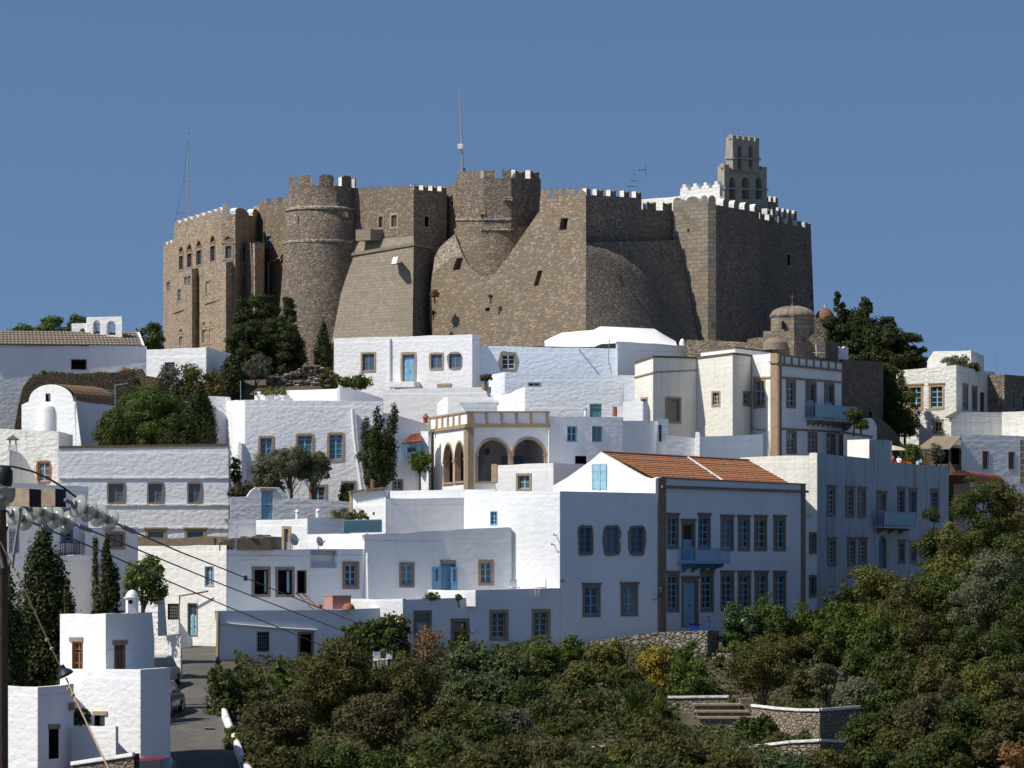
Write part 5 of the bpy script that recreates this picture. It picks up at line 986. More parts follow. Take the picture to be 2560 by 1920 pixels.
for k in range(26): c = lerp(a, b, k / 25); m.tube([c, c + hgt * .94], .03 if k % 12 else .05, RLP, 4)
m.prism([a + hgt * .06, b + hgt * .06, b + hgt * .9, a + hgt * .9], (.005, .015, 0), RLP); tag(m.build('railing', None), 'teal lattice railing under the bougainvillea pot plant', 'railing')
for x, y, d, lab in ((744, 1297, 217, 'white round chimney with a dark side hole above the dish house'), (795, 1295, 216, 'white round chimney with dome top left of the bougainvillea')):
    m = MB(); m.lathe(P(x, y, d), [(.13, -.3), (.12, .34), (.15, .36), (.1, .5), (0, .54)], WS, 12); m.lathe(P(x + 1.5, y - 14, d - .13), [(0, 0), (.04, .01), (.04, .08), (0, .09)], DK, 6); tag(m.build('chimney', None, smooth=40), lab, 'chimney')
for x, y, d, rr_, lab in ((731, 1350, 206, .34, 'larger grey satellite dish on the roof of the niche house'), (796, 1355, 205.4, .27, 'smaller grey satellite dish right of the larger dish')):
    root = thing('satellite_dish', lab, 'satellite dish', P(x, y + 25, d), 'satellite dishes'); c = P(x, y, d); ax = Vector((.75, -.6, .28)).normalized()
    m = MB(); m.lathe(c, [(0, .0), (rr_ * .5, .02), (rr_ * .85, .07), (rr_, .11), (rr_, .12), (rr_ * .8, .085), (0, .015)], GM, 20, axis=ax); m.build('reflector', root, smooth=50)
    m = MB(); m.tube([c, P(x, y + 22, d)], .03, GM, 5); m.tube([c, c + ax * .45 + Vector((0, 0, -.1))], .018, GM, 4); m.box(c + ax * .45 + Vector((0, 0, -.15)), .08, .08, .1, GM); m.build('stand', root)
mast([P(587, 1412, 198.8), P(594, 1282, 198.8)], .025, 'thin rusty pole with small white panels by the sagging eave', 'roof_pole', 'aerial', lambda m: (m.box(P(593, 1312, 198.7), .08, .05, .18, WS), m.box(P(593, 1332, 198.7), .08, .05, .18, WS)))
mast([P(288, 1010, 243), P(288, 960, 243)], .03, 'television aerial above the barrel chapel roof', 'television_aerial', 'aerial', lambda m: (m.tube([P(286, 964, 243), P(320, 958, 243)], .02, GM, 4), m.tube([P(250, 974, 243), P(288, 978, 243)], .02, GM, 4), m.tube([P(258, 980, 243), P(288, 984, 243)], .02, GM, 4)))
mast([P(602, 1000, 236.8), P(601, 952, 236.8)], .025, 'bare thin pole on the roof of the blue window house', 'roof_pole', 'aerial')
mast([P(745, 1273, 216.9), P(745, 1231, 216.9)], .03, 'rusty rod standing on a white round chimney', 'roof_pole', 'aerial')
mast([P(2491, 930, 272), P(2489, 870, 272)], .03, 'plain dark pole on the roofs at the right skyline', 'roof_pole', 'aerial')
# --- lower left cubes, yard, lane
h = House('cube_house', 'low white cube house with slit window in the bottom left corner', 'house', [(-70, 142.8, 1711), (95, 140.5, 1718), (184, 143.6, 1709)], -9, WR, 5)
h.win(1, 122, 1822, 147, 1897, fr=.0, kind='dark', recess=.2); h.build(); h.band(1, 120, 149, 1811, 1823, 1810, 1822, TD, .04, 'lintel'); h.band(1, 171, 181, 1758, 1776, 1757, 1775, TD, .1, 'meter_box')
h = House('corner_house', 'tall stepped white house with orange window beside the lane', 'house', [(150, 149.2, 1535), (265, 147.5, 1534), (380, 151.8, 1531), (386, 152.5, 1600)], -9, WR, 4, edge=WS)
h.win(0, 181, 1604, 207, 1685, fr=.03, sm=WO, paint=WO, grid=(2, 3)); h.win(1, 285, 1611, 312, 1680, kind='door', fr=.03, sm=TD, paint=WD); h.build(); h.band(0, 175, 208, 1604 - 11, 1604, 1604 - 11, 1604, TG, .05, 'lintel'); h.band(1, 281, 317, 1602, 1612, 1601, 1611, TD, .05, 'lintel')
h2 = House(h.root, '', '', [(150, 148.7, 1672), (352, 145.9, 1674), (426, 148.7, 1669)], -9, WR, 2.6, wallname='lower_block'); h2.win(0, 236, 1786, 262, 1818, fr=.0, kind='dark'); h2.build(); h2.band(0, 234, 269, 1778, 1788, 1778, 1788, TR, .06, 'lintel')
h = House('yard_wall', 'low white yard wall between the cube house and the corner house', 'wall', [(180, 143, 1816), (290, 141.3, 1815), (296, 141.6, 1817)], -9, WR, .4, th=.25, pdrop=.1); h.build()
h = House('dark_yard_wall', 'dark stone yard wall with white coping at the bottom left', 'wall', [(180, 139, 1905), (335, 137.2, 1884)], -9.5, FD, .5, th=.3, pdrop=.1, edge=WS, tops={0: [(180, 1908), (240, 1892), (300, 1886), (335, 1884)]}); h.build(); h.band(0, 180, 335, 1904, 1914, 1881, 1891, WS, .08, 'coping')
root = thing('chimney', 'white chimney with bell shaped hood on the corner house roof', 'chimney', P(330, 1534, 149.8)); c = P(330, 1536, 149.8)
m = MB(); m.box(c, .42, .42, .62, WS, .3); m.box(c + Vector((0, 0, .62)), .54, .54, .05, WS, .3); m.lathe(c + Vector((0, 0, .67)), [(.26, 0), (.24, .1), (.14, .24), (0, .3)], WS, 12); m.build('shaft', root)
m = MB(); m.box(c + Vector((-.05, -.2, .42)), .16, .08, .14, DK, .3); m.build('opening', root)
h = House('flaking_pier', 'flaking whitewashed stone pier beside the lane', 'wall', [(376, 192, 1492), (395, 191.4, 1490), (420, 192.5, 1500)], -7, WW, 2, tops={1: [(395, 1490), (411, 1493), (414, 1530), (418, 1590), (420, 1600)]}, pdrop=1); h.build()
h = House('lane_wall', 'plain whitewashed lane wall above the parked van', 'wall', [(384, 187.6, 1592), (452, 186.2, 1585), (456, 187, 1650)], -8, WG, .6, th=.25, pdrop=.1, tops={1: [(452, 1585), (454, 1620), (456, 1655)]}); h.build()
h = House('ramp_wall', 'low white ramp wall below the barred window of the lane house', 'wall', [(420, 198.5, 1550), (447, 198, 1549), (478, 198.6, 1592)], -5, WG, .4, th=.2, tops={1: [(447, 1549), (460, 1570), (478, 1594)]}); h.build()

def garden_chair(px, py, d, turn, label):
    root = thing('garden_chair', label, 'chair', P(px, py, d), 'white garden chairs'); o = Vector(root.location)
    m = MB(); m.box(o + Vector((0, 0, .42)), .45, .45, .04, WS, turn); m.build('seat', root)
    f = Vector((-math.sin(turn), math.cos(turn), 0)); s_ = Vector((f.y, -f.x, 0)); m = MB(); m.box(o + f * .21 + Vector((0, 0, .46)), .43, .04, .4, WS, turn); m.build('backrest', root)
    for a in (-.19, .19):
        for b in (-.19, .19): m = MB(); m.tube([o + f * a + s_ * b, o + f * a + s_ * b + Vector((0, 0, .42))], .02, WS, 5); m.build('leg', root)
for px, py, d, t_, lb in ((1286, 1489, 204.6, .4, 'white garden chair on the terrace under the slanting house end'), (1352, 1489, 203.9, -1.2, 'white garden chair on the terrace beside the bright mansion side wall'), (948, 1672, 191, .6, 'white garden chair under the fig trees'), (966, 1670, 191.6, -.7, 'second white garden chair under the fig trees, right of the other')): garden_chair(px, py, d, t_, lb)
m = MB(); W = man.W[0]
for x, y in ((1391, 1338), (1386, 1362)): m.tube([W.img(x, y, 0), W.img(x, y, .3), W.img(x + 3, y - 5, .34)], .025, BK, 5)
m.build('wall_hook', man.root)
W = man.W[1]; m = MB(); m.slab(W, .02, .3, W.sz(1402, 1456)[1], W.sz(1402, 1448)[1], -.2, .0, TG); m.build('spout', man.root)
# ---------------------------------------------------------------- terrain, lane
GD = [(5, -2.2), (40, -5.5), (70, -9), (100, -11), (135, -11.5), (150, -9.2), (160, -8.6), (170, -7.8), (180, -6.6), (190, -5.4), (197, -4.6), (205, -3.5), (213, -3.3), (220, -.8), (228, 1.9), (236, 3.4), (245, 5.8), (255, 8.3), (262, 10.6), (270, 12.6), (280, 15), (300, 16.5), (330, 15), (400, 8), (600, -10), (1200, -30), (9000, -30)]
GL_ = {134: -8.4, 139: -8.3, 152: -7.75, 172: -6.25, 188: -5.05, 199: -3.75, 206: -3.3}
def ip(tab, x):
    for (a, b), (c, d) in zip(tab, tab[1:]):
        if x <= c: return b + (d - b) * max(0, (x - a) / (c - a))
    return tab[-1][1]
LANE = [(100, -11)] + sorted(GL_.items()) + [(213, -2.6), (220, -.8)]
HILL = [(236, 3.4), (245, 7), (250, 9.2), (255, 11.2), (260, 12.7), (268, 13.8), (280, 15)]
def gz(X, Y):
    px = CX + X / Y * F if Y > 20 else CX
    sh = (10 * min(1, max(0, (px - 1600) / 500)) + 9 * min(1, max(0, (px - 2150) / 150))) if Y > 120 else 0
    z = ip(GD, Y - sh)
    if 1600 < px < 2230 and 172 < Y < 201: z -= min(1, (px - 1600) / 50, (2230 - px) / 60) * ip([(174, 0), (180, .5), (185, 1.15), (196, 1.15), (201, 0)], Y)
    if 100 < Y < 220 and px < 660:
        k = min(1, (660 - px) / 60); z = z * (1 - k) + ip(LANE, Y) * k
    if 236 < Y < 280 and px < 900:
        k = min(1, (900 - px) / 60); z = z * (1 - k) + (ip(HILL, Y) - 4 * min(1, max(0, (90 - px) / 40))) * k
    return z
ys = [5, 20, 40, 60, 80, 100, 120, 130] + [132 + 2 * k for k in range(90)] + [320, 340, 370, 400, 450, 520, 600, 800, 1200, 2500, 9000]
us = [-.9, -.6, -.4, -.3] + [-.24 + .01 * k for k in range(49)] + [.3, .4, .6, .9]
r = random.Random(9); m = MB()
m.grid([[Vector((u * y if y > 60 else u * 60, y, gz(u * y, y) + (r.uniform(-.12, .12) if 130 < y < 300 else 0))) for u in us] for y in ys], EARTH)
struct(m.build('ground', None, smooth=True))
lp = [(139, 380, 650, -8.1), (152, 390, 606, -7.5), (172, 392, 566, -6.05), (181, 400, 545, -5.4), (188, 420, 532, -4.85), (194, 430, 540, -4.15), (200, 440, 560, -3.5)]
rows = []
for k in range(61):
    y = 139 + k; a = ip([(p[0], p[1]) for p in lp], y); b = ip([(p[0], p[2]) for p in lp], y); z = ip([(p[0], p[3]) for p in lp], y)
    rows.append([Vector(((a + (b - a) * t / 8 - CX) / F * y, y, z - .05 * abs(t - 4) / 4)) for t in range(9)])
m = MB(); m.grid(rows, ROADM); struct(m.build('lane', None, smooth=True))
m = MB(); mid = []
for y, px in ((176, 545), (170, 560), (164, 574), (158, 590), (152, 606), (147, 624)): mid.append(Vector(((px - CX) / F * y, y, ip([(p[0], p[3]) for p in lp], y))))
rr = random.Random(1)
rows = [[p + Vector((-.12, 0, -.3)), p + Vector((-.1, 0, .30 + rr.uniform(-.06, .06))), p + Vector((.02, 0, .36 + rr.uniform(-.05, .05))), p + Vector((.14, 0, .3)), p + Vector((.18, 0, -.6))] for p in mid]
m.grid(rows, WW); tag(m.build('kerb_wall', None, smooth=60), 'low white kerb wall curving down the right side of the lane', 'wall')
m = MB(); m.prism([P(2222, 1190, 244), P(2420, 1190, 246), P(2420, 1186, 263), P(2230, 1186, 263)], (0, 0, .1), EARTH); struct(m.build('terrace_floor', None))
# garden walls
h = House('retaining_wall', 'dry stone retaining wall of big pale stones in front of the mansion', 'wall', [(1475, 203.9, 1603), (1640, 203.2, 1581), (1768, 202.2, 1577), (1797, 204.6, 1577)], -7.5, FR, 1, th=.5, pdrop=.15); h.build()
h = House('side_retaining_wall', 'lower stone wall with hanging creeper right of the retaining wall', 'wall', [(1780, 200.6, 1632), (1828, 199.8, 1634), (1900, 202, 1636), (2105, 206, 1628)], -7.5, FR, 1, th=.4, pdrop=.15); h.build()
h = House('white_topped_wall', 'short garden wall with flat white coping below the retaining wall', 'wall', [(1668, 190.4, 1742), (1822, 190, 1740)], -7.5, FGW, .6, th=.4, edge=FW, pdrop=.1); h.build(); h.band(0, 1668, 1822, 1740, 1746, 1738, 1744, FW, .06, 'coping')
m = MB(); STP = M_plain('worn_step_stone', (.36, .30, .22), .9, .3, 4, .3)
for k, (x0, x1, y, d) in enumerate(((1735, 1850, 1764, 188.2), (1742, 1870, 1781, 186.6), (1748, 1892, 1797, 185.0))): m.prism([P(x0, y, d), P(x1, y, d), P(x1, y, d + 2.2), P(x0, y, d + 2.2)], (0, 0, -1.6), FGW); m.box(lerp(P(x0, y, d), P(x1, y, d), .5) + Vector((0, .4, 0)), (x1 - x0) / F * d + .1, 1.0, .09, STP)
tag(m.build('garden_steps', None), 'broad stone garden steps between white topped garden walls', 'steps')
m = MB(); m.prism([P(1850, 1747, 188.6), P(1893, 1745, 188.6), P(1893, 1790, 188.6), P(1850, 1790, 188.6)], (0, 1, 0), FGW); tag(m.build('garden_pier', None), 'squat stone pier beside the garden steps', 'pier')
pts = [(1880, 184.5, 1762), (1940, 182, 1769), (2000, 180.8, 1773), (2050, 180.2, 1773), (2052, 180.3, 1773), (2150, 183, 1766)]
h = House('curved_garden_wall', 'curved garden wall of pale squared stones with white coping', 'wall', pts, -9.5, FGW, .8, th=.4, edge=FW, pdrop=.1); h.build()
for i in range(5):
    if i != 3: h.band(i, pts[i][0], pts[i + 1][0], pts[i][2] - 2, pts[i][2] + 5, pts[i + 1][2] - 2, pts[i + 1][2] + 5, FW, .07, 'coping')
pts = [(1850, 174.6, 1866), (1910, 173.2, 1861), (1975, 172.2, 1853), (2050, 171.6, 1849), (2110, 172.6, 1852)]
h = House('lowest_garden_wall', 'lowest dark garden wall with a wavy white coping at the bottom', 'wall', pts, -11, FR, .8, th=.4, edge=FW, pdrop=.1); h.build()
for i in range(4): h.band(i, pts[i][0], pts[i + 1][0], pts[i][2] - 2, pts[i][2] + 5, pts[i + 1][2] - 2, pts[i + 1][2] + 5, FW, .07, 'coping')
h = House('left_garden_wall', 'short white topped garden wall half buried in bushes', 'wall', [(1440, 172, 1872), (1525, 170.5, 1863)], -11, FR, .8, th=.4, edge=FW, pdrop=.1); h.build(); h.band(0, 1440, 1525, 1870, 1876, 1861, 1867, FW, .06, 'coping')
h = House('small_garden_wall', 'tiny white coped wall among pink flowers', 'wall', [(1335, 182, 1786), (1384, 181.6, 1784)], -9, FGW, .8, th=.4, edge=FW, pdrop=.1); h.build(); h.band(0, 1335, 1384, 1784, 1789, 1782, 1787, FW, .06, 'coping')
# ---------------------------------------------------------------- vegetation
LV = dict(
 dark=M_leaf('cypress_leaves', (.014, .024, .007), (.042, .054, .014)), pine=M_leaf('pine_needles', (.024, .050, .008), (.068, .106, .018)), mid=M_leaf('dark_green_leaves', (.022, .036, .007), (.062, .080, .015)),
 olive=M_leaf('olive_leaves', (.055, .066, .030), (.13, .14, .075)), citrus=M_leaf('citrus_leaves', (.030, .060, .012), (.105, .145, .028), (.20, .19, .03), .25, .93),
 scrub=M_leaf('scrub_leaves', (.042, .042, .010), (.092, .088, .022)), brown=M_leaf('brown_twig_leaves', (.055, .046, .020), (.092, .078, .034)), green=M_leaf('fresh_green_leaves', (.030, .054, .008), (.082, .115, .020)),
 blue=M_leaf('blue_green_leaves', (.028, .046, .016), (.075, .100, .038)), gold=M_leaf('golden_leaves', (.13, .105, .012), (.28, .21, .03)), yel=M_leaf('yellow_green_leaves', (.060, .066, .014), (.125, .125, .028)),
 boug=M_leaf('bougainvillea_leaves', (.030, .052, .016), (.085, .11, .03), (.42, .04, .16), .25, .86), purp=M_leaf('purple_bougainvillea', (.02, .034, .014), (.055, .066, .024), (.16, .03, .10), .25, .72), pink=M_leaf('pink_flowering_leaves', (.024, .044, .012), (.060, .080, .020), (.55, .05, .22), .25, .965),
 olean=M_leaf('oleander_leaves', (.022, .046, .014), (.060, .098, .028), (.72, .70, .66), .25, .955), dry=M_leaf('dry_weeds', (.14, .085, .04), (.26, .15, .06)), grey=M_leaf('grey_scrub', (.05, .052, .036), (.11, .11, .08)), rust=M_leaf('rusty_leaves', (.035, .040, .012), (.085, .075, .022), (.20, .07, .02), .25, .95))
TWIG = M_plain('pale_twig', (.24, .19, .13), .9, .3, 8, 0)
BARK = M_plain('bark', (.12, .085, .055), .95, .4, 8, .4)
def lobes_for(kind, w, h, rg):
    L = []; a = rg.random
    if kind in ('round', 'olive', 'sparse', 'bush', 'wide'):
        low = {'round': .22, 'olive': .3, 'sparse': .15, 'bush': 0, 'wide': 0}[kind]
        cz = h * (low + (1 - low) * (.5 if kind not in ('bush', 'wide') else .35)); rz = h - cz; rzl = cz - h * low if kind not in ('bush', 'wide') else cz
        n = {'round': 40, 'olive': 36, 'sparse': 30, 'bush': 40, 'wide': 60}[kind]
        for i in range(n):
            th = a() * 2 * math.pi; u = a() * 1.75 - .75; q = math.sqrt(max(0, 1 - min(1, u * u))); s = (.07 + .13 * a()) * min(w, h * 1.4); k = (.50 + .55 * a())
            L.append((math.cos(th) * q * (w / 2 - s * .7) * k, math.sin(th) * q * (w / 2 - s * .7) * k, cz + u * ((rz if u > 0 else rzl) - s * .6) * k, s, s, s * .8))
        L.append((0, 0, cz, w * .26, w * .26, (rz + rzl) * .28))
    elif kind == 'cyp':
        n = 34
        for i in range(n):
            t = i / n; R_ = w / 2 * (min(1, .72 + t * 1.6) if t < .25 else (1 - ((t - .25) / .75) ** 1.7) ** .8 * 1.0); s = max(.12, R_ * (.5 + .25 * a())); th = a() * 6.28; q = max(0, R_ - s * .8)
            L.append((math.cos(th) * q, math.sin(th) * q, h * (.02 + .96 * t), s, s, s * 1.9))
    elif kind == 'spire':
        for j in range(5):
            th = j * 1.26 + a(); q = w * (.12 + .2 * a()); hh = h * (1, .95, .82, .7, .62)[j]
            for i in range(14):
                t = i / 14; s = w * .15 * (1 - t ** 2.2 * .85) + .05; L.append((math.cos(th) * q * (.6 + t * .7) + (a() - .5) * s, math.sin(th) * q * (.6 + t * .7) + (a() - .5) * s, hh * (.12 + .86 * t), s, s, s * 1.6))
        for i in range(9): th = a() * 6.28; L.append((math.cos(th) * w * .4 * a(), math.sin(th) * w * .4 * a(), h * (.15 + .4 * a()), w * .16, w * .16, w * .13))
    elif kind == 'pine':
        for i in range(40):
            th = a() * 6.28; u = a(); q = math.sqrt(a()); prof = math.sin(math.pi * (.12 + .8 * u)) ** .7; s = w * (.07 + .07 * a())
            L.append((math.cos(th) * q * prof * (w / 2 - s), math.sin(th) * q * prof * (w / 2 - s), h * (.14 + .8 * u), s * 1.25, s * 1.25, s * .8))
    elif kind == 'conifer':
        for i in range(48):
            t = a() ** .8; R_ = w / 2 * (1 - t * .86) * (.55 + .5 * a()); th = a() * 6.28; s = w * (.06 + .07 * (1 - t)); L.append((math.cos(th) * R_, math.sin(th) * R_, h * (.05 + .93 * t), s * 1.3, s * 1.3, s * .9))
    L = np.array(L); q = L[:, 3:].max(1)
    hi = (L[:, 2] + L[:, 5]).max(); L[:, 2] *= h / hi; L[:, 5] *= min(1.3, h / hi)
    for c_ in (0, 1):
        e = max((L[:, c_] + L[:, 3 + c_]).max(), -(L[:, c_] - L[:, 3 + c_]).min()); f = (w / 2 * 1.06) / e; L[:, c_] *= f; L[:, 3 + c_] *= min(1.5, max(.8, f))
    return L
def leaf_mesh(name, L, size, mat, seed, dens=1., shell=.55, spike=0., cap=26000):
    g = np.random.default_rng(seed); rm = L[:, 3:].mean(1); ar = rm ** 2; n = int(min(cap, max(260, dens * 12 * ar.sum() / size ** 2)))
    k = g.choice(len(L), n, p=ar / ar.sum()); d = g.normal(size=(n, 3)); d /= np.linalg.norm(d, axis=1)[:, None]
    r_ = 1 - (1 - shell) * g.random(n) ** 1.4; r_ *= 1 + .32 * (g.random(n) ** 6)
    p = L[k, :3] + d * r_[:, None] * L[k, 3:]; keep = p[:, 2] > -.1; p = p[keep]; d = d[keep]; n = len(p)
    nm = d + g.normal(size=(n, 3)) * .42 + np.array([0, 0, .2]); nm /= np.linalg.norm(nm, axis=1)[:, None]
    t = np.cross(nm, g.normal(size=(n, 3))); t /= np.linalg.norm(t, axis=1)[:, None]; b = np.cross(nm, t); s = size * (.55 + .8 * g.random(n))[:, None]
    if spike: t = t * (1 - spike) + np.array([0, 0, 1.]) * spike
    v = np.stack([p - t * s * .75, p + b * s * .42, p + t * s * .75, p - b * s * .42], 1).reshape(-1, 3)
    me = bpy.data.meshes.new(name); me.vertices.add(4 * n); me.vertices.foreach_set('co', v.ravel()); me.loops.add(4 * n); me.loops.foreach_set('vertex_index', np.arange(4 * n)); me.polygons.add(n); me.polygons.foreach_set('loop_start', np.arange(0, 4 * n, 4))
    me.polygons.foreach_set('loop_total', np.full(n, 4)) if hasattr(me.polygons[0], 'loop_total') and False else None
    me.update(calc_edges=True); me.materials.append(mat); return me
TS = [100]
def plant(name, label, cat, px, top, d, wpx, kind, mat, group=None, base=None, leaf=.115, dens=1., trunk=None, lean=0, spike=0.):
    TS[0] += 1; rg = random.Random(TS[0]); X = (px - CX) / F * d; zb_ = gz(X, d) - .05 if base is None else (HZ - base) / F * d
    h = (HZ - top) / F * d - zb_; w_ = wpx / F * d; loc = Vector((X, d, zb_)); root = thing(name, label, cat, loc, group)
    L = lobes_for(kind, w_, h, rg)
    tree_ = kind in ('round', 'olive', 'cyp', 'spire', 'pine', 'conifer', 'sparse') and name != 'shrub'
    me = leaf_mesh('crown', L, leaf, LV[mat], TS[0], dens, .5, spike); o = bpy.data.objects.new('crown' if tree_ else 'foliage', me); COL.objects.link(o); o.parent = root
    m = MB(); rt_ = (trunk or max(.06, h * .022)); top_z = h * (.9 if kind in ('cyp', 'conifer', 'pine') else .6)
    m.tube([(0, 0, -.4), (rg.uniform(-.05, .05), 0, top_z * .4), (rg.uniform(-.1, .1), rg.uniform(-.1, .1), top_z)], [rt_ * 1.25, rt_, rt_ * .4], BARK, 7)
    for i in range(7 if kind in ('olive', 'sparse', 'round') else 4):
        q = L[rg.randrange(len(L))]; z0 = top_z * rg.uniform(.25, .7); m.tube([(0, 0, z0), (q[0] * .5, q[1] * .5, z0 + (q[2] - z0) * .6), (q[0], q[1], q[2])], [rt_ * .5, rt_ * .32, rt_ * .12], BARK, 5)
    if mat in ('brown', 'scrub', 'olive', 'dry', 'grey', 'yel') and d < 235:
        for i in range(34):
            q = L[rg.randrange(len(L))]; z0 = top_z * rg.uniform(.1, .5); e = Vector((q[0] * 1.12 + rg.uniform(-.2, .2), q[1] * 1.12, q[2] + q[5] * rg.uniform(.2, 1.15)))
            mid_ = Vector((q[0] * .5, q[1] * .5, z0 + (q[2] - z0) * .5)) + Vector((rg.uniform(-.2, .2), rg.uniform(-.2, .2), rg.uniform(-.1, .2))); m.tube([(0, 0, z0), mid_, e], [.02, .014, .006], BARK if i % 3 else TWIG, 4)
    t = m.build('trunk' if tree_ else 'stem'); t.parent = root
    return root
# trees up by the fortress
plant('cypress_tree', 'broad dark cypress against the palace wall, left of its cluster', 'tree', 606, 738, 269, 112, 'conifer', 'dark', 'dark cypresses at the fortress foot', dens=1.9, base=960)
plant('cypress_tree', 'tallest dark cypress in the middle of the fortress foot cluster', 'tree', 660, 735, 271, 125, 'pine', 'dark', 'dark cypresses at the fortress foot', dens=1.9, base=960)
plant('cypress_tree', 'dark tufted cypress on the right of the fortress foot cluster', 'tree', 722, 742, 269, 128, 'conifer', 'dark', 'dark cypresses at the fortress foot', dens=1.9, base=950)
plant('cypress_tree', 'dense dark cypress low in front of the fortress foot cluster', 'tree', 700, 795, 267.5, 130, 'pine', 'dark', 'dark cypresses at the fortress foot', dens=1.9, base=955)
plant('cypress_tree', 'dark cypress low against the palace foot', 'tree', 615, 800, 267.5, 112, 'pine', 'dark', 'dark cypresses at the fortress foot', dens=1.9, base=965)
plant('cypress_tree', 'single slim cypress standing left of the long bright house', 'tree', 809, 798, 268, 50, 'cyp', 'dark', base=940)
plant('cypress_tree', 'small dark cypress in front of the lit white store', 'tree', 580, 884, 257, 66, 'cyp', 'dark', base=985)
plant('shrub', 'grey leafless looking shrub right of the small dark cypress', 'shrub', 640, 880, 261, 90, 'round', 'grey', dens=.6, base=985)
plant('shrub', 'green shrub beside the left corner of the long bright house', 'shrub', 818, 918, 264, 70, 'bush', 'yel', base=985)
plant('shrub', 'leafy green bush hanging below the long bright house', 'shrub', 886, 934, 260, 95, 'round', 'green', base=990, leaf=.17)
plant('shrub', 'yellowing creeper spilling over the back terrace wall', 'shrub', 685, 965, 246.5, 100, 'bush', 'yel', base=992)
for x, t_, w_, mt, lb in ((120, 925, 90, 'mid', 'dark weeds on the rubble wall at the far left'), (170, 928, 80, 'scrub', 'olive brown weeds on top of the rubble wall'), (250, 925, 80, 'dry', 'dry orange weeds on top of the rubble wall'), (320, 918, 70, 'dry', 'dry rusty weeds where the rubble wall meets the church'), (430, 905, 90, 'grey', 'grey scrub under the lit store window'), (500, 905, 110, 'scrub', 'brown scrub below the lit white store'), (530, 935, 70, 'dry', 'reddish dry scrub beside the small dark cypress'), (330, 960, 120, 'scrub', 'scrub behind the television aerial and chapel roof'), (450, 950, 110, 'scrub', 'olive scrub on the slope above the pines')):
    plant('shrub', lb, 'shrub', x, t_, 255.5 if x < 340 else 254, w_, 'bush', mt, base=1010 if x > 320 else 965, dens=.8)
for x, t_, w_, lb in ((60, 808, 120, 'low pine behind the church roof at the far left'), (135, 788, 130, 'rounded pine behind the church roof'), (195, 785, 100, 'pine directly left of the bell arch')): plant('pine_tree', lb, 'tree', x, t_, 296, w_, 'pine', 'pine', base=900, leaf=.16)
plant('pine_tree', 'pine between the bell arch and the palace', 'tree', 378, 806, 294, 90, 'pine', 'pine', base=900, leaf=.16); plant('pine_tree', 'top of a dark pine at the left photo edge', 'tree', -12, 800, 296, 36, 'pine', 'dark', base=900)
plant('pine_tree', 'big bright green pine behind the textured house', 'tree', 405, 962, 242, 235, 'pine', 'pine', base=1150, dens=1.2); plant('pine_tree', 'left rounded pine bough next to the barrel chapel', 'tree', 335, 985, 243.5, 150, 'pine', 'pine', base=1150)
plant('shrub', 'large dark rounded bush left of the big pine', 'shrub', 290, 1018, 238.5, 120, 'wide', 'mid', base=1135); plant('cypress_tree', 'bushy dark cypress at the right of the big pine', 'tree', 497, 962, 239.5, 92, 'cyp', 'dark', base=1130, dens=1.2); plant('cypress_tree', 'squat dark cypress beneath the big pine', 'tree', 440, 1030, 238.5, 100, 'wide', 'dark', base=1130)
plant('juniper_tree', 'dark juniper with several pointed spires in the centre', 'tree', 940, 1003, 221, 108, 'spire', 'dark', base=1225, trunk=.12)
plant('olive_tree', 'left olive tree in front of the blue window house', 'tree', 672, 1126, 229.6, 100, 'wide', 'olive', base=1255, leaf=.085); plant('olive_tree', 'tallest olive tree in front of the blue window house', 'tree', 728, 1112, 229, 120, 'olive', 'olive', base=1262, leaf=.085, dens=1.3); plant('olive_tree', 'right olive tree in front of the blue window house', 'tree', 785, 1128, 229.4, 100, 'olive', 'olive', base=1262, leaf=.085, dens=1.3)
plant('shrub', 'purple bougainvillea beside the garden gate', 'shrub', 606, 1200, 228, 75, 'wide', 'purp', base=1248); plant('shrub', 'dark red leaved bush behind the garden gate wall', 'shrub', 668, 1196, 228.6, 70, 'wide', 'purp', base=1248, dens=.7); plant('shrub', 'dark slim shrub at the left corner of the blue window house', 'shrub', 588, 1138, 231, 34, 'wide', 'mid', base=1220)
plant('shrub', 'green bush below the right blue window', 'shrub', 867, 1205, 229.5, 46, 'wide', 'mid', base=1262); plant('lemon_tree', 'small citrus tree left of the loggia arches', 'tree', 1050, 1122, 229.5, 62, 'round', 'citrus', base=1222)
plant('shrub', 'pink bougainvillea above the teal railing', 'shrub', 880, 1268, 211.5, 110, 'bush', 'boug', base=1306, dens=.7); plant('shrub', 'spiky dark plant in the clay pot', 'shrub', 1214, 935, 256, 34, 'round', 'scrub', base=962); plant('shrub', 'bright green plant by the planter wall', 'shrub', 1080, 1478, 201.4, 42, 'bush', 'citrus', base=1502)
plant('shrub', 'tiny green plant behind the step parapet', 'shrub', 1146, 1485, 201.2, 18, 'bush', 'citrus', base=1500)
# right skyline trees
for x, t_, w_, k, lb in ((2098, 728, 84, 'conifer', 'dark pointed conifer nearest to the fortress on the right skyline'), (2165, 742, 96, 'conifer', 'second dark conifer on the right skyline'), (2100, 790, 120, 'pine', 'dark lower pine beside the domed church'), (2140, 768, 130, 'wide', 'broad dark mass of foliage behind the skyline conifers'), (2205, 805, 150, 'wide', 'second broad dark mass of foliage on the right skyline'), (2150, 815, 130, 'pine', 'broad dark pine under the skyline conifers'), (2218, 790, 110, 'conifer', 'dark conifer in the middle of the right skyline trees'), (2262, 830, 90, 'pine', 'dark pine with a horizontal top on the right skyline'), (2230, 860, 130, 'pine', 'dark green pine low on the right skyline'), (2290, 862, 60, 'pine', 'small pine touching the weathered house')): plant('conifer_tree', lb, 'tree', x, t_, 281, w_ * 1.15, k, 'dark', 'dark conifers on the right skyline', base=960, leaf=.15, dens=2.2)
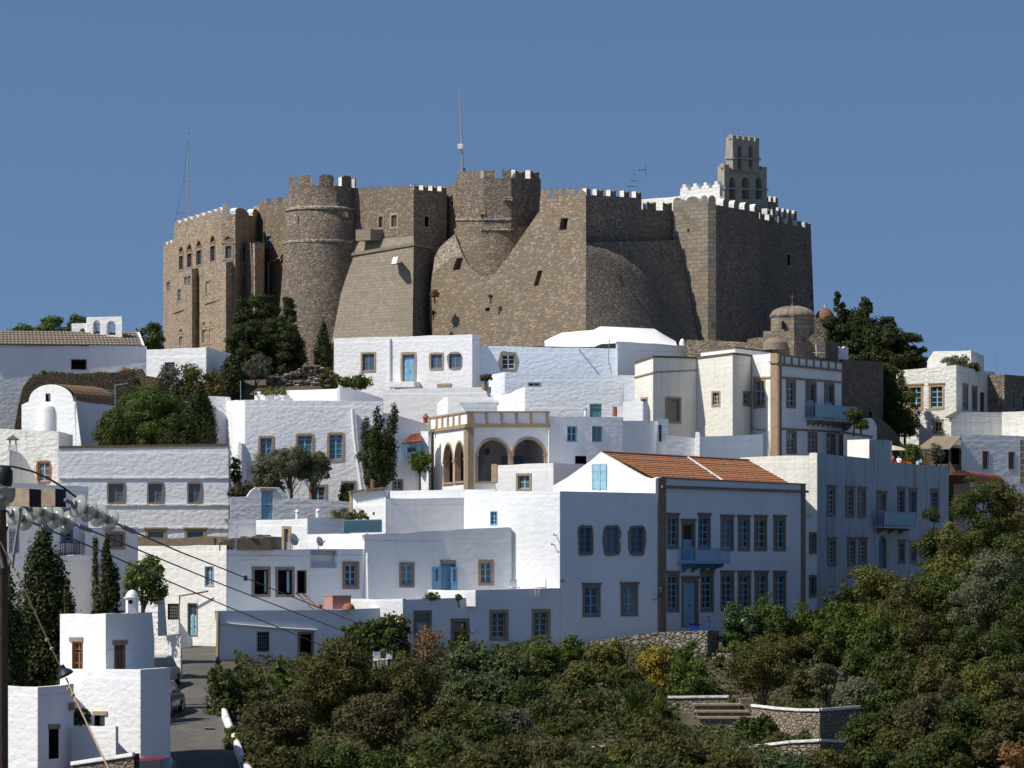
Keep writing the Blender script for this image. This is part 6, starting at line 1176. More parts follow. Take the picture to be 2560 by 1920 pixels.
plant('shrub', 'tall bright edged bush between dark wall and weathered house', 'shrub', 2232, 905, 266.5, 100, 'wide', 'mid', base=1090); plant('shrub', 'dark bush at the foot of the weathered house', 'shrub', 2262, 970, 265, 90, 'wide', 'mid', base=1110); plant('shrub', 'roof shrub on the weathered house', 'shrub', 2395, 884, 270.5, 90, 'bush', 'olive', base=925); plant('shrub', 'spiky dark roof plant at the weathered house corner', 'shrub', 2435, 905, 270, 34, 'bush', 'mid', base=930)
plant('palm', 'little palm like plant on the scroll topped wall', 'palm', 2134, 1018, 254.6, 58, 'round', 'mid', base=1075, spike=.3); plant('shrub', 'green plant beside the little palm', 'shrub', 2152, 1048, 254.4, 40, 'bush', 'green', base=1075); plant('lemon_tree', 'bright green small tree on the taverna terrace', 'tree', 2284, 1108, 250, 44, 'round', 'green', base=1180); plant('lemon_tree', 'olive green small tree in front of the taverna opening', 'tree', 2340, 1105, 252, 50, 'round', 'olive', base=1180, dens=.6); plant('shrub', 'pink flowering shrub at the back of the taverna terrace', 'shrub', 2268, 1108, 256, 50, 'bush', 'boug', base=1170)
# left foreground cypresses
plant('cypress_tree', 'largest dark cypress at the left in front of the shaded house', 'tree', 105, 1292, 166, 165, 'cyp', 'dark', base=1760, dens=1.5, leaf=.12); plant('cypress_tree', 'dark cypress at the left photo edge', 'tree', 22, 1405, 163, 90, 'cyp', 'dark', base=1760, leaf=.12); plant('cypress_tree', 'dark cypress bough right of the largest left cypress', 'tree', 168, 1440, 165, 70, 'cyp', 'dark', base=1760, leaf=.12); plant('cypress_tree', 'slim dark cypress behind the corner house chimney', 'tree', 270, 1325, 172, 66, 'cyp', 'dark', base=1600, leaf=.11, dens=1.2); plant('cypress_tree', 'thin dead topped cypress beside the slim cypress', 'tree', 238, 1336, 173, 22, 'cyp', 'scrub', base=1560)
plant('lemon_tree', 'bright green citrus tree in front of the lane house', 'tree', 358, 1385, 186, 128, 'round', 'citrus', base=1590, leaf=.12); plant('cypress_tree', 'low dark cypress behind the cube house', 'tree', 170, 1560, 152, 60, 'cyp', 'dark', base=1800, leaf=.11); plant('shrub', 'red flowering plant on the yard wall', 'shrub', 200, 1768, 144.5, 60, 'bush', 'boug', base=1815, leaf=.09)
# garden in front of the low house
plant('fig_tree', 'dark green fig tree in front of the low shaded house', 'tree', 975, 1526, 192.5, 130, 'round', 'mid', leaf=.17); plant('fig_tree', 'dark fig tree left of the grey door', 'tree', 905, 1548, 193, 120, 'round', 'mid', leaf=.17)
plant('bare_tree', 'thin rusty leaved bare tree before the shaded house door', 'tree', 1070, 1560, 192, 100, 'sparse', 'dry', dens=.25, leaf=.09); plant('climbing_shrub', 'dark climber beside the brown door', 'shrub', 1158, 1560, 193.5, 50, 'cyp', 'mid', leaf=.12)
plant('lemon_tree', 'dark glossy tree with pale flowers beside the lane', 'tree', 570, 1660, 171, 130, 'round', 'mid', base=1880, leaf=.13); plant('lemon_tree', 'dark leafy tree right of the flowering lane tree', 'tree', 640, 1668, 174, 110, 'round', 'mid', base=1880); plant('fig_tree', 'cactus like green tree below the two dark openings', 'tree', 702, 1645, 178, 70, 'round', 'green', leaf=.2, base=1840)
plant('acacia_tree', 'largest olive brown tree in the lower left garden', 'tree', 830, 1588, 176, 240, 'round', 'scrub', dens=1.0, base=1900, leaf=.1); plant('acacia_tree', 'brownish twiggy tree at the left of the garden', 'tree', 700, 1718, 168, 190, 'round', 'brown', dens=.9, leaf=.1, base=1940); plant('acacia_tree', 'olive brown tree right of the largest one', 'tree', 1015, 1625, 177, 190, 'round', 'scrub', base=1890, leaf=.1); plant('acacia_tree', 'brown grey leaved tree in the middle of the lower garden', 'tree', 940, 1730, 168, 220, 'round', 'brown', base=1930, leaf=.1)
for x, t_, d, w_, k, mt, lb in (
 (1190, 1600, 190, 150, 'wide', 'blue', 'broad bluish green bush under the barred windows'), (1275, 1625, 189, 150, 'wide', 'blue', 'bluish leafy bush left of the retaining wall'), (1215, 1680, 184, 170, 'wide', 'blue', 'spreading dark bluish bush in the middle garden'), (1350, 1600, 192, 130, 'wide', 'green', 'fresh green bush below the mansion corner'), (1430, 1582, 194, 90, 'wide', 'green', 'feathery green bush touching the retaining wall'), (1310, 1690, 183, 140, 'wide', 'mid', 'dark bush below the feathery green bush'),
 (1505, 1612, 190, 90, 'round', 'yel', 'upright yellow green shrub before the retaining wall'), (1460, 1650, 188, 110, 'wide', 'yel', 'yellow green mound left of the golden bush'), (1560, 1660, 189, 110, 'wide', 'scrub', 'olive mound beneath the golden bush'), (1640, 1610, 194, 110, 'wide', 'gold', 'golden yellow bush in front of the retaining wall'), (1715, 1600, 196, 110, 'wide', 'green', 'tall green bush right of the golden bush'), (1725, 1650, 192, 130, 'wide', 'green', 'dense green bush at the retaining wall corner'), (1610, 1700, 184, 120, 'wide', 'mid', 'dark green bush below the golden bush'),
 (1480, 1720, 180, 150, 'wide', 'pink', 'pink flowering bush in the middle garden'), (1370, 1740, 178, 110, 'wide', 'pink', 'low pink flowered bush beside the tiny white wall'), (1420, 1790, 174, 130, 'wide', 'mid', 'dark bush under the pink flowers'), (1560, 1770, 176, 170, 'wide', 'mid', 'large dark bush left of the garden steps'), (1640, 1790, 173, 150, 'wide', 'scrub', 'dark olive bush in front of the garden steps'), (1120, 1740, 176, 150, 'wide', 'scrub', 'olive scrub right of the brown trees'), (1210, 1760, 172, 140, 'wide', 'mid', 'dark green scrub in the centre bottom'),
 (1290, 1770, 174, 90, 'wide', 'grey', 'grey green cushion near the tiny white wall'), (1100, 1830, 164, 160, 'wide', 'mid', 'dark shrub at the bottom centre'), (1270, 1835, 164, 170, 'wide', 'rust', 'reddish tipped shrub at the bottom centre'), (1390, 1845, 163, 150, 'wide', 'rust', 'rusty green shrub left of the half buried wall'), (1180, 1870, 158, 170, 'wide', 'scrub', 'olive shrub cut by the bottom edge'), (1500, 1880, 160, 150, 'wide', 'mid', 'dark shrub cut by the bottom edge under the half buried wall'), (1570, 1850, 164, 130, 'wide', 'yel', 'yellow tipped shrub at the bottom edge'),
 (1700, 1830, 166, 210, 'wide', 'scrub', 'broad olive shrub at the bottom right of centre'), (1830, 1870, 163, 190, 'wide', 'scrub', 'olive shrub below the lowest garden wall'), (1960, 1878, 162, 150, 'wide', 'blue', 'leafy weeds under the lowest garden wall'), (2080, 1870, 163, 160, 'wide', 'scrub', 'dark shrub at the bottom, right of the lowest garden wall'),
 (620, 1820, 158, 130, 'wide', 'scrub', 'low olive shrub beside the kerb wall'), (700, 1850, 156, 160, 'wide', 'scrub', 'low scrub at the bottom left garden edge'), (830, 1850, 158, 180, 'wide', 'mid', 'dark shrub at the bottom under the brown trees'), (970, 1860, 158, 180, 'wide', 'mid', 'second dark shrub at the bottom under the brown trees'), (1060, 1890, 154, 140, 'wide', 'yel', 'yellow green shrub at the bottom edge'), (640, 1885, 150, 140, 'wide', 'scrub', 'scrub at the bottom beside the lane')):
    plant('shrub', lb, 'shrub', x, t_, d, w_, k, mt, leaf=.105 if mt != 'blue' else .15)
plant('oleander', 'white flowering oleander in front of the mansion', 'shrub', 1850, 1502, 205, 110, 'wide', 'olean'); plant('oleander', 'tall green oleander below the right mansion windows', 'shrub', 1925, 1478, 206, 130, 'wide', 'green', spike=.35); plant('oleander', 'green oleander at the right corner of the mansion', 'shrub', 2005, 1500, 207, 120, 'wide', 'green', spike=.3)
for x, t_, d, w_, mt, lb in ((1850, 1600, 202.6, 90, 'green', 'low green bush on the side retaining wall'), (1930, 1582, 203, 140, 'scrub', 'brown green bush behind the small garden tree'), (2030, 1578, 204, 150, 'scrub', 'brownish hedge along the side retaining wall'), (1800, 1620, 200.3, 40, 'mid', 'green creeper hanging over the side retaining wall')): plant('shrub', lb, 'shrub', x, t_, d, w_, 'wide', mt)
plant('pine_tree', 'small round garden tree with a bare trunk beside the steps', 'tree', 1905, 1600, 187, 185, 'round', 'scrub', trunk=.17, base=1808, leaf=.1); plant('shrub', 'clipped bright green topiary bush', 'shrub', 1868, 1788, 178, 72, 'round', 'green', base=1880); plant('shrub', 'dark bush at the foot of the small garden tree', 'shrub', 1910, 1782, 182, 70, 'wide', 'mid'); plant('shrub', 'small bright bush at the curved garden wall', 'shrub', 2010, 1822, 177, 50, 'wide', 'green'); plant('shrub', 'low plants in front of the curved garden wall', 'shrub', 1950, 1830, 177.5, 80, 'wide', 'scrub')
plant('shrub', 'round flower bed of low dark plants', 'shrub', 1990, 1745, 185, 120, 'wide', 'mid'); plant('shrub', 'pale feathery bush left of the right thicket', 'shrub', 2065, 1655, 194, 90, 'round', 'olive'); plant('shrub', 'small bush beside the pale feathery bush', 'shrub', 2000, 1672, 192, 80, 'round', 'scrub')
# right hand thicket
for x, t_, d, w_, k, mt, lb in (
 (2440, 1185, 222, 190, 'wide', 'mid', 'tall dark green tree below the ochre vault'), (2520, 1195, 224, 170, 'wide', 'scrub', 'tall dark tree at the right edge under the white house'), (2330, 1265, 222, 120, 'wide', 'mid', 'green tree against the stained building'), (2400, 1300, 216, 200, 'wide', 'yel', 'yellow green tree in the right thicket'), (2530, 1330, 212, 170, 'wide', 'mid', 'dark tree at the right edge of the thicket'), (2340, 1390, 213, 150, 'wide', 'green', 'fresh green bush right of the arched door'), (2200, 1408, 212, 190, 'wide', 'yel', 'broad yellow green bush before the stained building'), (2120, 1430, 214, 70, 'wide', 'mid', 'dark bush at the left corner of the stained building'), (2290, 1440, 209, 190, 'wide', 'scrub', 'olive bush in the middle of the right thicket'), (2470, 1370, 207, 210, 'round', 'olive', 'large grey green olive in the right thicket'), (2540, 1460, 203, 170, 'wide', 'mid', 'very dark bush at the right edge'),
 (2100, 1500, 204, 150, 'wide', 'green', 'large leafy bush right of the oleanders'), (2190, 1520, 203, 170, 'wide', 'green', 'leafy fig like bush in the right thicket'), (2300, 1545, 200, 180, 'wide', 'rust', 'bush with red tips in the right thicket'), (2400, 1560, 198, 170, 'wide', 'mid', 'dark bush under the large grey green olive'), (2500, 1570, 196, 180, 'wide', 'mid', 'dark green bush right below the olive'), (2150, 1610, 196, 140, 'wide', 'mid', 'dark leafy bush above the curved garden wall'), (2240, 1625, 194, 170, 'wide', 'mid', 'dark bush in the middle right slope'), (2350, 1640, 191, 180, 'wide', 'scrub', 'olive bush in the lower right slope'), (2460, 1640, 189, 180, 'wide', 'yel', 'yellow green bush at the right edge slope'), (2550, 1640, 189, 150, 'wide', 'brown', 'brownish bush at the right edge'),
 (2140, 1690, 188, 130, 'round', 'olive', 'greyish drooping tree right of the garden beds'), (2220, 1710, 184, 150, 'wide', 'mid', 'dark upright bush on the lower right slope'), (2310, 1730, 180, 170, 'wide', 'brown', 'brown leaved bush on the lower right slope'), (2420, 1735, 178, 180, 'wide', 'mid', 'dark bush on the far lower right slope'), (2530, 1740, 177, 170, 'wide', 'scrub', 'olive bush on the far lower right edge'), (2160, 1780, 174, 150, 'wide', 'mid', 'dark bush right of the curved garden wall'), (2260, 1800, 171, 170, 'wide', 'scrub', 'olive mound near the bottom right'), (2360, 1815, 168, 170, 'wide', 'mid', 'dark green mound near the bottom right'), (2180, 1860, 164, 160, 'wide', 'mid', 'dark shrub cut by the bottom edge at right'), (2290, 1875, 161, 170, 'wide', 'mid', 'dark green shrub cut by the bottom right edge'), (2400, 1880, 160, 150, 'wide', 'scrub', 'olive shrub cut by the bottom right edge'), (2480, 1820, 168, 140, 'wide', 'rust', 'rust tipped shrub near the bottom right corner'), (2540, 1850, 164, 150, 'bush', 'dry', 'dry reddish brown grass mound in the bottom right corner')):
    plant('shrub' if k != 'round' else 'olive_tree', lb, 'shrub' if k != 'round' else 'tree', x, t_, d, w_, k, mt, leaf=.115)

def reeds(label, px, d, n, h, mat, base=None):
    X = (px - CX) / F * d; root = thing('reed_clump', label, 'plant', (X, d, gz(X, d) if base is None else (HZ - base) / F * d)); rg = random.Random(int(px)); m = MB()
    for i in range(n):
        a = rg.random() * 6.28; l = h * rg.uniform(.6, 1.1); t = rg.uniform(.1, .55); o_ = Vector((rg.uniform(-.3, .3), rg.uniform(-.3, .3), 0)); dr = Vector((math.cos(a), math.sin(a), 0)); w_ = dr.cross(Vector((0, 0, 1))) * .035
        p = [o_, o_ + dr * l * t * .3 + Vector((0, 0, l * .6)), o_ + dr * l * t + Vector((0, 0, l * (1 - t * .3)))]
        m.poly([p[0] - w_, p[0] + w_, p[1] + w_ * .8, p[1] - w_ * .8], mat); m.poly([p[1] - w_ * .8, p[1] + w_ * .8, p[2]], mat)
    o = m.build('leaves'); o.parent = root
for px, d_, n_, h_, mt, lb in ((1215, 163, 90, 1.5, 'blue', 'blue green reeds at the bottom centre'), (1310, 165, 70, 1.3, 'blue', 'second clump of blue green reeds beside the rust tipped shrub'), (1150, 160, 80, 1.2, 'yel', 'yellow green spiky grass left of the reeds'), (1590, 178, 90, 2.3, 'mid', 'tall dark arching reeds left of the white topped wall'), (1640, 182, 60, 1.8, 'yel', 'light arching grass left of the garden steps'), (770, 160, 80, 1.3, 'dry', 'dry straw coloured grass tuft at the bottom left of the garden'), (2200, 178, 90, 1.6, 'dry', 'dry straw coloured grass tuft on the right slope'), (2440, 172, 90, 1.5, 'dry', 'rusty dry grass tuft near the bottom right corner'), (1700, 168, 70, 1.2, 'yel', 'yellow grass tuft in front of the garden steps'), (1560, 157, 80, 1.1, 'gold', 'golden broom like tuft at the bottom edge')): reeds(lb, px, d_, n_, h_, LV[mt])
for x, t_, d_, w_, k, mt, lb in ((1690, 1800, 181, 60, 'wide', 'green', 'small green bush hiding the left end of the garden steps'), (1660, 1772, 184, 60, 'wide', 'mid', 'dark bush at the left end of the white topped wall'), (2075, 1470, 216, 70, 'wide', 'mid', 'dark bush in the gap between mansion and stained building'), (1330, 1640, 190.5, 60, 'cyp', 'yel', 'upright yellow green sapling under the barred windows'), (1540, 1590, 193, 60, 'cyp', 'yel', 'slender yellow green sapling by the retaining wall'), (900, 1660, 182, 90, 'round', 'yel', 'yellow green young tree between the brown trees'), (1060, 1690, 184, 80, 'round', 'green', 'fresh green young tree right of the garden chairs'), (2110, 1660, 191, 60, 'cyp', 'olive', 'slim greyish sapling at the right end of the side retaining wall'), (2380, 1690, 186, 80, 'round', 'brown', 'leafless looking brown tree on the right slope'), (1420, 1690, 184, 70, 'cyp', 'scrub', 'upright brownish shrub among the pink flowers')): plant('shrub' if k == 'wide' else 'young_tree', lb, 'shrub' if k == 'wide' else 'tree', x, t_, d_, w_, k, mt, leaf=.1)
for x, t_, d_, w_, b_, lb, mt in ((1087, 722, 279.2, 26, 745, 'rusty caper bush growing from the left edge of the great sloping wall', 'dry'), (1083, 775, 279.2, 16, 786, 'small dark caper bush low on the left edge of the great sloping wall', 'scrub'), (1226, 736, 277.3, 12, 744, 'tiny tuft growing in the middle of the great sloping wall', 'scrub')): plant('caper_bush', lb, 'shrub', x, t_, d_, w_, 'wide', mt, base=b_, leaf=.09)

# undergrowth between the garden shrubs: one tangle nobody could count
g = np.random.default_rng(3); n = 110000; Y = g.uniform(146, 204, n); pxs = g.uniform(560, 2620, n); X = (pxs - CX) / F * Y
zz = np.array([gz(a, b) for a, b in zip(X, Y)])
hm = .25 + .55 * np.abs(np.sin(X * .9 + 1.3 * np.sin(Y * .45)) * np.cos(Y * .6 + np.sin(X * .7))); keep = ~((pxs > 1700) & (pxs < 2120) & (Y > 182) & (Y < 193)) & (pxs > 1280 + (np.interp(Y, [146, 172, 188, 204], [640, 600, 585, 590]) - 1280)) & ~((pxs > 1380) & (Y > 202.2 - 0 * Y))
keep &= ~((pxs < 1400) & (Y > 195 + (pxs - 543) * .011))
X, Y, zz, hm = X[keep], Y[keep], zz[keep], hm[keep]; n = len(X)
p = np.stack([X, Y, zz + hm * g.random(n) ** .7], 1); nm = g.normal(size=(n, 3)) + np.array([0, -.3, .8]); nm /= np.linalg.norm(nm, axis=1)[:, None]
t = np.cross(nm, g.normal(size=(n, 3))); t /= np.linalg.norm(t, axis=1)[:, None]; b = np.cross(nm, t); s = (.13 * (.5 + g.random(n)))[:, None]
v = np.stack([p - t * s * .8, p + b * s * .4, p + t * s * .8, p - b * s * .4], 1).reshape(-1, 3)
me = bpy.data.meshes.new('undergrowth'); me.vertices.add(4 * n); me.vertices.foreach_set('co', v.ravel()); me.loops.add(4 * n); me.loops.foreach_set('vertex_index', np.arange(4 * n)); me.polygons.add(n); me.polygons.foreach_set('loop_start', np.arange(0, 4 * n, 4)); me.update(calc_edges=True); me.materials.append(M_leaf('undergrowth_leaves', (.03, .038, .012), (.075, .085, .024), (.13, .115, .05), .2, .92))
o = bpy.data.objects.new('undergrowth', me); COL.objects.link(o); o['kind'] = 'stuff'; o['label'] = 'tangled olive green undergrowth covering the garden slope'; o['category'] = 'undergrowth'

plant('shrub', 'dark shrub spilling over the middle of the kerb wall', 'shrub', 588, 1812, 160.5, 70, 'wide', 'mid'); plant('shrub', 'olive scrub at the lower end of the kerb wall', 'shrub', 632, 1862, 150.5, 60, 'wide', 'scrub')
m = MB(); c = Vector(((522 - CX) / F * 165, 165, 0)); c.z = ip([(p[0], p[3]) for p in lp], 165) + .02; m.box(c, .42, .6, .03, GM, .1); tag(m.build('drain_cover', None), 'pale square drain cover in the shaded lane', 'drain cover')
# ---------------------------------------------------------------- power pole, wires, vehicles, people
up = thing('utility_pole', 'weathered wooden power pole with glass insulators at the left edge', 'utility pole', P(4, 1700, 40))
GI = M_glass('insulator_glass', (.42, .45, .40), .08)
_n = GI.node_tree; _t = nd(_n, 'BsdfTransparent'); _s = nd(_n, 'MixShader'); _s.inputs[0].default_value = .4
ln(_n, _n.nodes['Principled BSDF'].outputs[0], _s.inputs[1]); ln(_n, _t.outputs[0], _s.inputs[2]); ln(_n, _s.outputs[0], _n.nodes['Material Output'].inputs[0])
m = MB(); m.tube([Vector((P(2, 1440, 40).x, 40, -6)), P(2, 1440, 40), P(-4, 1185, 40)], [.085, .075, .068], POLE, 14); m.build('pole', up, smooth=40)
for x0, x1, d in ((73, 102, 39.72), (138, 164, 40.05)):
    m = MB(); a, b, e = P(x0, 1222, d), P(x1, 1224, d + .09), P(-70, 1216 if x0 < 100 else 1218, d + .55); k = Vector((0, 0, -.185)); bk = e + (b - a)
    m.prism([a, b, bk, e], k, ARMW, ARMW); m.prism([a + Vector((.001, -.001, .001)), b + Vector((.002, 0, .001)), b + Vector((.004, .002, .001)), a + Vector((.004, .001, .001))], k, BK); m.build('crossarm', up)  # black sheet puts the shade of the right-facing beam end into its colour
m = MB(); m.tube([P(30, 1420, 39.9), P(52, 1270, 39.9)], .018, GM, 5); m.tube([P(8, 1420, 39.9), P(-30, 1270, 39.9)], .018, GM, 5); m.build('brace', up)
m = MB(); c = P(8, 1216, 39.9); m.lathe(c, [(.0, 0), (.085, .0), (.1, .05), (.1, .16), (.07, .2), (0, .21)], BK, 14); m.build('pin_insulator', up, smooth=40)
m = MB(); m.tube([P(-30, 1166, 39.9), P(8, 1165, 39.9), P(35, 1167, 39.9), P(80, 1178, 39.9), P(120, 1195, 39.9), P(160, 1220, 39.9), P(190, 1243, 40.0)], .011, BK, 5); m.build('jumper_cable', up)
def string(x0, y0, x1, y1, d0, d1, ts, rad):
    a, b = P(x0, y0, d0), P(x1, y1, d1); ax = (b - a).normalized(); m = MB(); m.tube([a, b], .013, GM, 6); m.tube([lerp(a, b, .0), lerp(a, b, .12)], .022, GM, 6); m.tube([lerp(a, b, .82), b], .026, GM, 6); s = m.build('insulator_string', up)
    for t in ts:
        m = MB(); c = lerp(a, b, t); m.lathe(c, [(.02, -.05), (rad * .5, -.045), (rad * .86, -.018), (rad, .0), (rad * .98, .012), (rad * .7, .0), (rad * .66, .016), (rad * .45, .0), (.035, .01)], GI, 26, axis=ax); o = m.build('disc', None, smooth=True); o.parent = s
        m = MB(); m.lathe(c, [(0, -.09), (.04, -.085), (.045, -.03), (.03, .03), (0, .04)], GM, 10, axis=ax); o = m.build('cap', None, smooth=40); o.parent = s
string(163, 1250, 336, 1330, 40.0, 40.75, (.18, .33, .48, .64), .128)
string(52, 1262, 226, 1326, 40.6, 41.4, (.17, .33, .49, .66), .128)
string(-20, 1262, 130, 1328, 41, 41.8, (.36, .55), .125); string(-40, 1225, 12, 1248, 39.7, 39.5, (.6, .88), .128)
def wire(pts, label, r=.0105, group='power lines running across the town'):
    ps = [P(*p) for p in pts]; out = []
    for i in range(len(ps) - 1):
        for k in range(6): out.append(lerp(ps[i], ps[i + 1], k / 6))
    m = MB(); m.tube(out + [ps[-1]], r, BK, 5); tag(m.build('power_line', None), label, 'power line', group)
wire([(336, 1330, 40.75), (450, 1380, 50), (560, 1423, 60), (730, 1492, 75), (898, 1560, 92), (1023, 1610, 104), (1127, 1652, 115), (1400, 1765, 133), (1840, 1925, 148)], 'upper power line from the right insulator string down across the terrace houses')
wire([(226, 1326, 41.4), (400, 1397, 51), (560, 1463, 62), (849, 1574, 84), (977, 1628, 98), (1101, 1678, 110), (1360, 1785, 130), (1690, 1925, 146)], 'middle power line from the lower insulator string')
wire([(130, 1328, 41.8), (240, 1372, 47), (400, 1444, 55), (560, 1513, 66), (748, 1590, 80), (965, 1680, 100), (1250, 1800, 125), (1560, 1925, 145)], 'lowest power line from the left insulator string')
m = MB(); m.box(P(614, 1452, 66), .055, .05, .09, BK); tag(m.build('line_weight', None), 'small black box clamped on the upper power line', 'weight')
root = thing('guy_wire', 'rusty stay wire with a bell insulator slanting down from the pole', 'guy wire', P(275, 1925, 37))
m = MB(); m.tube([P(-10, 1335, 39.9), P(45, 1440, 39.3), P(120, 1602, 38.5), P(152, 1668, 38.2)], .008, POLE, 5); m.tube([P(165, 1695, 38.1), P(195, 1762, 37.8), P(275, 1930, 37)], .009, TR, 5)
for x, y, d in ((42, 1434, 39.3), (52, 1452, 39.25), (118, 1600, 38.5), (130, 1622, 38.4), (172, 1722, 38), (182, 1738, 37.9), (188, 1750, 37.9)): m.lathe(P(x, y, d), [(0, -.02), (.022, -.012), (.022, .012), (0, .02)], TR, 8)
m.build('wire', root)
m = MB(); m.lathe(P(160, 1680, 38.1), [(0, .075), (.03, .07), (.035, .03), (.07, .0), (.088, -.035), (.08, -.04), (.03, -.02), (0, -.02)], BK, 18, axis=Vector((-.45, .1, .9))); m.build('insulator', root, smooth=40)
# cars
def car(label, px, d, py, turn, paint, group=None):
    root = thing('parked_car', label, 'car', P(px, py, d), group); rot = Matrix.Rotation(turn, 4, 'Z'); o = Vector(root.location)
    T = lambda x, y, z: o + rot @ Vector((x, y, z))
    pr = [(-1.95, .3), (-1.95, .62), (-1.85, .82), (-1.1, .9), (1.35, .93), (1.82, .86), (1.95, .6), (1.95, .3)]
    def body(pr, w0, w1, mt, mb):
        zs = [p[1] for p in pr]; lo, hi = min(zs), max(zs)
        wd = lambda z: w0 + (w1 - w0) * (z - lo) / (hi - lo)
        A = [T(x, -wd(z), z) for x, z in pr]; B = [T(x, wd(z), z) for x, z in pr]; mb.poly(A, mt); mb.poly(list(reversed(B)), mt)
        for i in range(len(pr)): j = (i + 1) % len(pr); mb.poly([A[j], A[i], B[i], B[j]], mt)
    def soft(ob, w_=.05):
        mdf = ob.modifiers.new('b', 'BEVEL'); mdf.width = w_; mdf.segments = 3; mdf.limit_method = 'ANGLE'
        for p in ob.data.polygons: p.use_smooth = True
        return ob
    m = MB(); body(pr, .82, .76, paint, m); soft(m.build('body', root))
    m = MB(); body([(-1.1, .9), (-.45, 1.4), (.95, 1.43), (1.4, .93)], .74, .56, GL, m); soft(m.build('window', root), .03)
    m = MB(); body([(-.5, 1.37), (-.4, 1.44), (.88, 1.47), (1.0, 1.39)], .6, .52, paint, m); soft(m.build('roof', root), .03)
    for sx in (-1.2, 1.25):
        for sy in (-.76, .76):
            c = T(sx, sy, .31); ax = (rot @ Vector((0, 1, 0))); m = MB(); m.lathe(c, [(.16, -.09), (.29, -.09), (.31, -.05), (.31, .05), (.29, .09), (.16, .09)], BK, 18, axis=ax); wh = m.build('wheel', root, smooth=40)
            m = MB(); m.lathe(c, [(0, -.07), (.17, -.07), (.17, .07), (0, .07)], ST, 12, axis=ax); r_ = m.build('rim'); r_.parent = wh
    for sy in (-.58, .58):
        m = MB(); m.prism([T(-1.955, sy - .16, .62), T(-1.955, sy + .16, .62), T(-1.93, sy + .16, .76), T(-1.93, sy - .16, .76)], rot @ Vector((.05, 0, 0)), ST); m.build('headlight', root)
    m = MB(); m.prism([T(-1.99, -.8, .3), T(-1.99, .8, .3), T(-1.99, .8, .46), T(-1.99, -.8, .46)], rot @ Vector((.1, 0, 0)), BK); m.build('bumper', root)
def car_paint(n, c): return M_plain(n, c, .28, .08, 1, 0, .1, .5)
car('red car parked at the bottom of the lane, only its roof in view', 374, 139.5, (HZ + 8.05 / 139.5 * F), R(78), car_paint('red_paint', (.18, .015, .02)))
car('dark car parked halfway down the lane beside the corner house', 396, 171, HZ + 6.15 / 171 * F, R(82), car_paint('dark_blue_paint', (.03, .035, .05)))
car('pale grey car parked below the lane wall', 392, 183, HZ + 5.25 / 183 * F, R(84), car_paint('pale_grey_paint', (.42, .43, .42)))
# scooter
sc = thing('motor_scooter', 'bright blue scooter parked behind the stone wall before the mansion door', 'scooter', P(1752, 1597, 204.9))
o = Vector(sc.location); BPn = car_paint('blue_scooter_paint', (.02, .10, .55)); X = Vector((1, .3, 0)).normalized()
S = lambda x, z, y=0: o + X * x + Vector((0, y, z))
m = MB(); m.prism([S(-.68, .72, -.13), S(-.1, .66, -.13), S(-.05, .38, -.13), S(-.55, .42, -.13)], (0, .26, 0), BPn); m.prism([S(.42, .4, -.16), S(.52, .86, -.16), S(.46, .88, -.16), S(.36, .4, -.16)], (0, .32, 0), BPn); m.prism([S(-.1, .4, -.14), S(.42, .4, -.14), S(.42, .3, -.14), S(-.1, .3, -.14)], (0, .28, 0), BPn); m.build('body', sc)
m = MB(); m.prism([S(-.66, .74, -.12), S(-.02, .7, -.12), S(-.04, .78, -.12), S(-.6, .84, -.12)], (0, .24, 0), BK); m.build('seat', sc)
m = MB(); m.tube([S(.48, .85), S(.42, 1.02)], .03, BK, 6); m.tube([S(.42, 1.02, -.3), S(.42, 1.02, .3)], .022, BK, 6)
for y in (-.26, .26): m.tube([S(.42, 1.02, y), S(.44, 1.2, y)], .012, BK, 4); m.lathe(S(.44, 1.2, y), [(0, -.05), (.06, 0), (0, .05)], BK, 8)
m.build('handlebar', sc)
for x in (-.55, .62):
    m = MB(); m.lathe(S(x, .23), [(.1, -.05), (.21, -.05), (.23, 0), (.21, .05), (.1, .05)], BK, 16, axis=Vector((-X.y, X.x, 0))); m.build('wheel', sc, smooth=40)
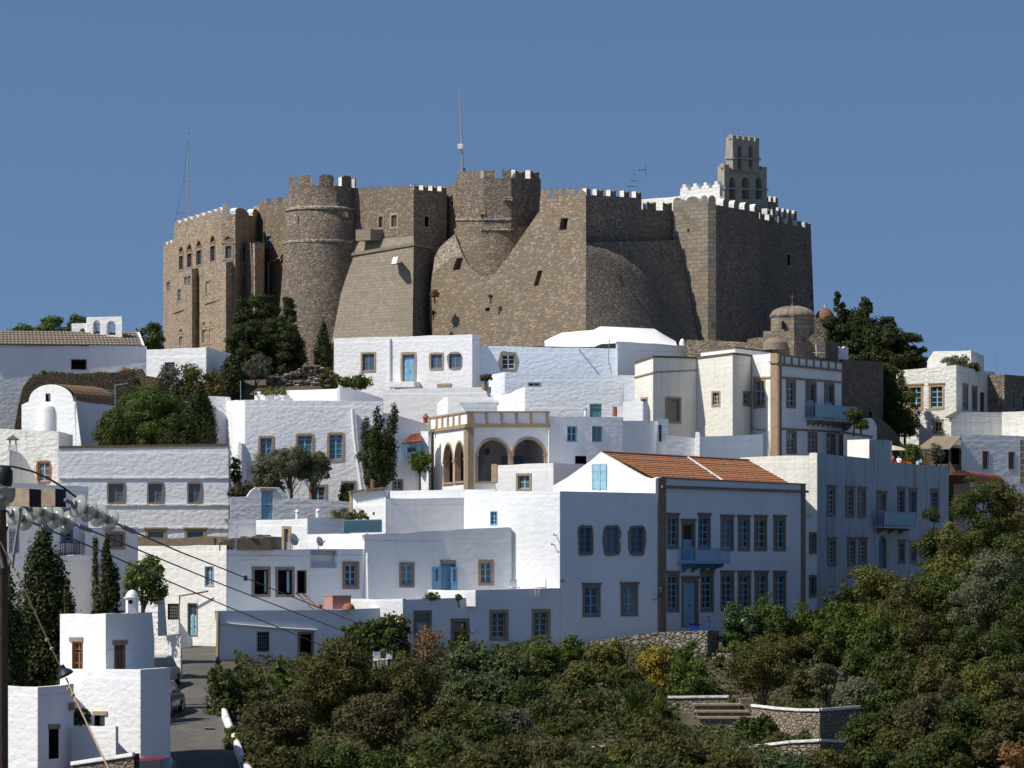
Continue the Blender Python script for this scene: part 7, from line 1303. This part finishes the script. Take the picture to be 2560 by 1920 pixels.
# guests on the taverna terrace
SK = M_plain('skin', (.45, .27, .19), .6, .1, 3, 0); HR = M_plain('dark_hair', (.03, .02, .015), .6, .2, 8, 0); TRS = M_plain('dark_trousers', (.05, .05, .07), .8, .2, 4, 0)
def person(px, d, label, shirt, face, group=None):
    base = P(px, 1186, d); root = thing('person', label, 'person', base, group)
    f = Vector((math.sin(face), -math.cos(face), 0)); s = Vector((f.y, -f.x, 0)); U = Vector((0, 0, 1)); o = Vector(base)
    pts = [(0, 0, .48, .15), (0, 0, .72, .13), (0, 0, .95, .15), (0, 0, 1.06, .065), (0, .02, 1.17, .09), (0, .02, 1.27, .08)]
    co = [o + f * b + s * a + U * c for a, b, c, r_ in pts]; rad = [p[3] for p in pts]; ed = [(k, k + 1) for k in range(5)]
    for q in (-1, 1):
        i = len(co); L = [(q * .1, .42, .5, .085), (q * .1, .44, .26, .06), (q * .1, .42, .06, .045), (q * .1, .55, .04, .04)]
        co += [o + f * b + s * a + U * c for a, b, c, r_ in L]; rad += [p[3] for p in L]; ed += [(0, i), (i, i + 1), (i + 1, i + 2), (i + 2, i + 3)]
        i = len(co); L = [(q * .2, 0, .98, .06), (q * .25, .08, .74, .045), (q * .17, .32, .74, .036), (q * .14, .42, .75, .03)]
        co += [o + f * b + s * a + U * c for a, b, c, r_ in L]; rad += [p[3] for p in L]; ed += [(2, i), (i, i + 1), (i + 1, i + 2), (i + 2, i + 3)]
    me = bpy.data.meshes.new('tmp'); me.from_pydata(co, ed, []); ob = bpy.data.objects.new('tmp', me); COL.objects.link(ob)
    sm_ = ob.modifiers.new('s', 'SKIN'); ob.modifiers.new('u', 'SUBSURF').levels = 1
    for v, r_ in zip(me.skin_vertices[0].data, rad): v.radius = (r_, r_)
    me.skin_vertices[0].data[0].use_root = True
    dg = bpy.context.evaluated_depsgraph_get(); nm = bpy.data.meshes.new_from_object(ob.evaluated_get(dg)); bpy.data.objects.remove(ob)
    nm.materials.clear()
    for mt in (SK, shirt, TRS): nm.materials.append(mt)
    for p in nm.polygons:
        c = p.center - o; z = c.z; fwd = c.x * f.x + c.y * f.y; p.material_index = 0 if z > 1.05 or (fwd > .3 and z > .66) else (1 if z > .56 else 2); p.use_smooth = True
    b = bpy.data.objects.new('body', nm); COL.objects.link(b); adopt(b, root)
    m = MB(); c = o + f * -.01 + U * 1.26; m.lathe(c + U * -.06, [(.1, 0), (.105, .04), (.085, .1), (0, .13)], HR, 12); m.build('hair', root, smooth=40)
def chair(px, d, label, mt, face):
    base = P(px, 1186, d); root = thing('cafe_chair', label, 'chair', base, 'chairs on the taverna terrace'); m = MB(); m.box(base + Vector((0, 0, .43)), .42, .42, .04, mt, face); m.build('seat', root)
    f = Vector((math.sin(face), -math.cos(face), 0)); s = Vector((f.y, -f.x, 0))
    m = MB(); m.box(base - f * .2 + Vector((0, 0, .5)), .4, .04, .42, mt, face); m.build('backrest', root)
    for a in (-.18, .18):
        for b in (-.18, .18): m = MB(); c = base + f * a + s * b; m.tube([c, c + Vector((0, 0, .43))], .02, WD, 5); m.build('leg', root)
RED = M_plain('red_shirt', (.5, .05, .04), .8, .1, 3, 0); ORG = M_plain('orange_wood_paint', (.5, .17, .05), .6, .1, 3, 0); BLS = M_plain('light_blue_shirt', (.35, .5, .62), .8, .1, 3, 0)
for px, d, lab, mt, fc in ((2233, 250.5, 'person in a red top seated at the left end of the taverna terrace', RED, .6), (2247, 251.2, 'person in a white shirt seated next to the red top', FW, -.8), (2277, 250.8, 'person in a red top seated below the bright green tree', RED, .2), (2296, 251.4, 'person in a light blue shirt seated on the taverna terrace', BLS, -.5)): person(px, d, lab, mt, fc); chair(px, d, 'orange wooden chair carrying the ' + lab.split(' seated')[0], ORG, fc)
for px, d, lab in ((2318, 250.6, 'empty orange wooden chair in front of the olive green small tree'), (2262, 250.2, 'empty orange wooden chair between the seated guests')): chair(px, d, lab, ORG, .3)
